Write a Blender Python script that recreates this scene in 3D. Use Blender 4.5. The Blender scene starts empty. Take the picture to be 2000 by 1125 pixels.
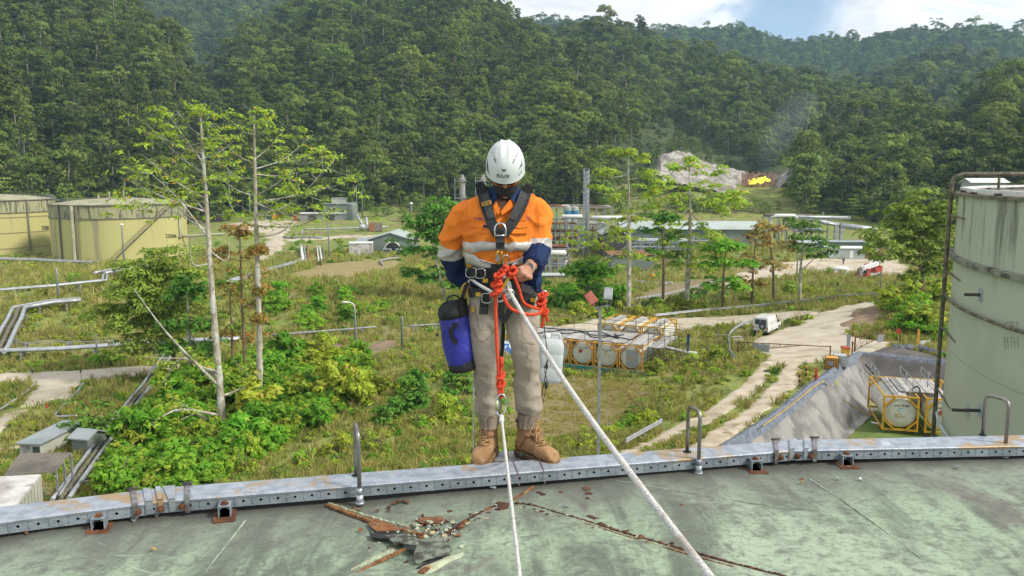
import bpy, bmesh, math, random
import numpy as np
from mathutils import Vector, Matrix, Quaternion
R = math.radians
rng = random.Random(11)
nr = np.random.default_rng(7)
sc = bpy.context.scene
COL = sc.collection
# ---------------------------------------------------------------- camera
CAMZ = 1.6
PITCH = R(8.07)
FPX = 1600.0
cam_d = bpy.data.cameras.new('camera')
cam = bpy.data.objects.new('camera', cam_d)
COL.objects.link(cam)
cam.location = (0, 0, CAMZ)
cam.rotation_euler = (R(90) - PITCH, 0, 0)
cam_d.sensor_width = 36.0
cam_d.lens = 36.0 * FPX / 2000.0
cam_d.clip_start = 0.05
cam_d.clip_end = 9000
sc.camera = cam
sc.render.resolution_x = 1024
sc.render.resolution_y = 576
# ---------------------------------------------------------------- render settings
sc.render.engine = 'CYCLES'
cy = sc.cycles
cy.max_bounces = 6
cy.diffuse_bounces = 3
cy.glossy_bounces = 3
cy.transmission_bounces = 6
cy.transparent_max_bounces = 8
cy.volume_bounces = 1
cy.use_denoising = True
try:
 cy.denoiser = 'OPENIMAGEDENOISE'
except Exception:
 pass
cy.caustics_reflective = False
cy.caustics_refractive = False
cy.sample_clamp_indirect = 6
vs = sc.view_settings
vs.view_transform = 'Standard'
vs.look = 'None'
vs.gamma = 1.0
vs.exposure = 0.55
vs.use_curve_mapping = False
# ---------------------------------------------------------------- sun and sky
SUN_DIR = Vector((0.72, -0.30, 0.66)).normalized()
sd = bpy.data.lights.new('sun', 'SUN')
sd.energy = 2.9
sd.angle = R(9)
sd.color = (1.0, 0.95, 0.86)
so = bpy.data.objects.new('sun', sd)
COL.objects.link(so)
so.location = (40, -20, 60)
so.rotation_euler = SUN_DIR.to_track_quat('Z', 'Y').to_euler()
W = bpy.data.worlds.new('World')
sc.world = W
W.use_nodes = True
class NT:
 def __init__(s, tree):
  s.t = tree
  s.t.nodes.clear()
 def n(s, kind, **kw):
  o = s.t.nodes.new(kind)
  for k, v in kw.items():
   if k.startswith('_'):
    setattr(o, k[1:], v)
  for k, v in kw.items():
   if not k.startswith('_'):
    key = int(k[1:]) if k[0] == 'i' and k[1:].isdigit() else k.replace('__', ' ')
    s.put(o.inputs[key], v)
  return o
 def put(s, sock, v):
  if isinstance(v, bpy.types.NodeSocket):
   s.t.links.new(v, sock)
  elif isinstance(v, bpy.types.Node):
   s.t.links.new(v.outputs[0], sock)
  else:
   if isinstance(v, (tuple, list)) and len(v) == 3 and sock.type == 'RGBA':
    v = (*v, 1)
   sock.default_value = v
 def math(s, op, a, b=0.0, c=0.0, clamp=False):
  o = s.n('ShaderNodeMath', _operation=op, _use_clamp=clamp)
  s.put(o.inputs[0], a)
  s.put(o.inputs[1], b)
  if op in ('MULTIPLY_ADD',):
   s.put(o.inputs[2], c)
  return o.outputs[0]
 def vmath(s, op, a, b=(0, 0, 0)):
  o = s.n('ShaderNodeVectorMath', _operation=op)
  s.put(o.inputs[0], a)
  s.put(o.inputs[1], b)
  return o
 def mix(s, f, a, b, blend='MIX'):
  o = s.n('ShaderNodeMix', _data_type='RGBA', _blend_type=blend)
  s.put(o.inputs[0], f)
  s.put(o.inputs[6], a)
  s.put(o.inputs[7], b)
  return o.outputs[2]
 def noise(s, vec, scale, detail=4, rough=.55, dist=0.0):
  o = s.n('ShaderNodeTexNoise', Scale=scale, Detail=detail, Roughness=rough, Distortion=dist)
  if vec is not None:
   s.put(o.inputs['Vector'], vec)
  return o.outputs[0]
 def step(s, v, lo, hi):
  o = s.n('ShaderNodeMapRange', i0=v, i1=lo, i2=hi, i3=0.0, i4=1.0, _clamp=True)
  o.interpolation_type = 'SMOOTHSTEP'
  return o.outputs[0]
 def scalevec(s, vec, sc3):
  return s.vmath('MULTIPLY', vec, sc3).outputs[0]
def build_sky():
 t = NT(W.node_tree)
 sky = t.n('ShaderNodeTexSky', _sky_type='NISHITA')
 sky.sun_disc = False
 sky.sun_elevation = math.asin(SUN_DIR.z)
 sky.sun_rotation = math.atan2(SUN_DIR.x, SUN_DIR.y)
 sky.altitude = 800
 sky.air_density = 1.0
 sky.dust_density = 1.5
 bg1 = t.n('ShaderNodeBackground', Color=sky.outputs[0], Strength=0.11)
 tc = t.n('ShaderNodeTexCoord')
 d = tc.outputs['Generated']
 dirn = t.vmath('NORMALIZE', d).outputs[0]
 big = t.noise(t.scalevec(dirn, (1, 1, 2.2)), 3.1, 7, .6, .6)
 gap_dir = Vector((0.322, 0.99, 0.199)).normalized()
 dist = t.vmath('DISTANCE', t.scalevec(dirn, (1, 1, .62)), (gap_dir.x, gap_dir.y, gap_dir.z * .62)).outputs['Value']
 fine = t.noise(dirn, 16, 6, .62, .8)
 edge = t.math('ADD', dist, t.math('MULTIPLY', t.math('SUBTRACT', fine, .5), .055))
 hole = t.math('SUBTRACT', 1.0, t.step(edge, .024, .085))
 cover = t.step(big, .34, .47)
 cover = t.math('MULTIPLY', cover, t.math('SUBTRACT', 1.0, t.math('MULTIPLY', hole, .93)), clamp=True)
 shade = t.noise(t.scalevec(dirn, (1, 1, 2.6)), 7, 6, .6, .5)
 ccol = t.mix(t.step(shade, .34, .62), (.66, .67, .72), (.95, .95, .95))
 bg2 = t.n('ShaderNodeBackground', Color=ccol, Strength=0.90)
 mx = t.n('ShaderNodeMixShader', i0=cover, i1=bg1, i2=bg2)
 t.n('ShaderNodeOutputWorld', Surface=mx)
build_sky()
# ---------------------------------------------------------------- picture <-> place
CP, SP = math.cos(PITCH), math.sin(PITCH)
def ray(px, py):
 dx, dy = (px - 1000.0) / FPX, (562.5 - py) / FPX
 return Vector((dx, CP + dy * SP, -SP + dy * CP))
def P(px, py, Y=None, z=None):
 d = ray(px, py)
 k = Y / d.y if Y is not None else (z - CAMZ) / d.z
 return Vector((0, 0, CAMZ)) + d * k
def proj(p):
 x, y, z = p[0], p[1], p[2] - CAMZ
 f = y * CP - z * SP
 u = y * SP + z * CP
 return 1000 + FPX * x / f, 562.5 - FPX * u / f
# ---------------------------------------------------------------- objects
def tag(o, label, cat, group=None):
 o['label'] = label
 o['category'] = cat
 if group:
  o['group'] = group
 return o
def thing(name, label, cat, loc=(0, 0, 0), rz=0.0, group=None):
 o = bpy.data.objects.new(name, None)
 o.empty_display_size = .2
 COL.objects.link(o)
 o.location = loc
 o.rotation_euler = (0, 0, rz)
 return tag(o, label, cat, group)
def link(name, me, parent=None, loc=None):
 o = bpy.data.objects.new(name, me)
 COL.objects.link(o)
 if parent is not None:
  o.parent = parent
 if loc is not None:
  o.location = loc
 return o
def copy_tree(o, parent=None):
 c = o.copy()
 COL.objects.link(c)
 if parent is not None:
  c.parent = parent
 for ch in list(o.children):
  copy_tree(ch, c)
 return c
def origin_of(o):
 v = Vector((0, 0, 0))
 while o is not None:
  v += o.location
  o = o.parent
 return v
class MB:
 def __init__(s):
  s.v, s.f, s.m, s.sm = [], [], [], []
  s.mi = 0
  s.smooth = False
 def add(s, vs, fs, smooth=None):
  b = len(s.v)
  s.v += [tuple(v) for v in vs]
  for f in fs:
   s.f.append([b + i for i in f])
   s.m.append(s.mi)
   s.sm.append(s.smooth if smooth is None else smooth)
  return s
 def box(s, c, size, rot=None):
  x, y, z = size[0] / 2, size[1] / 2, size[2] / 2
  vs = [Vector(q) for q in ((-x, -y, -z), (x, -y, -z), (x, y, -z), (-x, y, -z), (-x, -y, z), (x, -y, z), (x, y, z), (-x, y, z))]
  if rot is not None:
   M = rot if isinstance(rot, Matrix) else Matrix.Rotation(rot, 3, 'Z')
   vs = [M @ v for v in vs]
  c = Vector(c)
  return s.add([v + c for v in vs], [(0, 3, 2, 1), (4, 5, 6, 7), (0, 1, 5, 4), (1, 2, 6, 5), (2, 3, 7, 6), (3, 0, 4, 7)], False)
 def hexa(s, b, t):
  return s.add(list(b) + list(t), [(0, 3, 2, 1), (4, 5, 6, 7), (0, 1, 5, 4), (1, 2, 6, 5), (2, 3, 7, 6), (3, 0, 4, 7)], False)
 def beam(s, a, b, w, h, up=(0, 0, 1)):
  a, b = Vector(a), Vector(b)
  d = (b - a).normalized()
  u = Vector(up)
  sd = d.cross(u)
  if sd.length < 1e-4:
   sd = d.cross(Vector((1, 0, 0)))
  sd.normalize()
  u = sd.cross(d)
  q = []
  for p in (a, b):
   q.append([p + sd * (i * w / 2) + u * (j * h / 2) for i, j in ((-1, -1), (1, -1), (1, 1), (-1, 1))])
  return s.add(q[0] + q[1], [(0, 1, 2, 3), (7, 6, 5, 4), (0, 4, 5, 1), (1, 5, 6, 2), (2, 6, 7, 3), (3, 7, 4, 0)], False)
 def tube(s, pts, r, seg=8, caps=True, closed=False):
  pts = [Vector(p) for p in pts]
  n = len(pts)
  rs = r if isinstance(r, (list, tuple)) else [r] * n
  rings = []
  up = None
  for i, p in enumerate(pts):
   if closed:
    t = pts[(i + 1) % n] - pts[i - 1]
   else:
    t = (pts[min(i + 1, n - 1)] - pts[max(i - 1, 0)])
   if t.length < 1e-9:
    t = Vector((0, 0, 1))
   t.normalize()
   if up is None:
    up = Vector((0, 0, 1)) if abs(t.z) < .9 else Vector((1, 0, 0))
   sd = t.cross(up)
   if sd.length < 1e-5:
    sd = t.cross(Vector((0, 1, 0)))
   sd.normalize()
   up = sd.cross(t).normalized()
   rings.append([p + (sd * math.cos(2 * math.pi * k / seg) + up * math.sin(2 * math.pi * k / seg)) * rs[i] for k in range(seg)])
  return s.loft(rings, caps=caps and not closed, closed=closed)
 def loft(s, rings, caps=True, closed=False, mats=None, smooth=True):
  n, k = len(rings), len(rings[0])
  b = len(s.v)
  for rg in rings:
   s.v += [tuple(p) for p in rg]
  for i in range(n if closed else n - 1):
   j = (i + 1) % n
   for q in range(k):
    s.f.append([b + i * k + q, b + i * k + (q + 1) % k, b + j * k + (q + 1) % k, b + j * k + q])
    s.m.append(s.mi if mats is None else mats(i, q))
    s.sm.append(smooth)
  if caps:
   s.f.append([b + q for q in range(k)][::-1])
   s.f.append([b + (n - 1) * k + q for q in range(k)])
   s.m += [s.mi if mats is None else mats(0, 0), s.mi if mats is None else mats(n - 2, 0)]
   s.sm += [False, False]
  return s
 def cyl(s, a, b, r0, r1=None, seg=16, caps=True):
  return s.tube([a, b], [r0, r0 if r1 is None else r1], seg, caps)
 def revolve(s, c, prof, seg=32, caps=False, a0=0.0, a1=2 * math.pi):
  c = Vector(c)
  full = abs(a1 - a0 - 2 * math.pi) < 1e-6
  n = seg if full else seg + 1
  b = len(s.v)
  for r, z in prof:
   for k in range(n):
    a = a0 + (a1 - a0) * k / seg
    s.v.append((c.x + r * math.cos(a), c.y + r * math.sin(a), c.z + z))
  for i in range(len(prof) - 1):
   for k in range(seg):
    k2 = (k + 1) % n
    s.f.append([b + i * n + k, b + i * n + k2, b + (i + 1) * n + k2, b + (i + 1) * n + k])
    s.m.append(s.mi)
    s.sm.append(s.smooth)
  if caps:
   s.f.append([b + k for k in range(n)][::-1])
   s.f.append([b + (len(prof) - 1) * n + k for k in range(n)])
   s.m += [s.mi] * 2
   s.sm += [False] * 2
  return s
 def ball(s, c, r, seg=12, rings=8, rot=None):
  c = Vector(c)
  r = r if isinstance(r, (tuple, list)) else (r, r, r)
  rg = []
  for i in range(rings + 1):
   th = math.pi * (i + .02 * (i == 0) - .02 * (i == rings)) / rings
   q = []
   for k in range(seg):
    a = 2 * math.pi * k / seg
    p = Vector((math.sin(th) * math.cos(a) * r[0], math.sin(th) * math.sin(a) * r[1], -math.cos(th) * r[2]))
    if rot is not None:
     p = rot @ p
    q.append(c + p)
   rg.append(q)
  return s.loft(rg)
 def quad(s, *p):
  return s.add(p, [tuple(range(len(p)))])
 def mesh(s, name, mats, off=Vector((0, 0, 0))):
  me = bpy.data.meshes.new(name)
  if off.length:
   vs = [(v[0] - off.x, v[1] - off.y, v[2] - off.z) for v in s.v]
  else:
   vs = s.v
  me.from_pydata(vs, [], s.f)
  ms = mats if isinstance(mats, (list, tuple)) else [mats]
  for m in ms:
   me.materials.append(m)
  me.polygons.foreach_set('material_index', s.m)
  me.polygons.foreach_set('use_smooth', s.sm)
  me.update()
  return me
 def build(s, name, mats, parent=None, world=True, bevel=0):
  off = origin_of(parent) if (world and parent is not None) else Vector((0, 0, 0))
  me = s.mesh(name, mats, off)
  if bevel:
   bm = bmesh.new()
   bm.from_mesh(me)
   bmesh.ops.bevel(bm, geom=[e for e in bm.edges if e.is_manifold and e.calc_face_angle(0) > .7], offset=bevel, segments=2, affect='EDGES', profile=.6)
   bm.to_mesh(me)
   bm.free()
  return link(name, me, parent)
 def single(s, name, label, cat, mats, group=None, bevel=0):
  a = np.array(s.v)
  o = Vector(((a[:, 0].min() + a[:, 0].max()) / 2, (a[:, 1].min() + a[:, 1].max()) / 2, a[:, 2].min()))
  me = s.mesh(name, mats, o)
  return tag(link(name, me, None, o), label, cat, group)
def spline(pts, n=8):
 pts = [Vector(p) for p in pts]
 out = []
 for i in range(len(pts) - 1):
  p0, p1, p2, p3 = pts[max(i - 1, 0)], pts[i], pts[i + 1], pts[min(i + 2, len(pts) - 1)]
  for k in range(n):
   t = k / n
   out.append(.5 * ((2 * p1) + (p2 - p0) * t + (2 * p0 - 5 * p1 + 4 * p2 - p3) * t * t + (-p0 + 3 * p1 - 3 * p2 + p3) * t ** 3))
 out.append(pts[-1])
 return out
# ---------------------------------------------------------------- materials
def mat(name, c1, c2=None, scale=6.0, rough=.7, metal=0.0, bump=0.0, bscale=None, spec=.3, lo=.4, hi=.62,
  c3=None, s3=2.0, lo3=.55, hi3=.66, stretch=None, c4=None, s4=20., lo4=.62, hi4=.7, st4=None, rand=0.0, detail=5, coat=0, trans=0.0, island=0.0):
 m = bpy.data.materials.new(name)
 m.use_nodes = True
 t = NT(m.node_tree)
 tc = t.n('ShaderNodeTexCoord')
 vec = tc.outputs['Object']
 v1 = t.scalevec(vec, stretch) if stretch else vec
 col = t.n('ShaderNodeRGB').outputs[0]
 col.default_value = (*c1, 1)
 if c2 is not None:
  col = t.mix(t.step(t.noise(v1, scale, detail), lo, hi), c1, c2)
 if c3 is not None:
  col = t.mix(t.step(t.noise(v1, s3, 6, .62, .4), lo3, hi3), col, c3)
 if c4 is not None:
  v4 = t.scalevec(vec, st4) if st4 else vec
  col = t.mix(t.step(t.noise(v4, s4, 6, .65), lo4, hi4), col, c4)
 if rand:
  oi = t.n('ShaderNodeObjectInfo')
  hs = t.n('ShaderNodeHueSaturation', Color=col)
  t.put(hs.inputs['Value'], t.math('MULTIPLY_ADD', oi.outputs['Random'], 2 * rand, 1 - rand))
  col = hs.outputs[0]
 if island:
  g = t.n('ShaderNodeNewGeometry')
  hs = t.n('ShaderNodeHueSaturation', Color=col)
  t.put(hs.inputs['Value'], t.math('MULTIPLY_ADD', g.outputs['Random Per Island'], 2 * island, 1 - island))
  col = hs.outputs[0]
 b = t.n('ShaderNodeBsdfPrincipled', Base__Color=col, Roughness=rough, Metallic=metal)
 b.inputs['Specular IOR Level'].default_value = spec
 if coat:
  b.inputs['Coat Weight'].default_value = coat
 if bump:
  bp = t.n('ShaderNodeBump', Strength=min(1, bump), Distance=.02, Height=t.noise(v1, bscale or scale * 4, 5, .6))
  t.put(b.inputs['Normal'], bp.outputs[0])
 if trans:
  tr = t.n('ShaderNodeBsdfTranslucent', Color=col)
  b = t.n('ShaderNodeMixShader', i0=trans, i1=b, i2=tr)
 t.n('ShaderNodeOutputMaterial', Surface=b.outputs[0])
 return m
LEAF = 1.5
def leaf_mat(name, a, b, c=None, cshare=.12, trans=.25, vary=.35):
 a, b, c = (None if q is None else (q[0] * LEAF * .92, q[1] * LEAF * 1.06, q[2] * LEAF * .8) for q in (a, b, c))
 m = bpy.data.materials.new(name)
 m.use_nodes = True
 t = NT(m.node_tree)
 g = t.n('ShaderNodeNewGeometry')
 oi = t.n('ShaderNodeObjectInfo')
 ri = g.outputs['Random Per Island']
 f = t.math('ADD', t.math('MULTIPLY', ri, .5), t.math('MULTIPLY', oi.outputs['Random'], .5))
 col = t.mix(f, a, b)
 if c is not None:
  k = t.math('FRACT', t.math('MULTIPLY', ri, 17.31))
  col = t.mix(t.math('LESS_THAN', k, cshare), col, c)
 hs = t.n('ShaderNodeHueSaturation', Color=col)
 r2 = t.math('FRACT', t.math('MULTIPLY', oi.outputs['Random'], 7.77))
 t.put(hs.inputs['Value'], t.math('MULTIPLY_ADD', r2, 2 * vary, 1 - vary))
 r3 = t.math('FRACT', t.math('MULTIPLY', oi.outputs['Random'], 31.7))
 t.put(hs.inputs['Hue'], t.math('MULTIPLY_ADD', r3, .03, .488))
 p = t.n('ShaderNodeBsdfPrincipled', Base__Color=hs, Roughness=.6)
 p.inputs['Specular IOR Level'].default_value = .2
 tr = t.n('ShaderNodeBsdfTranslucent', Color=hs)
 mx = t.n('ShaderNodeMixShader', i0=trans, i1=p, i2=tr)
 t.n('ShaderNodeOutputMaterial', Surface=mx)
 return m
M = {}
M['galv'] = mat('galvanised steel', (.42, .45, .48), (.30, .33, .36), 14, .45, .55, .15, 60, spec=.5)
M['galv_dull'] = mat('dull grey steel', (.33, .35, .36), (.24, .25, .25), 3, .6, .25, .1)
M['pipe'] = mat('silver pipe cladding', (.46, .48, .50), (.34, .36, .37), 1.2, .42, .4, 0, spec=.5)
M['rust'] = mat('rusty steel', (.165, .07, .036), (.085, .036, .02), 18, .9, 0, .6, 60, c3=(.30, .15, .06), s3=9)
M['darksteel'] = mat('dark steel', (.06, .06, .06), (.10, .09, .08), 6, .6, .3)
M['white'] = mat('white paint', (.70, .70, .68), (.60, .60, .57), 3, .5, spec=.4)
M['black'] = mat('black rubber', (.018, .018, .018), (.03, .03, .03), 10, .7)
M['yellow'] = mat('yellow paint', (.62, .36, .03), (.50, .27, .03), 4, .5, c3=(.25, .12, .04), s3=7, lo3=.66, hi3=.72)
M['orange_frame'] = mat('orange frame paint', (.66, .34, .05), (.54, .27, .05), 2, .55, c3=(.22, .09, .03), s3=5, lo3=.64, hi3=.7)
M['red'] = mat('red paint', (.45, .05, .03), (.33, .05, .03), 3, .5)
M['bark'] = mat('pale bark', (.42, .38, .30), (.28, .25, .19), 1.8, .9, 0, .5, 8, stretch=(1, 1, .5), c3=(.55, .53, .47), s3=1.6, lo3=.5, hi3=.58, c4=(.13, .12, .09), s4=3.4, lo4=.58, hi4=.68)
M['bark_brown'] = mat('brown bark', (.20, .14, .09), (.12, .085, .055), 3, .9, 0, .4, 9)
M['concrete'] = mat('concrete', (.36, .35, .32), (.28, .27, .25), 2, .85, 0, .2, c3=(.20, .19, .17), s3=1.2)
M['wood'] = mat('weathered timber', (.28, .24, .20), (.19, .16, .13), 3, .85, 0, .3, stretch=(6, 1, 1))
# ---------------------------------------------------------------- the lie of the land
CTRL = []
def cp(px, py, Y):
 CTRL.append(tuple(P(px, py, Y)))
for q in ((1210, 735, 78), (1120, 725, 80), (1150, 780, 69), (1080, 820, 62), (1050, 770, 70), (1250, 800, 64), (1350, 860, 49), (1300, 760, 66), (1440, 720, 69), (1560, 700, 72), (1600, 745, 64),
   (1445, 863, 48), (1679, 694, 74), (1760, 705, 72), (1497, 648, 95), (1600, 590, 128), (1750, 600, 95), (1850, 570, 105), (1440, 610, 112), (1300, 640, 100), (1150, 640, 100),
   (1695, 545, 180), (1655, 503, 215), (1090, 545, 190), (1330, 560, 160), (1500, 560, 155), (1480, 490, 220), (1400, 420, 330), (1000, 440, 320), (1800, 420, 330), (1750, 480, 250),
   (230, 515, 225), (550, 430, 330), (640, 412, 350), (750, 492, 250), (250, 430, 330), (60, 500, 235),
   (150, 735, 79), (20, 735, 80), (330, 720, 82), (80, 890, 54), (0, 960, 48), (-200, 960, 48), (600, 880, 50), (430, 860, 56), (900, 900, 44), (1100, 870, 52), (500, 800, 62), (200, 800, 66), (60, 790, 68),
   (650, 720, 75), (850, 800, 58), (900, 700, 76), (1060, 760, 72), (700, 680, 88), (650, 640, 102), (1000, 640, 100), (100, 690, 90), (0, 690, 90), (100, 640, 100), (200, 620, 106), (100, 580, 118),
   (100, 540, 150), (700, 560, 135), (700, 520, 190), (1400, 386, 354), (1330, 384, 350), (1480, 380, 368), (1200, 396, 350), (300, 400, 348), (60, 400, 345), (700, 404, 352), (1000, 402, 350), (1700, 402, 340), (1900, 398, 335)):
 cp(*q)
for X, Y, Z in ((-160, 60, -18), (-170, 180, -20), (-260, 330, -16), (170, 60, -14), (180, 180, -16), (260, 330, -16), (-60, 20, -16), (60, 20, -15), (0, 18, -15),
    (0, -30, -15), (-120, -20, -16), (120, -20, -15), (-60, 45, -18.0), (60, 40, -15.0), (45, 62, -15.2), (62, 84, -14.4)):
 CTRL.append((X, Y, Z))
CTRL = np.array(CTRL)
def _tps_fit():
 p = CTRL[:, :2] / 60.0
 n = len(p)
 d2 = ((p[:, None] - p[None]) ** 2).sum(-1)
 K = .5 * d2 * np.log(d2 + 1e-12)
 K += np.eye(n) * 0.012
 A = np.zeros((n + 3, n + 3))
 A[:n, :n] = K
 A[:n, n] = 1
 A[:n, n + 1:] = p
 A[n:, :n] = A[:n, n:].T
 b = np.zeros(n + 3)
 b[:n] = CTRL[:, 2]
 return np.linalg.solve(A, b), p
TW, TPT = _tps_fit()
def vnoise(x, y, seed=0):
 xi, yi = np.floor(x).astype(np.int64), np.floor(y).astype(np.int64)
 fx, fy = x - xi, y - yi
 fx, fy = fx * fx * (3 - 2 * fx), fy * fy * (3 - 2 * fy)
 def h(a, b):
  s = np.sin((a * 127.1 + b * 311.7 + seed * 74.7) * 1.0) * 43758.5453
  return (s - np.floor(s)) * 2 - 1
 return (h(xi, yi) * (1 - fx) + h(xi + 1, yi) * fx) * (1 - fy) + (h(xi, yi + 1) * (1 - fx) + h(xi + 1, yi + 1) * fx) * fy
PIT = [P(1445, 863, z=-14.7), P(1585, 760, z=-14.95), P(1612, 744, z=-15.0), P(1679, 694, z=-15.15)]
PIT = [Vector((8.0, 39.5, 0))] + [Vector((p.x, p.y, 0)) for p in PIT] + [Vector((44, 66.0, 0)), Vector((84, 60, 0)), Vector((84, 10, 0)), Vector((22, 10, 0))]
PIT_DEPTH = 2.6
def pit_dist(x, y):
 x, y = np.asarray(x, float), np.asarray(y, float)
 d = np.full(x.shape, 1e9)
 inside = np.zeros(x.shape, bool)
 n = len(PIT)
 for i in range(n):
  a, b = PIT[i], PIT[(i + 1) % n]
  ex, ey = b.x - a.x, b.y - a.y
  t = np.clip(((x - a.x) * ex + (y - a.y) * ey) / (ex * ex + ey * ey), 0, 1)
  d = np.minimum(d, np.hypot(x - a.x - t * ex, y - a.y - t * ey))
  c = ((a.y > y) != (b.y > y))
  with np.errstate(divide='ignore', invalid='ignore'):
   xx = (b.x - a.x) * (y - a.y) / (b.y - a.y + 1e-12) + a.x
  inside ^= c & (x < xx)
 return np.where(inside, d, -d)
def H0(x, y):
 x, y = np.atleast_1d(np.asarray(x, float)), np.atleast_1d(np.asarray(y, float))
 shp = x.shape
 q = np.stack([x.ravel(), y.ravel()], -1) / 60.0
 out = np.empty(len(q))
 for s in range(0, len(q), 20000):
  qq = q[s:s + 20000]
  d2 = ((qq[:, None] - TPT[None]) ** 2).sum(-1)
  out[s:s + 20000] = (.5 * d2 * np.log(d2 + 1e-12)) @ TW[:-3] + TW[-3] + qq @ TW[-2:]
 out = np.clip(out, -30, -4).reshape(shp)
 return out
def H(x, y):
 z = H0(x, y)
 d = pit_dist(x, y)
 return z - PIT_DEPTH * np.clip(d / 2.9, 0, 1)
def gz(x, y):
 return float(H(np.array([x]), np.array([y]))[0])
def G(px, py, y0=16.0, y1=420.0):
 d = ray(px, py)
 Y = np.concatenate([np.arange(y0, 120, .25), np.arange(120, y1, 1.0)])
 k = Y / d.y
 z = CAMZ + d.z * k
 h = H(d.x * k, Y)
 i = np.argmax(z <= h)
 if z[i] > h[i]:
  i = len(Y) - 1
  return Vector((d.x * k[i], Y[i], float(h[i])))
 if i:
  a, b = z[i - 1] - h[i - 1], z[i] - h[i]
  t = a / (a - b)
  Yv = Y[i - 1] + (Y[i] - Y[i - 1]) * t
 else:
  Yv = Y[0]
 x = d.x * Yv / d.y
 return Vector((x, Yv, gz(x, Yv)))
def grid_mesh(name, X, Y, Z, mats, smooth=True, keep=None):
 n, m = X.shape
 v = np.stack([X, Y, Z], -1).reshape(-1, 3)
 i = np.arange(n * m).reshape(n, m)
 f = np.stack([i[:-1, :-1], i[:-1, 1:], i[1:, 1:], i[1:, :-1]], -1).reshape(-1, 4)
 if keep is not None:
  f = f[keep.reshape(-1)]
 me = bpy.data.meshes.new(name)
 me.vertices.add(len(v))
 me.vertices.foreach_set('co', v.ravel())
 me.loops.add(len(f) * 4)
 me.loops.foreach_set('vertex_index', f.ravel().astype(np.int32))
 me.polygons.add(len(f))
 me.polygons.foreach_set('loop_start', np.arange(0, len(f) * 4, 4, dtype=np.int32))
 me.polygons.foreach_set('use_smooth', np.full(len(f), smooth))
 me.update(calc_edges=True)
 me.validate()
 for q in (mats if isinstance(mats, (list, tuple)) else [mats]):
  me.materials.append(q)
 return me
def structure(o):
 o['kind'] = 'structure'
 return o
M['ground'] = mat('grassy ground', (.17, .225, .042), (.26, .27, .075), .35, .95, 0, .5, 9, lo=.38, hi=.62,
     c3=(.25, .20, .09), s3=.09, lo3=.5, hi3=.62, c4=(.085, .125, .028), s4=.9, lo4=.5, hi4=.62, detail=8)
def build_ground():
 az = np.radians(np.linspace(-105, 105, 430))
 r = np.concatenate([np.linspace(2, 24, 12)[:-1], np.geomspace(24, 150, 170)[:-1], np.geomspace(150, 520, 60)])
 A, RR = np.meshgrid(az, r)
 X, Y = RR * np.sin(A), RR * np.cos(A)
 Z = H(X, Y)
 Z += .10 * vnoise(X * .8, Y * .8, 3) * np.clip((RR - 30) / 20, 0, 1)
 me = grid_mesh('ground', X, Y, Z, M['ground'])
 structure(link('ground', me))
build_ground()
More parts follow.
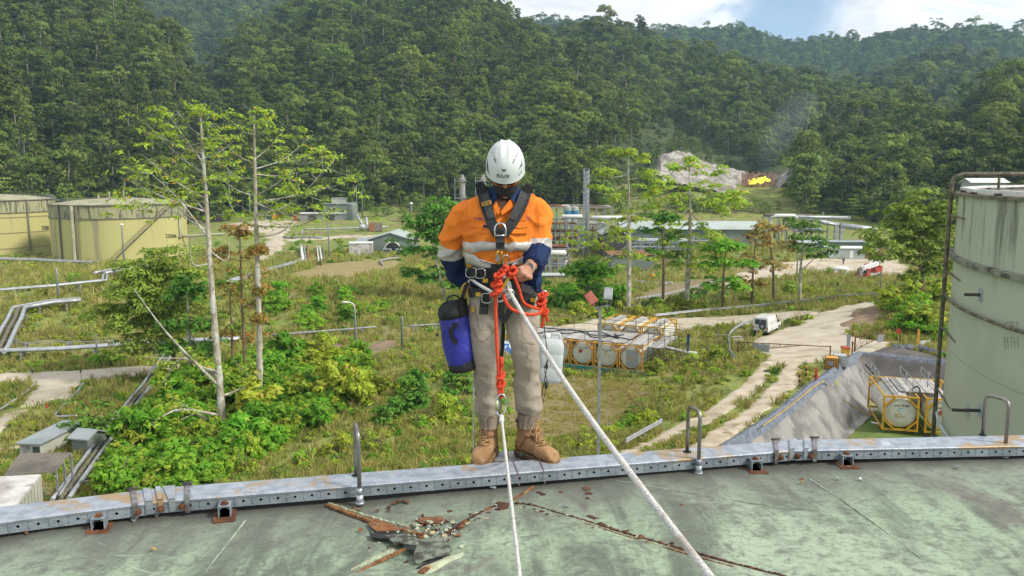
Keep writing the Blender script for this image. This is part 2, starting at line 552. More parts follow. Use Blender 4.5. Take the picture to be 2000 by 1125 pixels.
# ---------------------------------------------------------------- hills
LAYERS = [
 dict(c=[(60, 250), (110, 165), (170, 105), (225, 120), (290, 190), (345, 280), (395, 370)], d=[(60, 500), (225, 500), (395, 385)], b=[(60, 335), (395, 350)]),
 dict(c=[(400, 330), (450, 225), (520, 130), (600, 85), (670, 120), (740, 185), (810, 255), (870, 340), (900, 400)], d=[(400, 520), (600, 590), (900, 400)], b=[(400, 345), (900, 350)]),
 dict(c=[(790, 350), (850, 240), (920, 165), (990, 130), (1060, 150), (1130, 205), (1200, 270), (1270, 335)], d=[(790, 500), (990, 580), (1270, 430)], b=[(790, 350), (1270, 360)]),
 dict(c=[(1560, 300), (1620, 225), (1690, 200), (1760, 205), (1840, 270), (1900, 330)], d=[(1560, 640), (1760, 700), (1900, 560)], b=[(1560, 480), (1900, 440)]),
 dict(c=[(-900, -120), (-400, -110), (0, -90), (150, -70), (230, -30), (290, 8), (340, 52), (385, 105), (425, 190), (470, 270), (520, 340), (580, 420)], d=[(-900, 560), (150, 640), (400, 560), (580, 430)], b=[(-900, 330), (580, 385)]),
 dict(c=[(-900, 60), (-200, 70), (0, 112), (40, 170), (75, 240), (110, 310), (150, 370), (190, 420)], d=[(-900, 400), (190, 390)], b=[(-900, 310), (190, 345)]),
 dict(c=[(330, 330), (380, 235), (420, 165), (480, 85), (560, 30), (640, -25), (760, -60), (880, -40), (960, 8), (1010, 36), (1055, 66), (1110, 118), (1190, 160), (1290, 225), (1380, 290), (1450, 340), (1520, 400)],
   d=[(330, 700), (640, 820), (1000, 760), (1300, 560), (1520, 480)], b=[(330, 380), (900, 375), (1250, 380), (1520, 440)]),
 dict(c=[(-900, -100), (150, -90), (300, -60), (420, -35), (560, -20), (700, -40), (900, 20), (1000, 60)], d=[(-900, 1500), (1000, 1500)], b=[(-900, 800), (1000, 800)]),
 dict(c=[(900, 100), (1000, 72), (1060, 68), (1110, 56), (1165, 46), (1230, 58), (1280, 84), (1340, 104), (1420, 126), (1500, 146), (1600, 164), (1700, 182), (1800, 230), (1900, 300)], d=[(900, 950), (1200, 900), (1900, 760)], b=[(900, 560), (1450, 500), (1900, 480)]),
 dict(c=[(800, 72), (980, 57), (1040, 46), (1120, 44), (1200, 58), (1290, 64), (1380, 62), (1440, 65), (1480, 80), (1520, 90), (1560, 84), (1600, 76), (1650, 84), (1700, 68), (1790, 66), (1890, 64), (1950, 74), (2000, 86), (2300, 90), (2900, 60)], d=[(800, 1900), (2900, 1800)], b=[(800, 1000), (2900, 900)]),
 dict(c=[(1560, 230), (1640, 165), (1700, 140), (1780, 118), (1850, 112), (1930, 125), (2000, 138), (2300, 100), (2900, 40)], d=[(1560, 1150), (2900, 1000)], b=[(1560, 760), (2900, 640)]),
 dict(c=[(1400, 420), (1470, 392), (1510, 362), (1545, 322), (1580, 296), (1630, 258), (1690, 246), (1760, 238), (1830, 222), (1890, 180), (1950, 150), (2010, 140), (2200, 90), (2900, 0)], d=[(1400, 400), (1550, 470), (1760, 560), (2000, 620), (2900, 560)], b=[(1400, 372), (1760, 330), (2000, 300), (2900, 260)]),
]
def _ip(tab, x):
 t = np.array(tab, float)
 return np.interp(x, t[:, 0], t[:, 1])
def hill_z(x, y):
 r = np.hypot(x, y)
 az = np.arctan2(x, y)
 px = 1000 + FPX * np.tan(np.clip(az, -1.15, 1.15)) / 1.0 * .99
 z = np.full(r.shape, -60.0)
 for i, L in enumerate(LAYERS):
  lo, hi = L['c'][0][0], L['c'][-1][0]
  py = _ip(L['c'], px)
  dc, db = _ip(L['d'], px), _ip(L['b'], px)
  dy = (562.5 - py) / FPX
  ca = np.cos(np.clip(az, -1.15, 1.15))
  slope = (-SP + dy * CP) / (CP + dy * SP) * ca
  zc = CAMZ + slope * dc - 5.0
  base = -20.0
  s = (r - db) / (dc - db)
  n1 = vnoise(px * .012 + i * 9, r * .004, i) * .6 + vnoise(px * .03 + i * 5, r * .009, i + 20) * .4
  up = np.clip(s, 0, 1)
  prof = up ** .92
  zz = base + (zc - base) * prof + n1 * 26 * up * (1 - up) * 4 * .5 * np.clip(dc / 600, .5, 2)
  zz = np.where(s > 1, zc - (r - dc) * .45, zz)
  zz = np.where(s < 0, base + (r - db) * .3, zz)
  zz = np.where((px < lo - 40) | (px > hi + 40), -60, zz)
  z = np.maximum(z, zz)
 return z
M['forest_floor'] = mat('forest floor', (.045, .065, .022), (.07, .09, .03), .06, .95)
def build_hills():
 az = np.radians(np.linspace(-49, 49, 420))
 r = np.geomspace(290, 2300, 190)
 A, RR = np.meshgrid(az, r)
 X, Y = RR * np.sin(A), RR * np.cos(A)
 Z = hill_z(X, Y)
 me = grid_mesh('hills', X, Y, Z, M['forest_floor'])
 structure(link('hills', me))
build_hills()
# ---------------------------------------------------------------- foliage meshes
def leaf_cloud(clusters, rs, flat=.5, normal_up=.35, aspect=1.0):
 V, N = [], []
 for c, rad, n, size in clusters:
  c = np.array(c, float)
  rad = np.array(rad, float)
  d = rs.normal(size=(n, 3))
  d /= np.linalg.norm(d, axis=1)[:, None]
  d[:, 2] = np.where(d[:, 2] < -.3, -d[:, 2] * .6, d[:, 2])
  rr = rs.uniform(.55, 1.0, n) ** .6
  p = c + d * rad * rr[:, None]
  nn = d * .8 + rs.normal(size=(n, 3)) * .55 + np.array([0, 0, flat])
  nn /= np.linalg.norm(nn, axis=1)[:, None]
  t = rs.normal(size=(n, 3))
  t -= nn * (t * nn).sum(1)[:, None]
  t /= np.linalg.norm(t, axis=1)[:, None]
  b = np.cross(nn, t)
  s = size * rs.uniform(.6, 1.25, n)[:, None]
  q = np.stack([p - t * s * aspect, p - b * s * .55, p + t * s * aspect, p + b * s * .55], 1)
  q[:, 0] -= nn * s * .25
  q[:, 2] -= nn * s * .25
  V.append(q.reshape(-1, 3))
  on = d + np.array([0, 0, normal_up]) + nn * .5
  on /= np.linalg.norm(on, axis=1)[:, None]
  N.append(np.repeat(on, 4, 0))
 return np.concatenate(V), np.concatenate(N)
def leaf_mesh(name, V, N, m):
 n = len(V) // 4
 me = bpy.data.meshes.new(name)
 me.vertices.add(len(V))
 me.vertices.foreach_set('co', V.ravel())
 me.loops.add(len(V))
 me.loops.foreach_set('vertex_index', np.arange(len(V), dtype=np.int32))
 me.polygons.add(n)
 me.polygons.foreach_set('loop_start', np.arange(0, len(V), 4, dtype=np.int32))
 me.polygons.foreach_set('use_smooth', np.ones(n, bool))
 me.update(calc_edges=True)
 me.materials.append(m)
 if N is not None:
  me.normals_split_custom_set_from_vertices([tuple(q) for q in N])
 return me
M['jungle'] = leaf_mat('jungle leaves', (.076, .104, .026), (.142, .158, .038), (.18, .15, .055),
      .06, .3, .55)
M['jungle_bark'] = mat('jungle bark', (.26, .23, .18), (.16, .14, .11), .5, .9)
def jungle_tree(kind, seed):
 rs = np.random.default_rng(seed)
 cl = []
 tr = MB()
 if kind == 'dome':
  h, R0 = rs.uniform(10, 12), rs.uniform(4.2, 5.2)
  for k in range(20):
   a, q = rs.uniform(0, 6.28), math.sqrt(rs.uniform(0, 1))
   x, y = R0 * q * math.cos(a), R0 * q * math.sin(a)
   z = h + 2.6 * (1 - q * q) + rs.uniform(-1.2, .6)
   s = rs.uniform(1.1, 1.9)
   cl.append(((x, y, z), (s, s, s * .75), 42, .42))
  for k in range(20):
   a, q = rs.uniform(0, 6.28), rs.uniform(.55, .95)
   s = rs.uniform(1.0, 1.7)
   cl.append(((R0 * q * math.cos(a), R0 * q * math.sin(a), h - rs.uniform(1.0, 8)), (s, s, s), 26, .42))
  tr.tube([(0, 0, -3), (.2, .1, h * .5), (0, .2, h)], [.32, .25, .14], 6)
 elif kind == 'tall':
  h = rs.uniform(13, 16)
  for k in range(30):
   t = rs.uniform(0, 1)
   a, q = rs.uniform(0, 6.28), rs.uniform(.2, 1) * (2.6 - 1.4 * abs(t - .45))
   s = rs.uniform(.9, 1.6)
   cl.append(((q * math.cos(a) * 1.25, q * math.sin(a) * 1.25, h * (.22 + .78 * t)), (s, s, s * .8), 34, .40))
  tr.tube([(0, 0, -3), (.15, 0, h * .5), (0, .1, h * .95)], [.28, .22, .08], 6)
 elif kind == 'tier':
  h = rs.uniform(11, 13)
  for lv, (zz, R0) in enumerate(((h, 2.2), (h - 1.6, 3.4), (h - 3.2, 4.2), (h - 5.0, 4.0), (h - 7.0, 3.4), (h - 9, 3.2))):
   for k in range(8 if lv else 6):
    a, q = rs.uniform(0, 6.28), rs.uniform(.25, 1)
    s = rs.uniform(.9, 1.5)
    cl.append(((R0 * q * math.cos(a), R0 * q * math.sin(a), zz + rs.uniform(-.4, .4)), (s * 1.25, s * 1.25, s * .42), 30, .40))
  tr.tube([(0, 0, -3), (.1, .2, h * .5), (0, 0, h)], [.26, .2, .1], 6)
 else:
  h = rs.uniform(12, 15)
  tr.tube([(0, 0, -3), (.2, 0, h * .6), (.1, .1, h * .8)], [.34, .26, .16], 6)
  for k in range(7):
   a = k * .9 + rs.uniform(-.3, .3)
   e = Vector((3.4 * math.cos(a), 3.4 * math.sin(a), h * rs.uniform(.86, 1.05)))
   tr.tube([(.1, .1, h * .7), e * .5 + Vector((0, 0, h * .42)), e], [.13, .09, .04], 5)
   for j in range(2):
    s = rs.uniform(.8, 1.4)
    cl.append(((e.x + rs.normal() * .8, e.y + rs.normal() * .8, e.z + rs.normal() * .4), (s, s, s * .6), 30, .40))
 V, N = leaf_cloud(cl, rs, .5)
 return V, N, tr
JUNGLE = [jungle_tree(k, i + 3) for i, k in enumerate(('dome', 'dome', 'tall', 'tier', 'scruffy', 'dome', 'tall', 'tier'))]
def gn_scatter(obj, meshes, name):
 for k, me in enumerate(meshes):
  pass
 col = bpy.data.collections.new(name + ' kinds')
 for k, me in enumerate(meshes):
  o = bpy.data.objects.new(f'{name} kind', me)
  col.objects.link(o)
 ng = bpy.data.node_groups.new(name, 'GeometryNodeTree')
 ng.interface.new_socket('Geometry', in_out='INPUT', socket_type='NodeSocketGeometry')
 ng.interface.new_socket('Geometry', in_out='OUTPUT', socket_type='NodeSocketGeometry')
 N = ng.nodes
 gi, go = N.new('NodeGroupInput'), N.new('NodeGroupOutput')
 ci = N.new('GeometryNodeCollectionInfo')
 ci.inputs['Collection'].default_value = col
 ci.inputs['Separate Children'].default_value = True
 ci.inputs['Reset Children'].default_value = True
 iop = N.new('GeometryNodeInstanceOnPoints')
 iop.inputs['Pick Instance'].default_value = True
 def attr(nm, ty):
  a = N.new('GeometryNodeInputNamedAttribute')
  a.data_type = ty
  a.inputs['Name'].default_value = nm
  return a.outputs['Attribute']
 m2p = N.new('GeometryNodeMeshToPoints')
 L = ng.links
 L.new(gi.outputs[0], m2p.inputs['Mesh'])
 L.new(m2p.outputs[0], iop.inputs['Points'])
 L.new(ci.outputs[0], iop.inputs['Instance'])
 L.new(attr('pick', 'INT'), iop.inputs['Instance Index'])
 L.new(attr('rot', 'FLOAT_VECTOR'), iop.inputs['Rotation'])
 L.new(attr('sc', 'FLOAT_VECTOR'), iop.inputs['Scale'])
 L.new(iop.outputs[0], go.inputs[0])
 md = obj.modifiers.new(name, 'NODES')
 md.node_group = ng
def scatter_object(name, pts, scales, rots, picks, meshes):
 me = bpy.data.meshes.new(name)
 me.vertices.add(len(pts))
 me.vertices.foreach_set('co', np.asarray(pts, float).ravel())
 for nm, ty, key, val in (('sc', 'FLOAT_VECTOR', 'vector', scales), ('rot', 'FLOAT_VECTOR', 'vector', rots), ('pick', 'INT', 'value', picks)):
  a = me.attributes.new(nm, ty, 'POINT')
  a.data.foreach_set(key, np.asarray(val).ravel().astype(np.float32 if ty != 'INT' else np.int32))
 me.update()
 o = link(name, me)
 o['kind'] = 'stuff'
 gn_scatter(o, meshes, name)
 return o
def rock_zone(px, py):
 a = (px > 1275) & (px < 1560) & (py > np.interp(px, [1275, 1290, 1340, 1440, 1480, 1540, 1560], [322, 296, 300, 332, 342, 318, 305])) & (py < np.interp(px, [1275, 1300, 1400, 1440, 1560], [332, 345, 364, 372, 372]))
 return a
def build_forest():
 n = 230000
 az = np.radians(nr.uniform(-36.5, 36.5, n))
 r = np.sqrt(nr.uniform(305 ** 2, 2000 ** 2, n))
 x, y = r * np.sin(az), r * np.cos(az)
 z = np.maximum(hill_z(x, y), np.where(r > 348 + 12 * vnoise(x * .03, y * .03, 5), H(x, y), -60))
 gaz = np.radians(np.linspace(-38, 38, 500))
 gr = np.geomspace(290, 2100, 260)
 GA, GR = np.meshgrid(gaz, gr)
 gzv = hill_z(GR * np.sin(GA), GR * np.cos(GA))
 el = np.arctan2(gzv - CAMZ, GR)
 hor = np.maximum.accumulate(el, 0)
 ia = np.clip(((az - gaz[0]) / (gaz[1] - gaz[0])).astype(int), 0, 499)
 ir = np.clip(np.searchsorted(gr, r) - 1, 0, 259)
 ele = np.arctan2(z + 13 - CAMZ, r)
 vis = ele > hor[np.maximum(ir - 1, 0), ia] - .004
 k = 1.0 / np.sqrt(1 + ((z - CAMZ) / r) ** 2)
 f = y * CP - (z - CAMZ) * SP
 py = 562.5 - FPX * (y * SP + (z - CAMZ) * CP) / f
 px = 1000 + FPX * x / f
 vis &= (py > -140) & (z > -21.5)
 vis &= ~rock_zone(px, py)
 gnd = H(x[vis], y[vis])
 idx = np.nonzero(vis)[0]
 idx = idx[(z[idx] > gnd - .8) & ~((px[idx] > 1272) & (px[idx] < 1565) & (r[idx] < 425))]
 return x[idx], y[idx], z[idx], r[idx], px[idx], py[idx]
fx, fy, fz, fr, fpx, fpy = build_forest()
_cell = {}
_keep = []
for i in nr.permutation(len(fx)):
 d = 4.7 + 2.4 * min(1.6, max(0, (fr[i] - 400) / 800))
 key = (int(fx[i] / d), int(fy[i] / d), int(d * 2))
 if key in _cell:
  continue
 _cell[key] = 1
 _keep.append(i)
_keep = np.array(_keep)
fx, fy, fz, fr, fpx, fpy = (a[_keep] for a in (fx, fy, fz, fr, fpx, fpy))
order = np.argsort(fr)
near = order[:150]
rest = order[150:]
def merged_tree(i):
 V, N, tr = JUNGLE[i]
 b = MB()
 b.add([tuple(v) for v in V], [(4 * k, 4 * k + 1, 4 * k + 2, 4 * k + 3) for k in range(len(V) // 4)], True)
 b.mi = 1
 o = len(b.v)
 b.v += tr.v
 b.f += [[o + q for q in f] for f in tr.f]
 b.m += [1] * len(tr.f)
 b.sm += [True] * len(tr.f)
 me = b.mesh('forest tree', [M['jungle'], M['jungle_bark']])
 nn = [tuple(q) for q in N] + [(0, 0, 0)] * len(tr.v)
 me.normals_split_custom_set_from_vertices(nn)
 return me
_s = np.exp(nr.normal(size=len(rest)) * .26) * .80 * (1 + .25 * np.clip((fr[rest] - 500) / 900, 0, 1.3))
_s *= np.where(nr.uniform(size=len(rest)) < .08, 1.3, 1.0)
low = ((fpx[rest] > 1190) & (fpx[rest] < 1480) & (fpy[rest] > np.interp(fpx[rest], [1190, 1300, 1480], [300, 235, 330])))
_s = np.where(low, _s * .42, _s)
_sc = np.stack([_s * nr.uniform(.85, 1.2, len(rest)), _s * nr.uniform(.85, 1.2, len(rest)), _s * nr.uniform(.85, 1.2, len(rest))], -1)
_rot = np.stack([nr.normal(size=len(rest)) * .06, nr.normal(size=len(rest)) * .06, nr.uniform(0, 6.28, len(rest))], -1)
_pk = nr.choice(len(JUNGLE), len(rest), p=[.29, .28, .05, .06, .04, .22, .03, .03])
scatter_object('forest', np.stack([fx[rest], fy[rest], fz[rest] - 3.0], -1), _sc, _rot, _pk, [merged_tree(i) for i in range(len(JUNGLE))])
print('forest', len(rest))
def side_of(px, a=0, b=2000):
 return ('far left', 'left', 'middle', 'right', 'far right')[int(min(4, max(0, (px - a) / (b - a) * 5)))]
_protos = []
for i, (V, N, tr) in enumerate(JUNGLE):
 _protos.append((leaf_mesh('crown', V, N, M['jungle']), tr.mesh('trunk', M['jungle_bark'])))
for j in near:
 k = int(nr.choice(len(JUNGLE)))
 s = float(nr.uniform(.6, 1.05)) * (.5 if 1190 < fpx[j] < 1480 else 1)
 t = thing('forest_tree', f"{'large' if s > .8 else 'small'} {('domed', 'domed', 'tall narrow', 'tiered', 'bare limbed', 'domed', 'tall narrow', 'tiered')[k]} rainforest tree at the {side_of(fpx[j])} of the jungle foot", 'tree', (fx[j], fy[j], fz[j] - 2.2), float(nr.uniform(0, 6.28)), 'rainforest trees along the foot of the slope')
 t.scale = (s, s, s)
 link('crown', _protos[k][0], t)
 link('trunk', _protos[k][1], t)
# ---------------------------------------------------------------- the rope worker
def remeshed(mb, voxel, smooth=4, mats=None, off=Vector((0, 0, 0)), name='m'):
 me = mb.mesh(name, mats or [], off)
 o = bpy.data.objects.new('tmp', me)
 COL.objects.link(o)
 md = o.modifiers.new('r', 'REMESH')
 md.mode = 'VOXEL'
 md.voxel_size = voxel
 md.use_smooth_shade = True
 if smooth:
  sm = o.modifiers.new('s', 'SMOOTH')
  sm.iterations = smooth
  sm.factor = .5
 dg = bpy.context.evaluated_depsgraph_get()
 out = bpy.data.meshes.new_from_object(o.evaluated_get(dg))
 bpy.data.objects.remove(o)
 out.name = name
 out.materials.clear()
 for m in (mats if isinstance(mats, (list, tuple)) else [mats]):
  out.materials.append(m)
 out.polygons.foreach_set('use_smooth', np.ones(len(out.polygons), bool))
 return out
def displace(me, fn):
 n = len(me.vertices)
 co = np.empty(n * 3)
 no = np.empty(n * 3)
 me.vertices.foreach_get('co', co)
 me.vertex_normals.foreach_get('vector', no)
 co, no = co.reshape(-1, 3), no.reshape(-1, 3)
 co = co + no * fn(co)[:, None]
 me.vertices.foreach_set('co', co.ravel())
 me.update()
M['skin'] = mat('skin', (.42, .22, .14), (.36, .17, .105), 30, .55, 0, .1, 120, spec=.35)
M['hivis'] = mat('orange work cloth', (.80, .225, .03), (.69, .175, .024), 5, .8, 0, .9, 7, spec=.15, stretch=(1.5, 1.5, .6))
M['navy'] = mat('navy work cloth', (.022, .040, .115), (.016, .028, .08), 6, .8, 0, .9, 9, spec=.15)
M['reflect'] = mat('silver reflective tape', (.50, .47, .43), (.42, .40, .37), 12, .45, .1, .15, 30, spec=.5)
M['khaki'] = mat('khaki trousers', (.375, .32, .26), (.32, .27, .215), 4, .85, 0, .9, 8, spec=.12, c3=(.25, .185, .125), s3=3.5, lo3=.55, hi3=.75)
M['khaki_rib'] = mat('ribbed khaki cuff', (.36, .29, .22), (.26, .205, .15), 60, .9, 0, .6, 120, stretch=(1.6, 1.6, .25))
M['boot'] = mat('tan nubuck leather', (.37, .225, .11), (.29, .165, .075), 14, .8, 0, .3, 60, c3=(.24, .125, .055), s3=12, lo3=.52, hi3=.7)
M['bootdark'] = mat('dark boot collar', (.035, .045, .055), (.05, .06, .07), 20, .7)
M['sole'] = mat('tan rubber sole', (.22, .125, .06), (.16, .09, .045), 20, .85)
M['lace'] = mat('boot lace', (.48, .30, .14), (.30, .17, .08), 90, .8)
M['helmet'] = mat('white helmet shell', (.60, .635, .615), (.54, .58, .56), 6, .5, spec=.4, c3=(.48, .50, .48), s3=9, lo3=.56, hi3=.72)
M['vent'] = mat('dark vent mesh', (.10, .11, .11), (.045, .05, .05), 160, .7)
M['print'] = mat('black print', (.02, .022, .022), rough=.6)
M['web'] = mat('black webbing', (.020, .021, .022), (.034, .035, .036), 60, .75, 0, .3, 150)
M['web2'] = mat('grey webbing', (.055, .058, .06), (.04, .042, .045), 60, .7, 0, .3, 150)
M['mask'] = mat('black face mask cloth', (.022, .022, .024), (.03, .03, .03), 10, .85, 0, .2, 40)
M['lens'] = mat('dark lens', (.012, .012, .014), rough=.08, spec=.6)
M['frame_or'] = mat('orange glasses frame', (.55, .12, .02), rough=.35)
M['steel'] = mat('polished steel', (.62, .63, .63), (.5, .5, .5), 20, .25, .95, spec=.5)
M['gold'] = mat('anodised gold metal', (.60, .38, .06), (.5, .3, .04), 20, .35, .7)
M['ropewhite'] = mat('white kernmantle rope', (.66, .64, .60), (.44, .43, .41), 110, .85, 0, .5, 160, lo=.48, hi=.62, spec=.1, c3=(.42, .36, .29), s3=7, lo3=.5, hi3=.75)
M['ropered'] = mat('orange red rope', (.72, .085, .035), (.60, .06, .03), 60, .8, 0, .5, 160, spec=.1, c3=(.75, .25, .12), s3=90, lo3=.6, hi3=.68)
M['cord'] = mat('dark cord', (.02, .035, .03), (.05, .06, .05), 120, .8)
M['bagblue'] = mat('blue bag fabric', (.028, .035, .30), (.02, .025, .22), 7, .45, 0, .9, 8, spec=.4)
M['tag_or'] = mat('orange label', (.62, .36, .07), (.55, .30, .06), 30, .6)
M['purple'] = mat('purple thread', (.16, .08, .14), rough=.8)
MAN_Y = 4.50
man = thing('person', 'rope worker in orange and navy shirt and white helmet, standing at the tank edge', 'person', P(995, 897, MAN_Y))
def ip(tab, y):
 t = np.array(tab, float)
 return [float(np.interp(y, t[:, 0], t[:, k])) for k in range(1, t.shape[1])]
TOR = [(364, 986, 27, .062, 4.43), (370, 986, 33, .07, 4.43), (375, 987, 43, .085, 4.435), (382, 988, 57, .10, 4.44), (392, 986, 70, .112, 4.44), (405, 982, 77, .122, 4.44), (425, 978, 78, .13, 4.43),
  (450, 977, 73, .138, 4.42), (475, 976, 69, .140, 4.42), (500, 976, 67, .138, 4.43), (520, 978, 66, .132, 4.44), (540, 983, 66, .130, 4.45), (562, 987, 68, .132, 4.46)]
def T_at(th, y, out=0.0):
 cx, hw, d, Yc = ip(TOR, y)
 c = P(cx, y, Yc)
 w = hw * Yc / FPX * 1.0
 cs, sn = math.cos(th), math.sin(th)
 e = .88
 x = math.copysign(abs(cs) ** e, cs) * (w + out)
 yy = math.copysign(abs(sn) ** e, sn) * (d + out)
 return Vector((c.x + x, c.y - yy, c.z))
def tfront(px, py, out=.012):
 cx, hw, d, Yc = ip(TOR, min(max(py, 366), 560))
 u = max(-1, min(1, (px - cx) / (hw * 1.0)))
 Y = Yc - d * (1 - abs(u) ** 2.2) ** .47 - out
 return P(px, py, Y)
def fold(co, amp, f=1.0, seed=1):
 x, y, z = co[:, 0] * f, co[:, 1] * f, co[:, 2] * f
 a = vnoise(x * 9 + z * 5, z * 7 - y * 6 + x * 3, seed)
 b = vnoise(x * 21 + y * 9 - z * 8, z * 19 + y * 11, seed + 5)
 ridge = (1 - np.abs(vnoise(x * 6 - z * 8 + y * 4, x * 5 + z * 5, seed + 9))) ** 4 * 1.6 - .5
 return amp * (a * .8 + b * .4 + ridge * .9)
def build_shirt():
 b = MB()
 seg = 72
 rows = np.linspace(364, 562, 80)
 b.loft([[T_at(2 * math.pi * k / seg, y) for k in range(seg)] for y in rows])
 for f in b.f:
  pass
 return b
def arm_path(pts, n=8):
 c = spline([p for p, r in pts], n)
 rr = []
 for i in range(len(pts) - 1):
  for k in range(n):
   t = k / n
   t = t * t * (3 - 2 * t)
   rr.append(pts[i][1] * (1 - t) + pts[i + 1][1] * t)
 rr.append(pts[-1][1])
 return c, rr
ARM_L = [(P(934, 411, 4.44), .058), (P(909, 421, 4.45), .071), (P(894, 441, 4.47), .077), (P(884, 470, 4.50), .073), (P(882, 500, 4.53), .070), (P(892, 527, 4.58), .062), (P(908, 551, 4.60), .053)]
ARM_R = [(P(1030, 404, 4.44), .064), (P(1049, 411, 4.43), .075), (P(1051, 436, 4.42), .076), (P(1050, 466, 4.41), .073), (P(1051, 490, 4.38), .070), (P(1046, 508, 4.32), .062), (P(1038, 517, 4.26), .052)]
def sleeve(pts, b, bands):
 c, rr = arm_path(pts, 10)
 start = len(b.f)
 n = len(c)
 seg = 28
 m0 = b.mi
 def mm(i, q):
  t = i / (n - 2)
  return 0 if t < bands[0] else (1 if t < bands[1] else 2)
 rings = []
 up = Vector((0, 1, 0))
 for i, p in enumerate(c):
  t = (c[min(i + 1, n - 1)] - c[max(i - 1, 0)]).normalized()
  sd = t.cross(up).normalized()
  u2 = sd.cross(t).normalized()
  rings.append([p + (sd * math.cos(2 * math.pi * k / seg) + u2 * math.sin(2 * math.pi * k / seg)) * rr[i] for k in range(seg)])
 b.loft(rings, mats=mm)
 return c, rr
b = build_shirt()
cL, rL = sleeve(ARM_L, b, (.54, .66))
cR, rR = sleeve(ARM_R, b, (.53, .66))
flap = [[P(1036, 508, 4.33), P(1050, 511, 4.29), P(1064, 507, 4.35), P(1056, 505, 4.40)],
  [P(1034, 530, 4.34), P(1050, 535, 4.29), P(1062, 532, 4.35), P(1053, 530, 4.41)],
  [P(1031, 552, 4.35), P(1048, 557, 4.31), P(1061, 553, 4.36), P(1050, 551, 4.42)],
  [P(1034, 566, 4.36), P(1048, 572, 4.33), P(1059, 574, 4.37), P(1050, 568, 4.42)]]
b.mi = 2
fl = []
for rg in flap:
 q = rg + [rg[0]]
 row = []
 for i in range(4):
  for k in range(6):
   row.append(q[i].lerp(q[i + 1], k / 6))
 fl.append(row)
fl2 = []
for i in range(len(fl) - 1):
 for k in range(6):
  fl2.append([a.lerp(c_, k / 6) for a, c_ in zip(fl[i], fl[i + 1])])
fl2.append(fl[-1])
b.loft(fl2)
b.mi = 0
off_man = np.array(origin_of(man))
me = remeshed(b, .0072, 5, [M['hivis'], M['reflect'], M['navy']], origin_of(man), 'shirt')
displace(me, lambda c: fold(c, .0095) + fold(c, .0035, 1.9, 7))
def shirt_faces(me):
 n = len(me.polygons)
 ce = np.empty(n * 3)
 me.polygons.foreach_get('center', ce)
 ce = ce.reshape(-1, 3) + off_man
 mi = np.zeros(n, np.int32)
 for c, rr, bands in ((cL, rL, (.54, .66)), (cR, rR, (.53, .66))):
  k = len(c)
  A = np.array([c[int(i)].lerp(c[min(int(i) + 1, k - 1)], i - int(i)) for i in np.linspace(0, k - 1, 260)])
  rad = np.interp(np.linspace(0, k - 1, 260), np.arange(k), rr)
  d = np.linalg.norm(ce[:, None] - A[None], axis=2)
  j = d.argmin(1)
  t = j / 259.0
  near_ = d[np.arange(n), j] < rad[j] * 1.22
  mi = np.where(near_ & (t >= bands[0]) & (t < bands[1]), 1, mi)
  mi = np.where(near_ & (t >= bands[1]), 2, mi)
 fp = np.array([list(q) for q in fl2]).reshape(-1, 3)
 mi = np.where((np.linalg.norm(ce[:, None] - fp[None], axis=2).min(1) < .022), 2, mi)
 me.polygons.foreach_set('material_index', mi)
 f = ce[:, 1] * CP - (ce[:, 2] - CAMZ) * SP
 py = 562.5 - FPX * (ce[:, 1] * SP + (ce[:, 2] - CAMZ) * CP) / f
 px = 1000 + FPX * ce[:, 0] / f
 cut = (ce[:, 1] < 4.40) & (np.abs(px - 983) < (415 - py) * .62) & (py < 415)
 cut |= py < 371
 bm = bmesh.new()
 bm.from_mesh(me)
 bm.faces.ensure_lookup_table()
 bmesh.ops.delete(bm, geom=[bm.faces[i] for i in np.nonzero(cut)[0]], context='FACES')
 bm.to_mesh(me)
 bm.free()
shirt_faces(me)
shirt = link('shirt', me, man)
def band(fa, fb, name, m, out=.006, a0=0, a1=2 * math.pi, n=90):
 b = MB()
 rows = []
 for k in range(n + 1):
  th = a0 + (a1 - a0) * k / n
  ya, yb = fa(th), fb(th)
  rows.append([T_at(th, ya, out - .004), T_at(th, ya, out), T_at(th, (ya + yb) / 2, out), T_at(th, yb, out), T_at(th, yb, out - .004)])
 for i in range(len(rows) - 1):
  b.add(rows[i] + rows[i + 1], [(j, j + 5, j + 6, j + 1) for j in range(4)], True)
 me = b.mesh(name, m, origin_of(man))
 displace(me, lambda c: fold(c, .0085) + fold(c, .003, 1.9, 7))
 return link(name, me, shirt)
def front(th):
 return max(0, math.sin(th))
band(lambda t: 470 + 1.5 * math.cos(2 * t), lambda t: 487 + 1.5 * math.cos(2 * t), 'reflective_band', M['reflect'], .0062)
band(lambda t: 492 + 18 * max(0, 1 - abs(math.cos(t)) * 1.25) ** .8 * front(t), lambda t: 512 + 12 * max(0, 1 - abs(math.cos(t) + .35) * 1.0) * front(t), 'reflective_band', M['reflect'], .0062)
band(lambda t: 526, lambda t: 560, 'shirt_hem', M['navy'], .005)
def panel(mb, pts, fn, out, n=1):
 q = [fn(x, y, out) for x, y in pts]
 q2 = [fn(x, y, out - .006) for x, y in pts]
 k = len(q)
 mb.add(q + q2, [tuple(range(k))] + [(i, (i + 1) % k, k + (i + 1) % k, k + i) for i in range(k)], False)
b = MB()
for s in (-1, 1):
 c0 = [(985 + s * 21, 362), (985 + s * 36, 374), (985 + s * 24, 402), (985 + s * 13, 388)]
 b = MB()
 panel(b, c0 if s > 0 else c0[::-1], tfront, .022)
 b.build('collar', M['navy'], shirt)
for s in (-1, 1):
 c0 = [(983 + s * 14, 389), (983 + s * 20, 404), (978 + s * 3, 420), (977 + s * 1, 413)]
 b = MB()
 panel(b, c0 if s > 0 else c0[::-1], tfront, .018)
 b.build('lapel', M['hivis'], shirt)
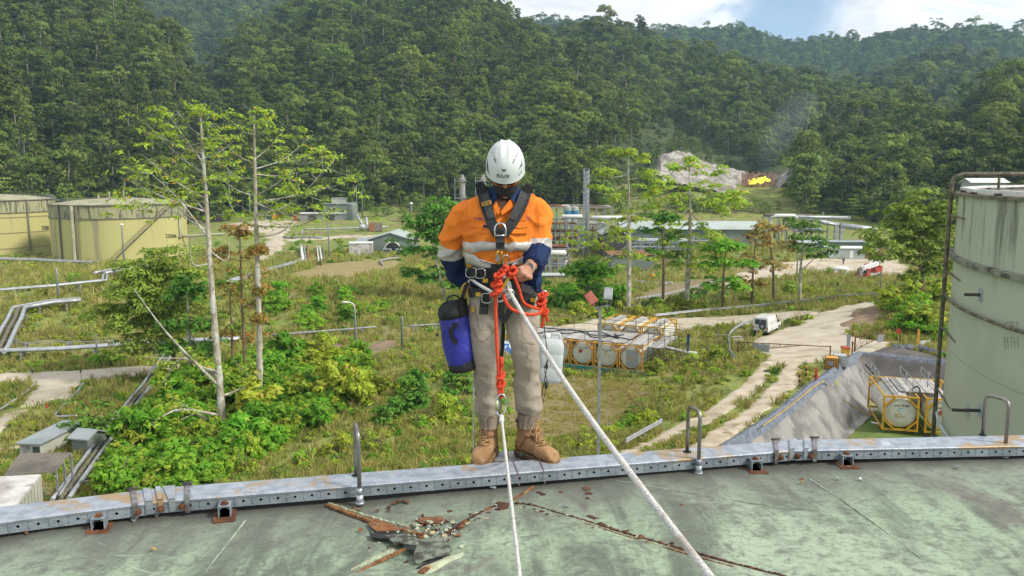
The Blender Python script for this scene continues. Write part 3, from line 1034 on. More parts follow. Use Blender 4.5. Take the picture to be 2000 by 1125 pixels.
for x0, x1 in ((918, 957), (999, 1032)):
 b = MB()
 for (ya, yb, o) in ((437, 456, .011), (434, 443, .014)):
  panel(b, [(x0, ya), (x0, yb), ((x0 + x1) / 2, yb + (2 if o > .012 else 0)), (x1, yb), (x1, ya)], tfront, o)
 b.build('chest_pocket', M['hivis'], shirt)
def strokes(mb, lines, w, fn, out):
 for ln in lines:
  for (x0, y0), (x1, y1) in zip(ln[:-1], ln[1:]):
   dx, dy = x1 - x0, y1 - y0
   L = math.hypot(dx, dy) or 1
   nx, ny = -dy / L * w / 2, dx / L * w / 2
   ex, ey = dx / L * w * .3, dy / L * w * .3
   mb.add([fn(x0 - ex + nx, y0 - ey + ny, out), fn(x0 - ex - nx, y0 - ey - ny, out), fn(x1 + ex - nx, y1 + ey - ny, out), fn(x1 + ex + nx, y1 + ey + ny, out)], [(0, 1, 2, 3)], False)
GLYPH = {'A': [[(0, 1), (.5, 0), (1, 1)], [(.2, .65), (.8, .65)]], 'B': [[(0, 0), (0, 1), (.8, 1), (1, .75), (.8, .5), (0, .5)], [(0, 0), (.75, 0), (.9, .25), (.75, .5)]],
   'C': [[(1, .15), (.7, 0), (.2, 0), (0, .3), (0, .7), (.2, 1), (.7, 1), (1, .85)]], 'E': [[(1, 0), (0, 0), (0, 1), (1, 1)], [(0, .5), (.8, .5)]], 'H': [[(0, 0), (0, 1)], [(1, 0), (1, 1)], [(0, .5), (1, .5)]],
   'I': [[(.5, 0), (.5, 1)]], 'K': [[(0, 0), (0, 1)], [(1, 0), (.1, .5), (1, 1)]], 'L': [[(0, 0), (0, 1), (1, 1)]], 'M': [[(0, 1), (0, 0), (.5, .6), (1, 0), (1, 1)]], 'N': [[(0, 1), (0, 0), (1, 1), (1, 0)]],
   'O': [[(.3, 0), (.7, 0), (1, .3), (1, .7), (.7, 1), (.3, 1), (0, .7), (0, .3), (.3, 0)]], 'P': [[(0, 1), (0, 0), (.8, 0), (1, .25), (.8, .5), (0, .5)]], 'R': [[(0, 1), (0, 0), (.8, 0), (1, .25), (.8, .5), (0, .5)], [(.5, .5), (1, 1)]],
   'S': [[(1, .1), (.7, 0), (.2, 0), (0, .25), (.2, .48), (.8, .52), (1, .75), (.8, 1), (.2, 1), (0, .9)]], 'T': [[(0, 0), (1, 0)], [(.5, 0), (.5, 1)]], 'U': [[(0, 0), (0, .8), (.25, 1), (.75, 1), (1, .8), (1, 0)]],
   'X': [[(0, 0), (1, 1)], [(1, 0), (0, 1)]], 'Y': [[(0, 0), (.5, .5), (1, 0)], [(.5, .5), (.5, 1)]], 'Z': [[(0, 0), (1, 0), (0, 1), (1, 1)]],
   '0': [[(.3, 0), (.7, 0), (1, .3), (1, .7), (.7, 1), (.3, 1), (0, .7), (0, .3), (.3, 0)]], '1': [[(.2, .2), (.5, 0), (.5, 1)]], '2': [[(0, .2), (.3, 0), (.7, 0), (1, .25), (0, 1), (1, 1)]], '5': [[(1, 0), (0, 0), (0, .45), (.7, .4), (1, .7), (.7, 1), (0, 1)]],
   '7': [[(0, 0), (1, 0), (.4, 1)]], '8': [[(.5, .5), (.1, .25), (.5, 0), (.9, .25), (.5, .5), (0, .75), (.5, 1), (1, .75), (.5, .5)]], '3': [[(0, 0), (1, 0), (.5, .45), (1, .7), (.6, 1), (0, .95)]], '6': [[(.8, 0), (.2, .4), (0, .7), (.3, 1), (.7, 1), (1, .7), (.7, .5), (.1, .6)]], '-': [[(.1, .5), (.9, .5)]], ' ': []}
def text_lines(s, x, y, w, h, gap=.35):
 out = []
 for i, ch in enumerate(s):
  for ln in GLYPH.get(ch, []):
   out.append([(x + i * w * (1 + gap) + a * w, y + c * h) for a, c in ln])
 return out
b = MB()
strokes(b, text_lines('TIMOTHY', 927, 425, 2.4, 4.5), .8, tfront, .0125)
strokes(b, text_lines('TR', 1028, 424, 2.4, 4.5), .8, tfront, .0125)
b.build('chest_lettering', mat('purple lettering', (.10, .04, .16), rough=.8), shirt)
b = MB()
panel(b, [(944, 439), (944, 444), (953, 445), (953, 440)], tfront, .019)
b.build('pocket_tag', M['navy'], shirt)
# ---- trousers
TL = [(575, 918, 990, 4.47), (600, 914, 985, 4.465), (612, 912, 983, 4.46), (649, 913, 980, 4.44), (686, 920, 978, 4.43), (724, 927, 975, 4.45), (761, 929, 975, 4.48), (798, 930, 979, 4.50), (808, 935, 975, 4.50), (828, 938, 971, 4.50)]
TR_ = [(575, 984, 1060, 4.47), (600, 982, 1058, 4.465), (612, 984, 1055, 4.46), (649, 990, 1053, 4.43), (686, 998, 1054, 4.42), (724, 1004, 1056, 4.45), (761, 1006, 1057, 4.48), (792, 1009, 1058, 4.50), (808, 1014, 1053, 4.50), (828, 1015, 1047, 4.50)]
def leg_rings(tab, y0, y1, n, seg=28, grow=0.0):
 out = []
 for y in np.linspace(y0, y1, n):
  a, c, Y = ip(tab, y)
  p, q = P(a, y, Y), P(c, y, Y)
  ctr, hw = (p + q) / 2, (q - p).length / 2 + grow
  out.append([ctr + Vector((math.cos(t) * hw, math.sin(t) * (hw * .98 + .004), 0)) for t in (2 * math.pi * k / seg for k in range(seg))])
 return out
b = MB()
b.loft(leg_rings(TL, 578, 812, 40))
b.loft(leg_rings(TR_, 578, 812, 40))
pel = [(528, 922, 1050, 4.45, .125), (550, 921, 1054, 4.46, .130), (575, 918, 1059, 4.465, .135), (595, 925, 1052, 4.465, .115), (606, 945, 1030, 4.465, .07)]
rg = []
for y in np.linspace(528, 606, 14):
 a, c, Y, d = ip(pel, y)
 p, q = P(a, y, Y), P(c, y, Y)
 ctr, hw = (p + q) / 2, (q - p).length / 2
 rg.append([ctr + Vector((math.cos(t) * hw, math.sin(t) * d, 0)) for t in (2 * math.pi * k / 36 for k in range(36))])
b.loft(rg)
me = remeshed(b, .010, 5, M['khaki'], origin_of(man), 'trousers')
def trouser_fold(c):
 x, y, z = c[:, 0], c[:, 1], c[:, 2]
 knee = np.exp(-((z - .50) / .13) ** 2)
 ank = np.exp(-((z - .25) / .11) ** 2)
 a = vnoise(z * 26 + x * 7 + y * 5, x * 6 - y * 8, 31) * (.3 + knee * .8 + ank * 1.3)
 b_ = vnoise(x * 8 + z * 4, z * 5 + y * 7, 33)
 c_ = 1 - 2 * np.abs(vnoise(z * 13 - x * 12 + y * 10, x * 9 + y * 6, 35))
 return .0075 * a + .006 * b_ + .005 * c_ * (.5 + knee + ank)
displace(me, trouser_fold)
trousers = link('trousers', me, man)
for tab in (TL, TR_):
 b = MB()
 b.loft(leg_rings(tab, 806, 834, 9, 36, .003), caps=False)
 me = b.mesh('ankle_cuff', M['khaki_rib'], origin_of(man))
 n = len(me.vertices)
 co = np.empty(n * 3)
 me.vertices.foreach_get('co', co)
 displace(me, lambda c: .003 * np.sign(np.sin(np.arange(len(c)) % 36 * math.pi)) + .0025 * ((np.arange(len(c)) % 2) - .5) * 2)
 link('ankle_cuff', me, trousers)
def lfront(tab, out=.006):
 def fn(px, py, o=out):
  a, c, Y = ip(tab, py)
  u = max(-1, min(1, (px - (a + c) / 2) / ((c - a) / 2)))
  hw = (c - a) / 2 * Y / FPX
  return P(px, py, Y - hw * math.sqrt(max(0, 1 - u * u)) - .008 - o)
 return fn
b = MB()
fL, fR = lfront(TL), lfront(TR_)
def ribbon_px(mb, pts, w, fn, out, th=.004, n=6):
 sp = spline([Vector((x, y, 0)) for x, y in pts], n)
 L, Rr, L2, R2 = [], [], [], []
 for i, p in enumerate(sp):
  t = sp[min(i + 1, len(sp) - 1)] - sp[max(i - 1, 0)]
  t.normalize()
  nx, ny = -t.y * w / 2, t.x * w / 2
  L.append(fn(p.x + nx, p.y + ny, out))
  Rr.append(fn(p.x - nx, p.y - ny, out))
  L2.append(fn(p.x + nx, p.y + ny, out - th))
  R2.append(fn(p.x - nx, p.y - ny, out - th))
 rings = [[L[i], Rr[i], R2[i], L2[i]] for i in range(len(sp))]
 mb.loft(rings, smooth=False)
M['stitch'] = mat('trouser stitching', (.24, .185, .13), rough=.9)
for pts, f in (([(922, 640), (938, 668), (960, 655), (968, 640)], fL), ([(925, 600), (935, 640)], fL), ([(1018, 625), (1022, 660), (1045, 672)], fR), ([(955, 690), (950, 760), (955, 800)], fL), ([(1030, 690), (1034, 760), (1030, 800)], fR)):
 b = MB()
 ribbon_px(b, pts, 1.2, f, .002, .002)
 b.build('seam', M['stitch'], trousers)
b = MB()
panel(b, [(921, 598), (921, 609), (927, 610), (927, 599)], fL, .004)
b.build('pocket_tag', M['tag_or'], trousers)
# ---- body under the clothes: one continuous figure
HT = R(29)
hf = Vector((0, -math.cos(HT), -math.sin(HT)))
hu = Vector((0, -math.sin(HT), math.cos(HT)))
HC = P(987, 325, 4.315)
HM = Matrix((Vector((1, 0, 0)), hf, hu)).transposed()
def hd(x, f, u):
 return HC + HM @ Vector((x, f, u))
b = MB()
Rh = HM.to_3x3()
b.ball(hd(0, -.005, -.012), (.076, .098, .105), 24, 16, Rh)
b.ball(hd(0, .022, -.095), (.060, .070, .060), 20, 12, Rh)
b.ball(hd(0, .070, -.132), (.026, .022, .018), 12, 8, Rh)
b.tube([hd(0, .098, -.030), hd(0, .116, -.056), hd(0, .100, -.066)], [.010, .0135, .009], 10)
for s in (-1, 1):
 b.ball(hd(s * .078, -.012, -.045), (.010, .019, .030), 10, 8, Rh)
 b.ball(hd(s * .034, .078, -.030), (.022, .014, .012), 10, 8, Rh)
 b.ball(hd(s * .042, .066, -.058), (.022, .018, .018), 10, 8, Rh)
b.tube([hd(0, -.02, -.07), P(985, 388, 4.42), P(984, 412, 4.43)], [.058, .060, .075], 20)
b.ball(P(980, 412, 4.43), (.15, .085, .07), 24, 12)
b.loft([[T_at(2 * math.pi * k / 32, y, -.022) for k in range(32)] for y in np.linspace(392, 555, 24)])
b.loft(leg_rings(TL, 585, 850, 30, 24, -.016))
b.loft(leg_rings(TR_, 585, 850, 30, 24, -.016))
b.loft([[p.lerp(Vector((P(988, 560, 4.46).x, 4.46, p.z)), .18) for p in q] for q in rg])
for pts, wr, hand in ((ARM_L, P(918, 562, 4.60), None), (ARM_R, P(1031, 526, 4.205), None)):
 c, rr = arm_path(pts, 6)
 b.tube(c + [wr], [max(.030, r * .70) for r in rr[:-1]] + [.034, .028], 18)
Hw, Hk = P(1031, 526, 4.205), P(1013, 537, 4.145)
ax = (Hk - Hw).normalized()
toC = Vector((0, -1, 0))
sd_ = ax.cross(toC).normalized()
toC = sd_.cross(ax).normalized()
def hp(a, s, o):
 return Hw + ax * a + sd_ * s + toC * o
b.tube([hp(-.01, 0, 0), hp(.03, 0, .004), hp(.062, 0, .008), hp(.078, 0, .008)], [.028, .036, .038, .030], 16)
for k, (s, ln) in enumerate(((-.030, .9), (-.010, 1.0), (.010, .97), (.029, .82))):
 b.tube([hp(.060, s, .030), hp(.084 * (.9 + .1 * ln), s, .030), hp(.098 * ln, s * .95, .008), hp(.090 * ln, s * .9, -.018), hp(.066, s * .85, -.024)],
   [.0115, .0112, .0105, .0098, .0085], 10)
b.tube([hp(.020, -.026, .020), hp(.046, -.040, .034), hp(.070, -.028, .046), hp(.088, -.008, .047)], [.013, .0125, .0112, .0095], 10)
Gw = P(918, 562, 4.60)
for k in range(4):
 o = Vector((.012, 0, -.016 * k))
 b.tube([Gw + Vector((.006, -.02, .01)) + o, Gw + Vector((.035, -.045, .004)) + o, Gw + Vector((.055, -.035, 0)) + o, Gw + Vector((.050, -.012, -.004)) + o], [.012, .011, .010, .009], 8)
b.ball(Gw + Vector((.012, -.01, -.02)), (.03, .022, .042), 14, 10)
b.tube([Gw + Vector((0, -.01, .015)), Gw + Vector((.02, -.04, .028)), Gw + Vector((.045, -.05, .022))], [.012, .011, .009], 8)
me = remeshed(b, .0062, 3, M['skin'], origin_of(man), 'body')
body = link('body', me, man)
# ---- head gear
b = MB()
b.tube([hd(s * .084, -.02, -.02) for s in (1,)] + [hd(.088, -.07, -.03), hd(.05, -.10, -.05), hd(-.05, -.10, -.05), hd(-.088, -.07, -.03), hd(-.084, -.02, -.02)], .012, 8)
b.build('hair', mat('dark hair', (.02, .015, .012), rough=.8), man)
A_, B_, C_ = .102, .136, .136
def hel(px, py, out=.001):
 d = ray(px, py)
 o = Vector((0, 0, CAMZ)) - HC
 MI = HM.transposed()
 o, dl = MI @ o, MI @ d
 S = Vector((1 / (A_ + out), 1 / (B_ + out), 1 / (C_ + out)))
 o2 = Vector((o.x * S.x, o.y * S.y, o.z * S.z))
 d2 = Vector((dl.x * S.x, dl.y * S.y, dl.z * S.z))
 a, bq, c = d2.dot(d2), 2 * o2.dot(d2), o2.dot(o2) - 1
 disc = max(0, bq * bq - 4 * a * c)
 k = (-bq - math.sqrt(disc)) / (2 * a)
 return Vector((0, 0, CAMZ)) + d * k
b = MB()
rings = []
for i in range(-2, 17):
 v = i / 16 * math.pi / 2
 q = []
 for k in range(64):
  a = 2 * math.pi * k / 64
  if i < 0:
   rr_, z = 1.0 + .012 * (-i), -.010 * (-i)
  else:
   rr_, z = math.cos(min(v, 1.555)), math.sin(v) * C_
  rr_ = rr_ ** .96
  x, f = math.sin(a) * rr_ * A_, math.cos(a) * rr_ * B_
  if i >= 6:
   z += .006 * math.exp(-((abs(x) - .020) / .006) ** 2) * min(1, (i - 6) / 4) * (1 if f > -.08 else 0)
   z -= .003 * math.exp(-(x / .012) ** 2) * min(1, (i - 6) / 4)
  if i < 0:
   z -= .006 * max(0, math.cos(a)) * (-i) / 2
  q.append(hd(x, f, z))
 rings.append(q)
b.loft(rings, caps=False)
inner = [[p.lerp(HC, .05) for p in q] for q in (rings[0], rings[3], rings[8], rings[-1])]
b.loft([rings[0], inner[0]], caps=False)
b.loft(inner, caps=False)
hm = b.build('helmet', M['helmet'], man)
b = MB()
Kx, Ky, Ks = 930, 260, 1 / 7.033
def kc(pts):
 return [(Kx + x * Ks, Ky + y * Ks) for x, y in pts]
strokes(b, [kc(q) for q in ([(291, 562), (288, 605)], [(320, 564), (298, 584), (324, 609)], [(330, 611), (352, 572), (370, 614)], [(380, 615), (408, 576)], [(404, 576), (420, 576)], [(372, 614), (384, 615)], [(428, 574), (420, 614)], [(459, 577), (432, 594), (455, 617)])], 1.25, hel, .0018)
b.build('helmet_lettering', M['print'], hm)
for pts in ([(212, 262), (240, 272), (262, 330), (228, 318)], [(240, 340), (262, 345), (276, 408), (262, 400)], [(575, 280), (548, 290), (526, 334), (560, 328)], [(543, 352), (518, 360), (495, 418), (512, 412)],
   [(343, 488), (380, 500), (415, 494), (410, 515), (380, 532), (355, 515)],
   [(157, 345), (163, 440), (182, 572), (150, 520), (142, 430)], [(630, 368), (634, 430), (622, 540), (580, 592), (598, 470)]):
 b = MB()
 q = kc(pts)
 panel(b, q, lambda x, y, o: hel(x, y, o), .0016)
 b.build('vent', M['vent'], hm)
b = MB()
for s in (-1, 1):
 b.box(hd(s * .1045, .005, -.006), (.007, .028, .022), HM)
b.build('side_clip', M['web2'], hm)
# ---- face: glasses and mask
b = MB()
nx_, ny_ = 24, 9
gr_ = []
for j in range(ny_ + 1):
 row = []
 for i in range(nx_ + 1):
  a = (i / nx_ - .5) * 2.9
  t = j / ny_
  u = -.052 - .104 * t
  bulge = math.sin(t * math.pi) * .010
  wd = .0815 - .020 * t ** 2
  row.append(hd(math.sin(a) * wd, .010 + math.cos(a) * (.094 + bulge - .012 * t), u + .012 * math.cos(a) * (1 - t) - .006 * math.cos(a)))
 gr_.append(row)
for j in range(ny_):
 b.add(gr_[j] + gr_[j + 1], [(i, nx_ + 1 + i, nx_ + 2 + i, i + 1) for i in range(nx_)], True)
me = b.mesh('face_mask', M['mask'], origin_of(man))
displace(me, lambda c: -.012 + fold(c, .0012))
link('face_mask', me, man)
b = MB()
for s in (-1, 1):
 q = []
 for t in np.linspace(0, 1, 10):
  a = s * (.10 + 1.05 * t)
  hh = .017 * (1 - .55 * t ** 2)
  q.append([hd(math.sin(a) * .080, .018 + math.cos(a) * .097, -.036 + hh * .8), hd(math.sin(a) * .082, .020 + math.cos(a) * .099, -.036), hd(math.sin(a) * .080, .018 + math.cos(a) * .096, -.036 - hh)])
 b.loft(q, caps=False)
gl = b.build('safety_glasses', M['lens'], man)
b = MB()
for s in (-1, 1):
 b.tube([hd(math.sin(s * a) * .081, .019 + math.cos(a) * .098, -.036 - .017 * (1 - .55 * ((a - .1) / 1.05) ** 2)) for a in np.linspace(.1, 1.15, 8)] + [hd(s * .082, .03, -.03), hd(s * .082, -.02, -.028)], .0022, 6)
b.tube([hd(-.012, .117, -.034), hd(0, .119, -.031), hd(.012, .117, -.034)], .002, 6)
b.build('glasses_frame', M['frame_or'], gl)
# ---- boots
def boot(heel, ang, name='boot'):
 root_rot = Matrix.Rotation(ang, 3, 'Z')
 def q(x, y, z):
  return Vector(heel) + root_rot @ Vector((x * 1.08, y * 1.06, z * 1.13))
 b = MB()
 prof = [(-.085, .030, .058), (-.07, .036, .085), (-.03, .040, .10), (.02, .042, .105), (.07, .045, .085), (.12, .049, .070), (.165, .049, .062), (.195, .041, .050), (.212, .024, .034)]
 rings = []
 for y, w, h in prof:
  rg_ = []
  for k in range(18):
   t = 2 * math.pi * k / 18
   c, s = math.cos(t), math.sin(t)
   rg_.append(q(math.copysign(abs(c) ** .8, c) * w, y, .022 + max(0, h * (.5 + .5 * math.copysign(abs(s) ** .85, s)))))
  rings.append(rg_)
 b.loft(rings)
 rings = []
 for z, y, wx, wy in ((.05, -.03, .041, .052), (.10, -.028, .041, .058), (.135, -.022, .043, .055), (.165, -.018, .047, .056), (.190, -.016, .050, .058)):
  rings.append([q(math.cos(2 * math.pi * k / 18) * wx, y + math.sin(2 * math.pi * k / 18) * wy, z) for k in range(18)])
 b.loft(rings)
 me = remeshed(b, .0065, 3, M['boot'], origin_of(man), name)
 displace(me, lambda c: fold(c, .0012, 2.5))
 o = link(name, me, man)
 b = MB()
 out = [(-.040, -.06), (-.03, -.088), (0, -.095), (.03, -.088), (.040, -.06), (.043, 0), (.050, .08), (.053, .14), (.046, .19), (.026, .215), (0, .222), (-.026, .215), (-.046, .19), (-.053, .14), (-.050, .08), (-.043, 0)]
 b.loft([[q(x, y, z) for x, y in out] for z in (0, .022, .030)])
 b.build('sole', M['sole'], o)
 b = MB()
 b.tube([q(math.cos(t) * .049, -.016 + math.sin(t) * .057, .190) for t in np.linspace(math.pi * .62, math.pi * 2.38, 16)], .011, 8)
 b.tube([q(math.cos(t) * .045, -.018 + math.sin(t) * .055, .165) for t in np.linspace(math.pi * .70, math.pi * 2.30, 16)], .006, 8)
 b.build('padded_collar', M['bootdark'], o)
 b = MB()
 b.loft([[q(-.022, y, z), q(.022, y, z), q(.022, y - .006, z - .004), q(-.022, y - .006, z - .004)] for y, z in ((.095, .10), (.055, .128), (.040, .165), (.044, .215), (.050, .225))])
 b.build('tongue', M['boot'], o)
 b = MB()
 lv = [(.124, .100), (.098, .115), (.076, .134), (.060, .155), (.056, .177), (.058, .200)]
 for i, (y, z) in enumerate(lv):
  w = .026 + .002 * i
  b.tube([q(-w, y - .008, z - .006), q(0, y + .010, z + .006), q(w, y - .008, z - .006)], .0027, 6)
  if i < len(lv) - 1:
   y2, z2 = lv[i + 1]
   for s in (-1, 1):
    b.tube([q(-s * w, y - .006, z - .004), q(0, (y + y2) / 2 + .012, (z + z2) / 2 + .006), q(s * w, y2 - .006, z2 - .004)], .0027, 6)
 for s in (-1, 1):
  b.tube(spline([q(0, .056, .19), q(s * .03, .072, .20), q(s * .05, .066, .165), q(s * .03, .066, .14), q(s * .008, .062, .175)], 5), .0026, 6)
  b.tube(spline([q(0, .056, .19), q(s * .018, .075, .16), q(s * .030, .090, .115), q(s * .036, .085, .09)], 5), .0026, 6)
 b.build('lace', M['lace'], o)
 b = MB()
 for y, z in lv[:5]:
  for s in (-1, 1):
   b.ball(q(s * .029, y - .010, z - .006), .0045, 6, 4)
 b.build('eyelet', M['darksteel'], o)
 b = MB()
 b.tube([q(-.050, .115, .050), q(-.040, .120, .082), q(0, .124, .094), q(.040, .120, .082), q(.050, .115, .050)], .0022, 6)
 b.tube([q(-.047, -.02, .06), q(-.047, .02, .115), q(-.040, .035, .15)], .002, 6)
 b.tube([q(.047, -.02, .06), q(.047, .02, .115), q(.040, .035, .15)], .002, 6)
 b.build('stitching', M['sole'], o)
 return o
ZF = P(995, 897, MAN_Y).z
boot(Vector((P(954, 880, 4.50).x, 4.555, ZF)), R(180 - 14))
boot(Vector((P(1033, 880, 4.50).x, 4.53, ZF)), R(180 + 42))
# ---- harness
hz = []
def strap(pts, w, fn=tfront, out=.016, m='web', name='harness_strap', th=.005):
 b = MB()
 ribbon_px(b, pts, w, fn, out, th)
 return b.build(name, M[m], man)
def air(Y):
 return lambda px, py, o: P(px, py, Y - o)
strap([(940, 366), (947, 396), (957, 428), (972, 458)], 21, out=.030, m='web')
strap([(944, 366), (951, 396), (961, 426)], 15, out=.034, m='web2')
strap([(1031, 366), (1021, 396), (1004, 430), (983, 458)], 21, out=.030, m='web')
strap([(1027, 366), (1016, 396), (1000, 428)], 15, out=.034, m='web2')
strap([(977, 452), (977, 486)], 17, out=.045)
strap([(977, 458), (977, 474)], 15, out=.050, m='web2')
for pts in ([(926, 362), (941, 353), (958, 372), (946, 388)], [(1044, 366), (1030, 357), (1012, 374), (1022, 388)]):
 b = MB()
 f1, f2 = [P(x, y, 4.36) for x, y in pts], [P(x, y, 4.36 + .10) for x, y in pts]
 b.hexa(f2 if pts[0][0] < 980 else f2[::-1], f1 if pts[0][0] < 980 else f1[::-1])
 b.build('shoulder_pad', M['web'], man, bevel=.004)
b = MB()
panel(b, [(940, 396), (942, 403), (961, 398), (959, 390)], tfront, .0365)
tg = b.build('strap_tag', M['tag_or'], man)
b = MB()
strokes(b, [[(x, y - (x - 942) * .28) for x, y in ln] for ln in text_lines('PETZL', 943, 397.2, 2.2, 3.6)], .7, tfront, .038)
b.build('tag_lettering', M['print'], tg)
b = MB()
b.tube(spline([tfront(967, 461, .055), tfront(966, 448, .060), tfront(970, 439, .062), tfront(977, 436, .063), tfront(984, 439, .062), tfront(988, 448, .060), tfront(987, 461, .055)], 5), .0045, 8)
b.tube([tfront(966, 460, .055), tfront(988, 460, .055)], .0042, 8)
b.build('chest_ring', M['steel'], man)
strap([(913, 533), (945, 534), (977, 533), (1010, 536), (1052, 541)], 21, out=.024, th=.01, name='harness_belt')
strap([(960, 528), (977, 526), (1000, 528)], 24, out=.034, th=.008, m='web', name='belt_pad')
def hips(px, py, o):
 a, c, Y, d = ip([(500, 915, 1045, 4.44, .14), (540, 920, 1052, 4.455, .140), (575, 917, 1060, 4.465, .145), (595, 914, 1058, 4.465, .135), (625, 913, 1055, 4.46, .11)], py)
 u = max(-1, min(1, (px - (a + c) / 2) / ((c - a) / 2)))
 return P(px, py, Y - d * (1 - abs(u) ** 2.4) ** .45 - o)
strap([(944, 528), (949, 560), (946, 590), (944, 614)], 17, hips, .026)
strap([(944, 600), (944, 614)], 15, hips, .030, 'web2')
strap([(915, 572), (928, 571), (946, 570)], 17, hips, .020)
strap([(958, 545), (968, 572), (980, 592)], 13, hips, .022)
strap([(1000, 548), (1012, 575), (1022, 585), (1045, 590)], 22, hips, .020)
strap([(1018, 560), (1034, 566), (1050, 566)], 15, hips, .022, 'web2')
strap([(985, 560), (982, 590), (978, 608), (984, 625), (1000, 600)], 12, hips, .024)
strap([(981, 625), (983, 650), (980, 690), (977, 700)], 7, air(4.44), .01)
strap([(920, 520), (923, 545)], 10, hips, .04, 'web2')
b = MB()
for x, y in ((934, 575), (948, 548), (1041, 586)):
 panel(b, [(x - 5, y - 4), (x - 5, y + 4), (x + 5, y + 4), (x + 5, y - 4)], hips, .034)
b.build('buckle', M['gold'], man)
b = MB()
for x, y, w in ((920, 532, 9), (938, 534, 8), (951, 582, 9)):
 b.tube(spline([hips(x - w, y - 8, .038), hips(x + w, y - 8, .040), hips(x + w, y + 8, .038), hips(x - w, y + 8, .036), hips(x - w, y - 8, .038)], 3), .0028, 6)
b.build('adjuster_frame', M['steel'], man)
b = MB()
b.tube(spline([tfront(973, 490, .055), tfront(969, 502, .060), tfront(974, 515, .060), tfront(981, 505, .058), tfront(979, 491, .055)], 4), .006, 8)
dv = b.build('chest_ascender', M['gold'], man)
b = MB()
b.hexa([tfront(x, y, .062) for x, y in ((968, 498), (968, 510), (975, 512), (976, 498))], [tfront(x, y, .078) for x, y in ((968, 498), (968, 510), (975, 512), (976, 498))])
b.build('cam_body', M['galv_dull'], dv)
b = MB()
b.tube(spline([tfront(983, 514, .065), tfront(984, 502, .070), tfront(989, 498, .072), tfront(994, 504, .070), tfront(993, 517, .066), tfront(985, 521, .064), tfront(983, 514, .065)], 4), .0042, 8)
b.build('carabiner', M['steel'], man)
DV = P(988, 556, 4.10)
b = MB()
for sgn, mm_, o in ((0, 'steel', 0), (1, 'steel', .03)):
 pts = [(978, 540), (986, 536), (998, 552), (1001, 570), (992, 580), (980, 574)]
 f1, f2 = [P(x, y, 4.08 + o) for x, y in pts], [P(x, y, 4.085 + o) for x, y in pts]
 b.loft([f2, f1], smooth=False)
ds = b.build('descender', M['steel'], man)
b = MB()
b.beam(P(996, 538, 4.07), P(978, 570, 4.07), .014, .012, (0, 1, 0))
b.build('lever', M['gold'], ds)
b = MB()
for x, y in ((986, 549), (993, 567)):
 b.cyl(P(x, y, 4.07), P(x, y, 4.125), .014, seg=14)
b.build('pulley', M['darksteel'], ds)
b = MB()
b.tube(spline([P(972, 590, 4.09), P(970, 575, 4.08), P(982, 566, 4.07), P(998, 566, 4.07), P(1003, 574, 4.08), P(990, 584, 4.08), P(972, 590, 4.09)], 4), .006, 8)
b.build('carabiner', M['steel'], man)
b = MB()
wd = (Hk - Hw).normalized()
wc = Hw.lerp(P(1038, 520, 4.25), .25)
w1 = wd.cross(Vector((0, 0, 1))).normalized()
w2 = wd.cross(w1)
b.tube([wc + (w1 * math.cos(t) + w2 * math.sin(t)) * .031 for t in np.linspace(0, 2 * math.pi, 20)[:-1]], .0055, 6, closed=True)
wa = b.build('watch_strap', M['steel'], man)
b = MB()
b.cyl(wc + Vector((.004, -.028, .012)), wc + Vector((.005, -.040, .017)), .018, seg=16)
b.build('watch_face', M['darksteel'], wa)
# ---------------------------------------------------------------- ropes and gear hanging on him (things of their own)
def knot(mb, c, size, r, turns=3, ax=Vector((0, 0, 1)), seed=0):
 rs = random.Random(seed)
 ax = ax.normalized()
 s1 = ax.orthogonal().normalized()
 s2 = ax.cross(s1)
 pts = []
 for k in range(turns * 10 + 1):
  t = k / 10 * 2 * math.pi
  h = (k / (turns * 10) - .5) * size * 2.2
  rad = size * (.5 + .18 * math.sin(t * .5 + seed))
  pts.append(c + ax * (h + .3 * size * math.sin(t * 1.5 + seed)) + (s1 * math.cos(t) + s2 * math.sin(t)) * rad)
 mb.tube(pts, r, 8)
 mb.tube(spline([c - ax * size * 1.2, c + s1 * size * .55, c + s2 * size * .5 + ax * size * .4, c + ax * size * 1.2], 5), r, 8)
Rr0 = P(990, 560, 4.09)
Rr1 = P(1392, 1133, 1.62)
dirr = (Rr1 - Rr0)
b = MB()
ext = Rr1 + dirr.normalized() * 3.2
b.tube([Rr0 + dirr * (k / 40) + Vector((0, 0, -.045 * math.sin(math.pi * k / 40))) for k in range(41)] + [ext], .0093, 12)
main = b.single('main_rope', 'thick white working rope running from the descender down to the lower right', 'rope', M['ropewhite'])
b = MB()
b.tube(spline([P(988, 566, 4.11), P(975, 578, 4.12), P(958, 569, 4.16), P(935, 556, 4.28), P(921, 546, 4.42), P(915, 552, 4.52)], 6), .0085, 10)
b.single('rope_tail', 'short grey rope tail held at the hip beside the blue bag', 'rope', M['ropewhite'])
b = MB()
Y0 = 4.09
b.tube(spline([P(1000, 533, 4.10), P(990, 525, 4.08), P(978, 528, 4.08), P(971, 545, 4.07), P(968, 580, 4.07), P(969, 640, 4.06), P(972, 700, 4.05), P(975, 735, 4.04)], 6), .0085, 10)
b.tube(spline([P(971, 545, 4.07), P(974, 560, 4.06), P(966, 575, 4.06), P(973, 560, 4.05)], 6), .0085, 10)
for i, (x, y, s) in enumerate(((973, 547, .034), (971, 566, .034), (1000, 532, .028), (986, 527, .02))):
 knot(b, P(x, y, 4.065), s, .009, 3, Vector((.3, -.2, 1)), i)
knot(b, P(977, 745, 4.045), .030, .0085, 3, Vector((0, 0, 1)), 5)
b.tube(spline([P(980, 700, 4.05), P(979, 725, 4.04), P(975, 760, 4.03), P(975, 774, 4.03), P(980, 774, 4.03), P(981, 755, 4.04)], 5), .0078, 10)
b.single('red_lanyard', 'red orange rope lanyard with knots hanging down in front of the trousers', 'rope', M['ropered'])
b = MB()
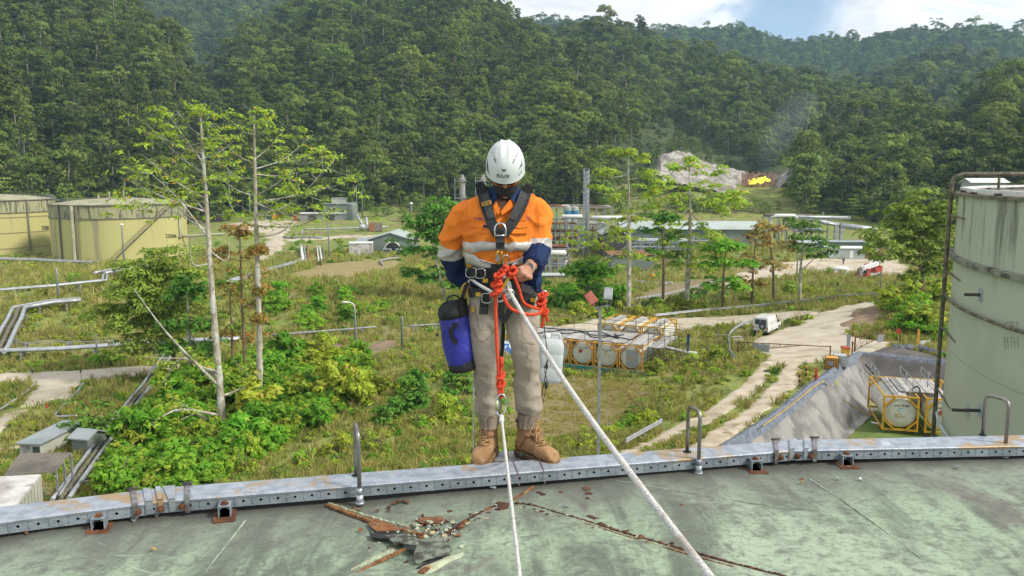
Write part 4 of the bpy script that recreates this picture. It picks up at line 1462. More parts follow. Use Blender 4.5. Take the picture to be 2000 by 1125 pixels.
b.tube([P(979.5, 697, 4.05), P(980, 716, 4.045)], .0098, 10)
b.single('rope_sleeve', 'short red sleeve on the lanyard tail above its lower knot', 'sleeve', M['ropered'])
b = MB()
b.tube(spline([P(984, 572, 4.08), P(986, 585, 4.06), P(1000, 604, 4.06), P(1030, 614, 4.10), P(1052, 612, 4.20), P(1060, 600, 4.24), P(1064, 590, 4.26)], 6), .0085, 10)
b.tube(spline([P(1000, 535, 4.11), P(1012, 560, 4.12), P(1022, 590, 4.14), P(1040, 600, 4.20), P(1056, 604, 4.24)], 6), .008, 10)
knot(b, P(1058, 588, 4.25), .034, .009, 4, Vector((.2, 0, 1)), 9)
knot(b, P(1062, 606, 4.25), .026, .009, 3, Vector((-.4, 0, 1)), 11)
b.tube(spline([P(1060, 606, 4.24), P(1066, 615, 4.25), P(1070, 628, 4.26)], 5), .008, 10)
b.tube(spline([P(1057, 608, 4.24), P(1061, 622, 4.25), P(1058, 640, 4.26)], 5), .008, 10)
b.tube(spline([P(1058, 590, 4.25), P(1062, 574, 4.28), P(1060, 568, 4.34)], 5), .008, 10)
b.single('red_rope_coil', 'coiled red orange rope looped from the harness to the left hip', 'rope', M['ropered'])
b = MB()
b.tube(spline([P(1058, 584, 4.30), P(1058, 572, 4.30), P(1063, 568, 4.30), P(1067, 572, 4.30), P(1066, 586, 4.30), P(1062, 590, 4.30), P(1058, 584, 4.30)], 4), .0042, 8)
b.single('hip_carabiner', 'steel carabiner on the gear loop holding the red rope coil', 'carabiner', M['steel'])
t = thing('screwgate_carabiner', 'large pale carabiner joining the red lanyard knot to the white rope', 'carabiner', P(979, 810, 4.02))
b = MB()
b.tube(spline([P(970, 805, 4.02), P(970, 784, 4.02), P(975, 772, 4.02), P(983, 771, 4.02), P(988, 780, 4.02), P(988, 796, 4.02), P(984, 807, 4.01), P(975, 811, 4.01), P(970, 805, 4.02)], 5), .0048, 10)
b.build('frame', M['steel'], t)
b = MB()
b.cyl(P(970, 800, 4.02), P(970.5, 782, 4.02), .0085, seg=10)
b.build('gate_sleeve', mat('pale green metal', (.42, .52, .30), rough=.4, metal=.4), t)
b = MB()
B0 = P(979, 812, 4.01)
B1 = P(1016, 1134, 2.35)
dd = B1 - B0
b.tube([B0 + dd * (k / 30) for k in range(31)] + [B1 + dd.normalized() * 2.6], .0068, 10)
for k in range(3):
 knot(b, B0 + dd * (.02 + .012 * k), .012, .006, 2, dd, k)
b.single('backup_rope', 'thin white safety rope running from the carabiner down across the roof', 'rope', M['ropewhite'])
b = MB()
b.tube(spline([P(976, 812, 4.02), P(984, 850, 4.10), P(991, 885, 4.25), P(994, 893, 4.36)], 5), .006, 8)
b.single('cow_tail', 'short frayed brown rope end hanging beside the left boot', 'rope', mat('brown rope', (.30, .21, .13), (.2, .14, .09), 80, .9))
b = MB()
pts = [P(925, 727, 4.62)] + [Vector((P(925, 727, 4.62).x - .002, 4.62 + .04 * k / 10, P(925, 727, 4.62).z - 6.5 * k / 10)) for k in range(1, 11)]
b.tube(pts, .0055, 8)
b.single('hanging_rope', 'thin pale rope hanging straight down below the blue bag', 'rope', M['ropewhite'])
t = thing('rope_bag', 'blue drum shaped rope bag with black base and drawstring top', 'bag', P(905, 722, 4.44))
a0, a1 = P(887, 616, 4.44), P(904, 706, 4.44)
ax_ = (a1 - a0)
def bagring(c, r, seg=32, w=0.0, seed=0):
 d = ax_.normalized()
 s1 = d.cross(Vector((0, 1, 0))).normalized()
 s2 = d.cross(s1)
 return [c + (s1 * math.cos(2 * math.pi * k / seg) + s2 * math.sin(2 * math.pi * k / seg)) * (r + w * math.sin(k * 2.9 + seed) + w * .6 * math.sin(k * 1.7 + seed * 3)) for k in range(seg)]
b = MB()
b.loft([bagring(a0 + ax_ * f, r, 32, .0016, f * 4) for f, r in ((0, .082), (.08, .086), (.3, .088), (.6, .088), (.85, .086), (1.0, .083))], caps=False)
me = b.mesh('bag_body', M['bagblue'], origin_of(t))
displace(me, lambda c: fold(c, .0055))
link('bag_body', me, t)
b = MB()
b.loft([bagring(a0 + ax_ * f, r) for f, r in ((.96, .085), (1.14, .084), (1.18, .076))])
b.build('bag_base', M['web'], t)
b = MB()
b.loft([bagring(a0 + ax_ * f, r, 32, w, 2) for f, r, w in ((.03, .0845, .001), (-.10, .084, .003), (-.20, .072, .007), (-.27, .052, .008), (-.31, .036, .008), (-.29, .02, .004))])
b.build('gathered_top', M['web'], t)
b = MB()
b.tube(spline([P(872, 592, 4.40), P(876, 580, 4.40), P(888, 577, 4.40), P(899, 583, 4.41), P(900, 592, 4.42)], 5), .005, 6)
b.tube(spline([P(866, 606, 4.37), P(858, 625, 4.36), P(855, 645, 4.36), P(853, 654, 4.36)], 5), .0016, 6)
b.box(P(854, 654, 4.36), (.012, .012, .016))
b.build('drawcord', M['cord'], t)
b = MB()
def bagf(px, py, o):
 y = (py - 614) / 92
 cx = 886 + 17 * y
 u = max(-1, min(1, (px - cx) / 29.5))
 return P(px, py, 4.44 - .090 * math.sqrt(max(0, 1 - u * u)) - o)
ribbon_px(b, [(888, 636), (880, 648), (884, 662), (893, 672)], 8, bagf, .012)
ribbon_px(b, [(884, 633), (894, 636)], 9, bagf, .008)
b.build('side_handle', M['web'], t)
b = MB()
ribbon_px(b, [(903, 580), (907, 600), (909, 619)], 15, bagf, .006)
ribbon_px(b, [(914, 552), (908, 566), (903, 582)], 7, air(4.42), .02)
b.build('hanging_strap', M['web'], t)
b = MB()
b.tube(spline([P(905, 582, 4.41), P(902, 568, 4.41), P(906, 556, 4.41), P(913, 553, 4.41), P(914, 562, 4.41), P(909, 580, 4.41), P(905, 582, 4.41)], 4), .0042, 8)
b.single('bag_carabiner', 'gold carabiner clipping the blue rope bag to the harness', 'carabiner', M['gold'])
M['plastic'] = mat('translucent white plastic', (.72, .76, .76), (.66, .70, .71), 5, .45, 0, .1, 12, spec=.4, trans=.45)
t = thing('jerry_can', 'translucent white plastic water can hanging behind the left leg', 'can', P(1076, 742, 4.62))
def rrect(c, hx, hy, r, z):
 pts = []
 for cx_, cy_, a in ((1, 1, 0), (-1, 1, 90), (-1, -1, 180), (1, -1, 270)):
  for k in range(5):
   q = R(a + k * 22.5)
   pts.append(Vector((c.x + cx_ * (hx - r) + r * math.cos(q), c.y + cy_ * (hy - r) + r * math.sin(q), z)))
 return pts
cc = P(1071, 742, 4.66)
b = MB()
sh = Matrix.Rotation(R(4), 3, 'Y')
rgs = []
for dz, s in ((0, .86), (.008, .96), (.022, 1), (.085, 1), (.090, .975), (.095, 1), (.165, 1), (.170, .975), (.175, 1), (.215, .99), (.235, .93), (.246, .80), (.250, .55)):
 rgs.append([cc + sh @ (p - cc) for p in rrect(cc, .072 * s, .085 * s, .028, cc.z + dz)])
b.loft(rgs)
b.build('can_body', M['plastic'], t)
b = MB()
b.cyl(cc + sh @ Vector((-.03, 0, .245)), cc + sh @ Vector((-.03, 0, .275)), .022, seg=16)
b.build('cap', M['white'], t)
b = MB()
b.tube(spline([cc + sh @ Vector((.05, 0, .24)), cc + sh @ Vector((.045, 0, .272)), cc + sh @ Vector((.01, 0, .272)), cc + sh @ Vector((.0, 0, .245))], 5), .008, 8)
b.build('handle', M['plastic'], t)
b = MB()
b.tube(spline([P(1062, 606, 4.33), P(1063, 640, 4.40), P(1069, 690, 4.50), P(1068, 715, 4.52), P(1064, 740, 4.52), P(1060, 760, 4.52), P(1058, 780, 4.52), P(1059, 790, 4.52)], 6), .0026, 6)
b.tube(spline([P(1070, 700, 4.51), P(1064, 722, 4.515), P(1068, 745, 4.52), P(1063, 775, 4.52), P(1059, 790, 4.52)], 6), .0022, 6)
b.tube(spline([P(1072, 690, 4.51), P(1067, 712, 4.51), P(1062, 718, 4.51)], 4), .004, 6)
b.ball(P(1067, 752, 4.515), (.011, .010, .022), 10, 8)
b.ball(P(1068, 716, 4.515), (.008, .008, .016), 10, 8)
b.single('dark_cord', 'dark green cord with toggles dangling in front of the water can', 'cord', M['cord'])
# ---------------------------------------------------------------- the tank we stand on
fe = [P(x, y, z=0) for x, y in ((0, 1015), (318, 979), (1000, 920), (1550, 880), (2000, 870))]
def circ(a, b, c):
 ax, ay, bx, by, cx, cy_ = a.x, a.y, b.x, b.y, c.x, c.y
 d = 2 * (ax * (by - cy_) + bx * (cy_ - ay) + cx * (ay - by))
 ux = ((ax * ax + ay * ay) * (by - cy_) + (bx * bx + by * by) * (cy_ - ay) + (cx * cx + cy_ * cy_) * (ay - by)) / d
 uy = ((ax * ax + ay * ay) * (cx - bx) + (bx * bx + by * by) * (ax - cx) + (cx * cx + cy_ * cy_) * (bx - ax)) / d
 return Vector((ux, uy, 0)), math.hypot(ax - ux, ay - uy)
TC, TR0 = circ(fe[0], fe[2], fe[4])
print('own tank', TC, TR0)
TRIM = TR0 + .17
ZROOF = -.088
def roof_z(x, y):
 r = math.hypot(x - TC.x, y - TC.y)
 return ZROOF + (TRIM - r) * .03
def on_roof(px, py, up=0.0):
 d = ray(px, py)
 z = ZROOF
 for _ in range(6):
  p = P(px, py, z=z + up)
  z = roof_z(p.x, p.y)
 return Vector((p.x, p.y, z + up))
def roof_material():
 m = bpy.data.materials.new('weathered green roof paint')
 m.use_nodes = True
 t = NT(m.node_tree)
 tc = t.n('ShaderNodeTexCoord')
 v = tc.outputs['Object']
 stre = t.scalevec(v, (1.6, .32, 1))
 w = t.noise(v, 1.1, 8, .62, .6)
 w2 = t.noise(stre, 2.6, 8, .66, .8)
 fine = t.noise(v, 34, 6, .7)
 med = t.noise(v, 9, 7, .68, .5)
 col = t.mix(t.step(w2, .36, .60), (.125, .155, .112), (.29, .375, .255))
 col = t.mix(t.math('MULTIPLY', t.step(w, .47, .66), .75), col, (.36, .44, .315))
 col = t.mix(t.math('MULTIPLY', t.step(med, .47, .68), .80), col, (.115, .12, .098))
 col = t.mix(t.math('MULTIPLY', t.step(fine, .47, .64), .5), col, (.10, .105, .09))
 col = t.mix(t.math('MULTIPLY', t.step(t.noise(v, 60, 4, .7), .58, .70), .5), col, (.42, .48, .38))
 pg = t.noise(t.scalevec(v, (1, .7, 1)), 1.7, 7, .66, 1.0)
 col = t.mix(t.math('MULTIPLY', t.step(pg, .55, .68), .7), col, (.135, .115, .105))
 for ang, seed_, k_ in ((.5, 3.1, .6), (-.7, 8.7, .5), (1.2, 5.5, .45)):
  rt = t.n('ShaderNodeVectorRotate', _rotation_type='Z_AXIS', Vector=v, Angle=ang)
  q = t.vmath('ADD', t.scalevec(rt.outputs[0], (1.6, 34, 1)), (seed_, 0, 0)).outputs[0]
  sm = t.math('MULTIPLY', t.step(t.noise(q, 1.0, 5, .7), .60, .70), t.step(t.noise(v, 1.5 + seed_ * .1, 4), .47, .60))
  col = t.mix(t.math('MULTIPLY', sm, k_), col, (.47, .53, .43))
 vo = t.n('ShaderNodeTexVoronoi', Scale=46)
 t.put(vo.inputs['Vector'], v)
 col = t.mix(t.math('MULTIPLY', t.math('MULTIPLY', t.math('LESS_THAN', vo.outputs[0], .16), t.step(t.noise(v, 3.7, 3), .5, .6)), .7), col, (.07, .06, .05))
 rs_ = t.noise(v, 4.2, 5, .6, .3)
 col = t.mix(t.math('MULTIPLY', t.step(rs_, .70, .78), .8), col, (.24, .10, .045))
 rs2 = t.noise(v, 21, 5, .6, .2)
 col = t.mix(t.math('MULTIPLY', t.step(rs2, .73, .78), .8), col, (.20, .085, .04))
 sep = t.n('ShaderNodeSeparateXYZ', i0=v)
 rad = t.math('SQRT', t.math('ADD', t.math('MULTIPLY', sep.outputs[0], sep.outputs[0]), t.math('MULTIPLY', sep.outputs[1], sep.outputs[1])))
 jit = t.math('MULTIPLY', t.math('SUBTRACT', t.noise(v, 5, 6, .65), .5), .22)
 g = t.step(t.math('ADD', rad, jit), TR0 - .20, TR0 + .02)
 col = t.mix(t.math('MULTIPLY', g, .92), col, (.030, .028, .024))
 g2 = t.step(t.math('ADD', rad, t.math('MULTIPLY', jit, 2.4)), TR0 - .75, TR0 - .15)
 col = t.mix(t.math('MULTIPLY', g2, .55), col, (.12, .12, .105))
 b = t.n('ShaderNodeBsdfPrincipled', Base__Color=col, Roughness=.75)
 b.inputs['Specular IOR Level'].default_value = .3
 hgt = t.math('ADD', t.math('MULTIPLY', med, .6), t.math('MULTIPLY', fine, .4))
 bp = t.n('ShaderNodeBump', Strength=.55, Distance=.010, Height=hgt)
 t.put(b.inputs['Normal'], bp.outputs[0])
 t.n('ShaderNodeOutputMaterial', Surface=b)
 return m
M['roof'] = roof_material()
M['shell'] = mat('pale green tank paint', (.40, .46, .34), (.34, .39, .29), .5, .6, spec=.3, c3=(.26, .27, .22), s3=.35, lo3=.55, hi3=.7)
own = thing('storage_tank', 'green roofed storage tank in the foreground that the worker stands on', 'tank', (TC.x, TC.y, -16))
a0_ = math.atan2(4.2 - TC.y, 0 - TC.x)
th = np.concatenate([np.linspace(a0_ - math.pi, a0_ - .5, 40)[:-1], np.linspace(a0_ - .5, a0_ + .5, 420)[:-1], np.linspace(a0_ + .5, a0_ + math.pi, 40)])
rr = np.concatenate([np.linspace(.01, TRIM - 3.0, 20)[:-1], np.linspace(TRIM - 3.0, TRIM, 150)])
A, RR = np.meshgrid(th, rr)
X, Y = TC.x + RR * np.cos(A), TC.y + RR * np.sin(A)
Z = ZROOF + (TRIM - RR) * .03 + .010 * vnoise(X * 1.3, Y * 1.3, 41) + .004 * vnoise(X * 4.5, Y * 4.5, 42) + .0016 * vnoise(X * 17, Y * 17, 43)
for (px, py, rad_, dep) in ((800, 1075, .16, .030), (760, 1040, .12, .016), (860, 1020, .10, .010)):
 c = on_roof(px, py)
 Z -= dep * np.exp(-((X - c.x) ** 2 + (Y - c.y) ** 2) / rad_ ** 2)
X, Y, Z = X - TC.x, Y - TC.y, Z + 16
me = grid_mesh('roof', X[:, ::-1], Y[:, ::-1], Z[:, ::-1], M['roof'])
for p in me.polygons:
 pass
ro = link('roof', me, own)
b = MB()
b.smooth = True
b.revolve((TC.x, TC.y, 0), [(TRIM, ZROOF + .01), (TRIM + .01, ZROOF - .02), (TRIM + .005, -6), (TRIM + .005, -12), (TRIM + .005, -17)], 160)
b.build('shell', M['shell'], own)
b = MB()
b.revolve((TC.x, TC.y, 0), [(TRIM - .02, ZROOF - .005), (TRIM - .02, ZROOF + .03), (TRIM + .06, ZROOF + .03), (TRIM + .06, ZROOF - .06), (TRIM, ZROOF - .06)], 160)
b.build('rim_angle', M['rust'], own)
# ---- perforated edge beam in three straight lengths
M['beamgalv'] = mat('weathered galvanised beam', (.40, .44, .49), (.29, .33, .38), 16, .5, .35, .25, 70, spec=.5, c3=(.40, .29, .17), s3=3.4, lo3=.50, hi3=.59, c4=(.52, .55, .58), s4=6, lo4=.60, hi4=.68)
M['beamface'] = mat('galvanised beam face', (.30, .345, .375), (.22, .26, .285), 10, .55, .35, .25, 60, spec=.4, c3=(.18, .20, .20), s3=5, lo3=.6, hi3=.75)
BEAMPX = [((-330, 1062), (-330, 1030)), ((318, 979), (318, 953)), ((1550, 880), (1550, 860)), ((2330, 864), (2330, 843))]
BF = [P(a[0], a[1], z=0) for a, c in BEAMPX]
BB = [P(c[0], c[1], z=0) for a, c in BEAMPX]
BH = .056
for k in (0, -1, 0, -1):
 for E in (BF, BB):
  q = Matrix.Rotation((.22 if k == 0 else -.22), 3, 'Z') @ (E[k] - TC)
  q = q.normalized() * (TR0 + (.16 if E is BB else 0)) + TC
  E.insert(0, q) if k == 0 else E.append(q)
def beam_length(i):
 f0, f1, b0, b1 = BF[i], BF[i + 1], BB[i], BB[i + 1]
 d = (f1 - f0)
 L = d.length
 d.normalize()
 nrm = Vector((d.y, -d.x, 0))
 b = MB()
 up = Vector((0, 0, 1))
 lip = .012
 for fa, fb, ba, bb in ((f0, f1, b0, b1),):
  top = [fa + nrm * .004, fb + nrm * .004, bb, ba]
  b.mi = 0
  b.loft([[fa + nrm * .002 - up * .014, fa + nrm * .006 - up * .002, fa + nrm * .002 + up * .002, fa - nrm * .012 + up * .0035, ba + up * .0035 + nrm * .006, ba + up * .001 - nrm * .002, ba - up * .016, ba - up * .016 + nrm * .004, ba - up * .004 + nrm * .006, fa - up * .004 - nrm * .004, fa - nrm * .002 - up * .014],
    [fb + nrm * .002 - up * .014, fb + nrm * .006 - up * .002, fb + nrm * .002 + up * .002, fb - nrm * .012 + up * .0035, bb + up * .0035 + nrm * .006, bb + up * .001 - nrm * .002, bb - up * .016, bb - up * .016 + nrm * .004, bb - up * .004 + nrm * .006, fb - up * .004 - nrm * .004, fb - nrm * .002 - up * .014]], smooth=False)
 b.mi = 1
 n = max(1, int(round(L / .083)))
 cw = L / n
 hr = .0075
 for k in range(n):
  c = f0 + d * (cw * (k + .5)) - up * (BH * .52 + .004)
  sq, ci = [], []
  for q in range(12):
   a = 2 * math.pi * q / 12
   cc, ss = math.cos(a), math.sin(a)
   m_ = max(abs(cc) / (cw / 2), abs(ss) / ((BH - .014) / 2))
   sq.append(c + d * (cc / m_) + up * (ss / m_))
   ci.append(c + d * (cc * hr) + up * (ss * hr))
  o = len(b.v)
  b.v += [tuple(p) for p in sq + ci + [p - nrm * .005 for p in ci]]
  for q in range(12):
   q2 = (q + 1) % 12
   b.f += [[o + q, o + q2, o + 12 + q2, o + 12 + q], [o + 12 + q, o + 12 + q2, o + 24 + q2, o + 24 + q]]
   b.m += [1, 1]
   b.sm += [False, False]
 b.mi = 1
 b.beam(f0 - up * .0145 - nrm * .003, f1 - up * .0145 - nrm * .003, .006, .004)
 b.beam(f0 - up * (BH + .001) - nrm * .006, f1 - up * (BH + .001) - nrm * .006, .012, .006)
 for k in range(n + 1):
  c = f0 + d * (cw * k)
  b.beam(c - up * .016 - nrm * .004, c - up * BH - nrm * .004, .016, .003, d.cross(up))
 b.mi = 2
 b.beam(f0 - up * .034 - nrm * .03, f1 - up * .034 - nrm * .03, .004, .040)
 return b.build('edge_beam', [M['beamgalv'], M['beamface'], M['black']], own)
for i in range(len(BF) - 1):
 beam_length(i)
def along(px, front=True):
 E = BF if front else BB
 best = None
 for k in range(len(E) - 1):
  for t in np.linspace(0, 1, 120):
   p = E[k].lerp(E[k + 1], t)
   if p.y < 1:
    continue
   e = abs(proj(p)[0] - px)
   if best is None or e < best[0]:
    best = (e, p, (E[k + 1] - E[k]).normalized())
 return best[1], best[2]
def splice(px):
 f, d = along(px)
 bk, _ = along(px - 4 if px < 1000 else px + 2, False)
 return f, bk, d
for cols, kind in (((285, 300), 0), ((328, 342), 0), ((306, 318), 1), ((1540, 1552), 1), ((1568, 1580), 1)):
 f0, b0, d = splice(cols[0])
 f1, b1, _ = splice(cols[1])
 b = MB()
 up = Vector((0, 0, 1))
 n_ = Vector((d.y, -d.x, 0))
 h = .010 + .003 * kind
 b.hexa([f0 + n_ * .009 + up * (h - .004), f1 + n_ * .009 + up * (h - .004), b1 + up * (h - .004), b0 + up * (h - .004)], [f0 + n_ * .009 + up * h, f1 + n_ * .009 + up * h, b1 + up * h, b0 + up * h])
 b.hexa([f0 + n_ * .004 - up * .055, f1 + n_ * .004 - up * .055, f1 - up * .055, f0 - up * .055], [f0 + n_ * .010 + up * h, f1 + n_ * .010 + up * h, f1 + up * h, f0 + up * h])
 b.build('splice_plate', M['beamgalv'] if kind else M['galv'], own)
for px in (262, 368, 1512, 1590):
 f, bk, d = splice(px)
 n_ = Vector((d.y, -d.x, 0))
 up = Vector((0, 0, 1))
 b = MB()
 w = .011
 pts = [f + n_ * .013 - up * .064, f + n_ * .013 + up * .010, bk + up * .010, bk - n_ * .008 + up * .006, bk - n_ * .008 - up * .06]
 for a, c in zip(pts[:-1], pts[1:]):
  b.beam(a, c, .022, .004, n_ if abs((c - a).z) > .03 else up)
 o = b.build('clamp_band', mat('stained clamp steel', (.20, .17, .15), (.34, .33, .33), 24, .45, .7), own)
 b = MB()
 q = bk + up * .012
 b.box(q, (.040, .014, .012), math.atan2(d.y, d.x))
 b.cyl(q - d * .03 + up * .006, q + d * .03 + up * .006, .005, seg=8)
 b.build('buckle', M['darksteel'], o)
for px, dy in ((271, .034), (314, .034), (353, .033), (1527, .032), (1557, .032), (1586, .032)):
 f, d = along(px)
 n_ = Vector((d.y, -d.x, 0))
 c = f - Vector((0, 0, dy)) + n_ * .012
 b = MB()
 b.cyl(c - n_ * .004, c + n_ * .002, .017, seg=14)
 b.cyl(c, c + n_ * .013, .012, seg=6)
 b.cyl(c + n_ * .013, c + n_ * .020, .006, seg=8)
 b.build('bolt', M['rust'], own)
# ---- channel brackets carrying the beam
def bracket(px, py, wpx, ang=None):
 base = on_roof(px, py)
 f, d = along(px)
 d_r = (base - TC)
 d_r.z = 0
 d_r.normalize()
 if ang is not None:
  d_r = Matrix.Rotation(ang, 3, 'Z') @ d_r
 sd_ = Vector((d_r.y, -d_r.x, 0))
 w = wpx / FPX * base.y
 h = w * 1.05
 up = Vector((0, 0, 1))
 t = .006
 L = .20
 b = MB()
 for s in (-1, 1):
  b.beam(base + sd_ * s * (w / 2) + up * h / 2, base + sd_ * s * (w / 2) + up * h / 2 + d_r * L, t, h)
 b.beam(base + up * h, base + up * h + d_r * L, w + t, t)
 b.beam(base + up * t / 2, base + up * t / 2 + d_r * L, w - t, t)
 for s in (-1, 1):
  b.beam(base + sd_ * s * (w / 2 - .007) + up * (h * .84), base + sd_ * s * (w / 2 - .007) + up * (h * .84) + d_r * L, .010, .004)
 o = b.build('beam_bracket', M['beamface'], own)
 b = MB()
 c = base + up * (h + .005) + d_r * .03
 b.cyl(c - up * .003, c + up * .004, .019, seg=14)
 b.cyl(c, c + up * .014, .011, seg=6)
 b.build('bolt', M['rust'], o)
 b = MB()
 b.box(base + d_r * .03 + up * .003, (w * 1.9, .16, .006), math.atan2(sd_.y, sd_.x))
 b.build('base_plate', M['rust'], o)
bracket(192, 1037, 24)
bracket(439, 1012, 23)
bracket(1478, 921, 20, R(-6))
bracket(1656, 911, 20, R(-8))
# ---- handhold hoops
def hoop(fb, ft, bb, bt, group=None):
 f0 = on_roof(*fb)
 b0 = P(bb[0], bb[1], z=0.0)
 zt = P(ft[0], ft[1], Y=f0.y).z
 zb = P(bt[0], bt[1], Y=b0.y).z
 z = (zt + zb) / 2
 f1, b1 = Vector((f0.x, f0.y, z)), Vector((b0.x, b0.y, z))
 d = (b1 - f1)
 L = d.length
 d.normalize()
 up = Vector((0, 0, 1))
 r = .04
 arc1 = [f1 - up * r + d * 0] + [f1 - up * r + d * r + (-d * math.cos(a) + up * math.sin(a)) * r for a in np.linspace(.2, math.pi / 2, 6)]
 arc2 = [b1 - up * r - d * r + (d * math.cos(a) + up * math.sin(a)) * r for a in np.linspace(math.pi / 2, .2, 6)] + [b1 - up * r]
 b = MB()
 b.tube([f0 + up * .02] + arc1 + arc2 + [b0 - up * .02], .0108, 12)
 o = b.build('hoop', M['hoop'], own)
 b = MB()
 b.cyl(f0, f0 + up * .05, .019, seg=12)
 b.cyl(f0 + up * .05, f0 + up * .085, .016, seg=6)
 b.cyl(f0 - up * .0, f0 + up * .012, .024, seg=12)
 b.build('socket', M['galv'], o)
 b = MB()
 b.cyl(b0 + up * .0032, b0 + up * .007, .024, seg=16)
 b.build('collar_hole', M['black'], o)
M['hoop'] = mat('worn steel tube', (.22, .20, .17), (.34, .34, .33), 16, .35, .8, .1, 60, spec=.5, stretch=(1, 1, .25))
hoop((703, 984), (700, 842), (696, 930), (697, 826))
hoop((1364, 925), (1366, 806), (1342, 884), (1342, 790))
hoop((1962, 893), (1968, 787), (1919, 851), (1922, 766))
# ---- rusted seams, torn plates and flakes
M['rust2'] = mat('dark flaking rust', (.10, .045, .03), (.055, .03, .022), 22, .95, 0, .8, 70, c3=(.25, .10, .035), s3=16, lo3=.54, hi3=.62)
M['rust_or'] = mat('orange rust', (.27, .125, .05), (.17, .07, .03), 16, .95, 0, .7, 50, c3=(.36, .27, .15), s3=10, lo3=.55, hi3=.66)
M['paintchip'] = mat('pale green paint edge', (.42, .47, .33), (.34, .36, .24), 14, .8, 0, .3, 30, c3=(.40, .33, .17), s3=9, lo3=.52, hi3=.64)
M['lap'] = mat('worn lap edge', (.36, .42, .32), (.20, .22, .17), 7, .85, lo=.4, hi=.6)
M['scab'] = mat('scabby dark paint', (.19, .225, .17), (.075, .07, .06), 16, .9, 0, .9, 40, lo=.42, hi=.58, c3=(.20, .09, .04), s3=11, lo3=.58, hi3=.66)
fr_ = random.Random(5)
def rough_strip(pts, w, h, m, name, jag=.5, step=26, lift=0.0):
 sp = spline([Vector((x, y, 0)) for x, y in pts], step)
 b = MB()
 rings = []
 n = len(sp)
 P3 = [on_roof(p.x, p.y) for p in sp]
 for i, p in enumerate(P3):
  t = P3[min(i + 1, n - 1)] - P3[max(i - 1, 0)]
  t.z = 0
  t.normalize()
  sd_ = Vector((t.y, -t.x, 0))
  tp = min(1, i / 4, (n - 1 - i) / 4) * .8 + .2
  wa, wb = w * tp * fr_.uniform(1 - jag, 1 + jag), w * tp * fr_.uniform(1 - jag, 1 + jag)
  hh = (h * .55 * tp + .002) * fr_.uniform(.55, 1.3)
  wa, wb = wa * .8, wb * .8
  up = Vector((0, 0, lift))
  rings.append([p + sd_ * wa + up - Vector((0, 0, .004)), p + sd_ * wa * .7 + up + Vector((0, 0, hh)), p + up + Vector((0, 0, hh * fr_.uniform(.7, 1.25))), p - sd_ * wb * .7 + up + Vector((0, 0, hh * .8)), p - sd_ * wb + up - Vector((0, 0, .004))])
 b.loft(rings, smooth=False)
 return b.build(name, m, own)
rough_strip([(636, 985), (680, 1002), (730, 1020), (790, 1036), (835, 1046)], .012, .010, M['rust_or'], 'rusty_seam', .35)
rough_strip([(640, 983), (684, 998), (735, 1014), (800, 1031)], .008, .012, M['paintchip'], 'lifted_paint_edge', .4)
rough_strip([(690, 1124), (740, 1097), (794, 1071)], .010, .010, M['rust_or'], 'rusty_seam', .4)
rough_strip([(676, 1121), (730, 1092), (770, 1074)], .012, .012, M['paintchip'], 'lifted_paint_edge', .5)
rough_strip([(868, 1046), (905, 1022), (945, 1000), (985, 983)], .016, .014, M['rust2'], 'rusty_seam', .6)
rough_strip([(1000, 978), (1022, 964), (1042, 950)], .012, .008, M['rust_or'], 'rusty_seam', .4)
rough_strip([(1004, 984), (1040, 988), (1085, 1002), (1130, 1014)], .011, .013, M['rust2'], 'rusty_seam', .6)
rough_strip([(1130, 1014), (1200, 1036), (1290, 1062), (1370, 1084), (1440, 1104), (1545, 1130)], .013, .011, M['rust2'], 'rusty_seam', .45)
rough_strip([(1128, 1018), (1200, 1041), (1290, 1068), (1370, 1091), (1440, 1111)], .006, .008, M['rust_or'], 'rust_line', .5)
rough_strip([(1006, 990), (1080, 1006), (1160, 1034), (1240, 1058)], .006, .006, M['paintchip'], 'lifted_paint_edge', .5)
rough_strip([(1578, 934), (1640, 974), (1700, 1016), (1745, 1050), (1800, 1092)], .005, .0025, M['lap'], 'plate_lap', .6)
rough_strip([(1180, 935), (1330, 960), (1480, 985), (1600, 998)], .004, .0025, M['lap'], 'plate_lap', .5)
rough_strip([(398, 1122), (420, 1092), (446, 1060), (480, 1015)], .005, .0025, M['lap'], 'plate_lap', .6)
rough_strip([(40, 1110), (160, 1090), (280, 1085)], .004, .0025, M['lap'], 'plate_lap', .5)
def torn_plate(pts, m, lift, name='torn_plate', th=.004, curl=.02):
 q = []
 lf = []
 for i, (a, c) in enumerate(zip(pts, pts[1:] + pts[:1])):
  for k in range(3):
   j = 1.3 if k else .4
   q.append((a[0] + (c[0] - a[0]) * k / 3 + fr_.uniform(-j, j), a[1] + (c[1] - a[1]) * k / 3 + fr_.uniform(-j, j) * .5))
   if isinstance(lift, (list, tuple)):
    lf.append((lift[i] * (3 - k) + lift[(i + 1) % len(lift)] * k) / 3)
 pts, lift = q, lf or lift
 n = len(pts)
 base = [on_roof(x, y) for x, y in pts]
 c = sum(base, Vector((0, 0, 0))) / n
 top = []
 for i, p in enumerate(base):
  k = (lift[i] if isinstance(lift, (list, tuple)) else lift) * .26 + .001
  top.append(p + Vector((fr_.uniform(-.003, .003), fr_.uniform(-.003, .003), k)))
 mid = c + Vector((0, 0, (sum(lift) / n if isinstance(lift, (list, tuple)) else lift) + fr_.uniform(-.003, .006)))
 b = MB()
 vs = top + [mid] + [p - Vector((0, 0, th)) for p in top] + [mid - Vector((0, 0, th))]
 fs = []
 for i in range(n):
  j = (i + 1) % n
  fs += [(i, j, n), (n + 1 + j, n + 1 + i, 2 * n + 1), (j, i, n + 1 + i, n + 1 + j)]
 b.add(vs, fs, False)
 return b.build(name, m, own)
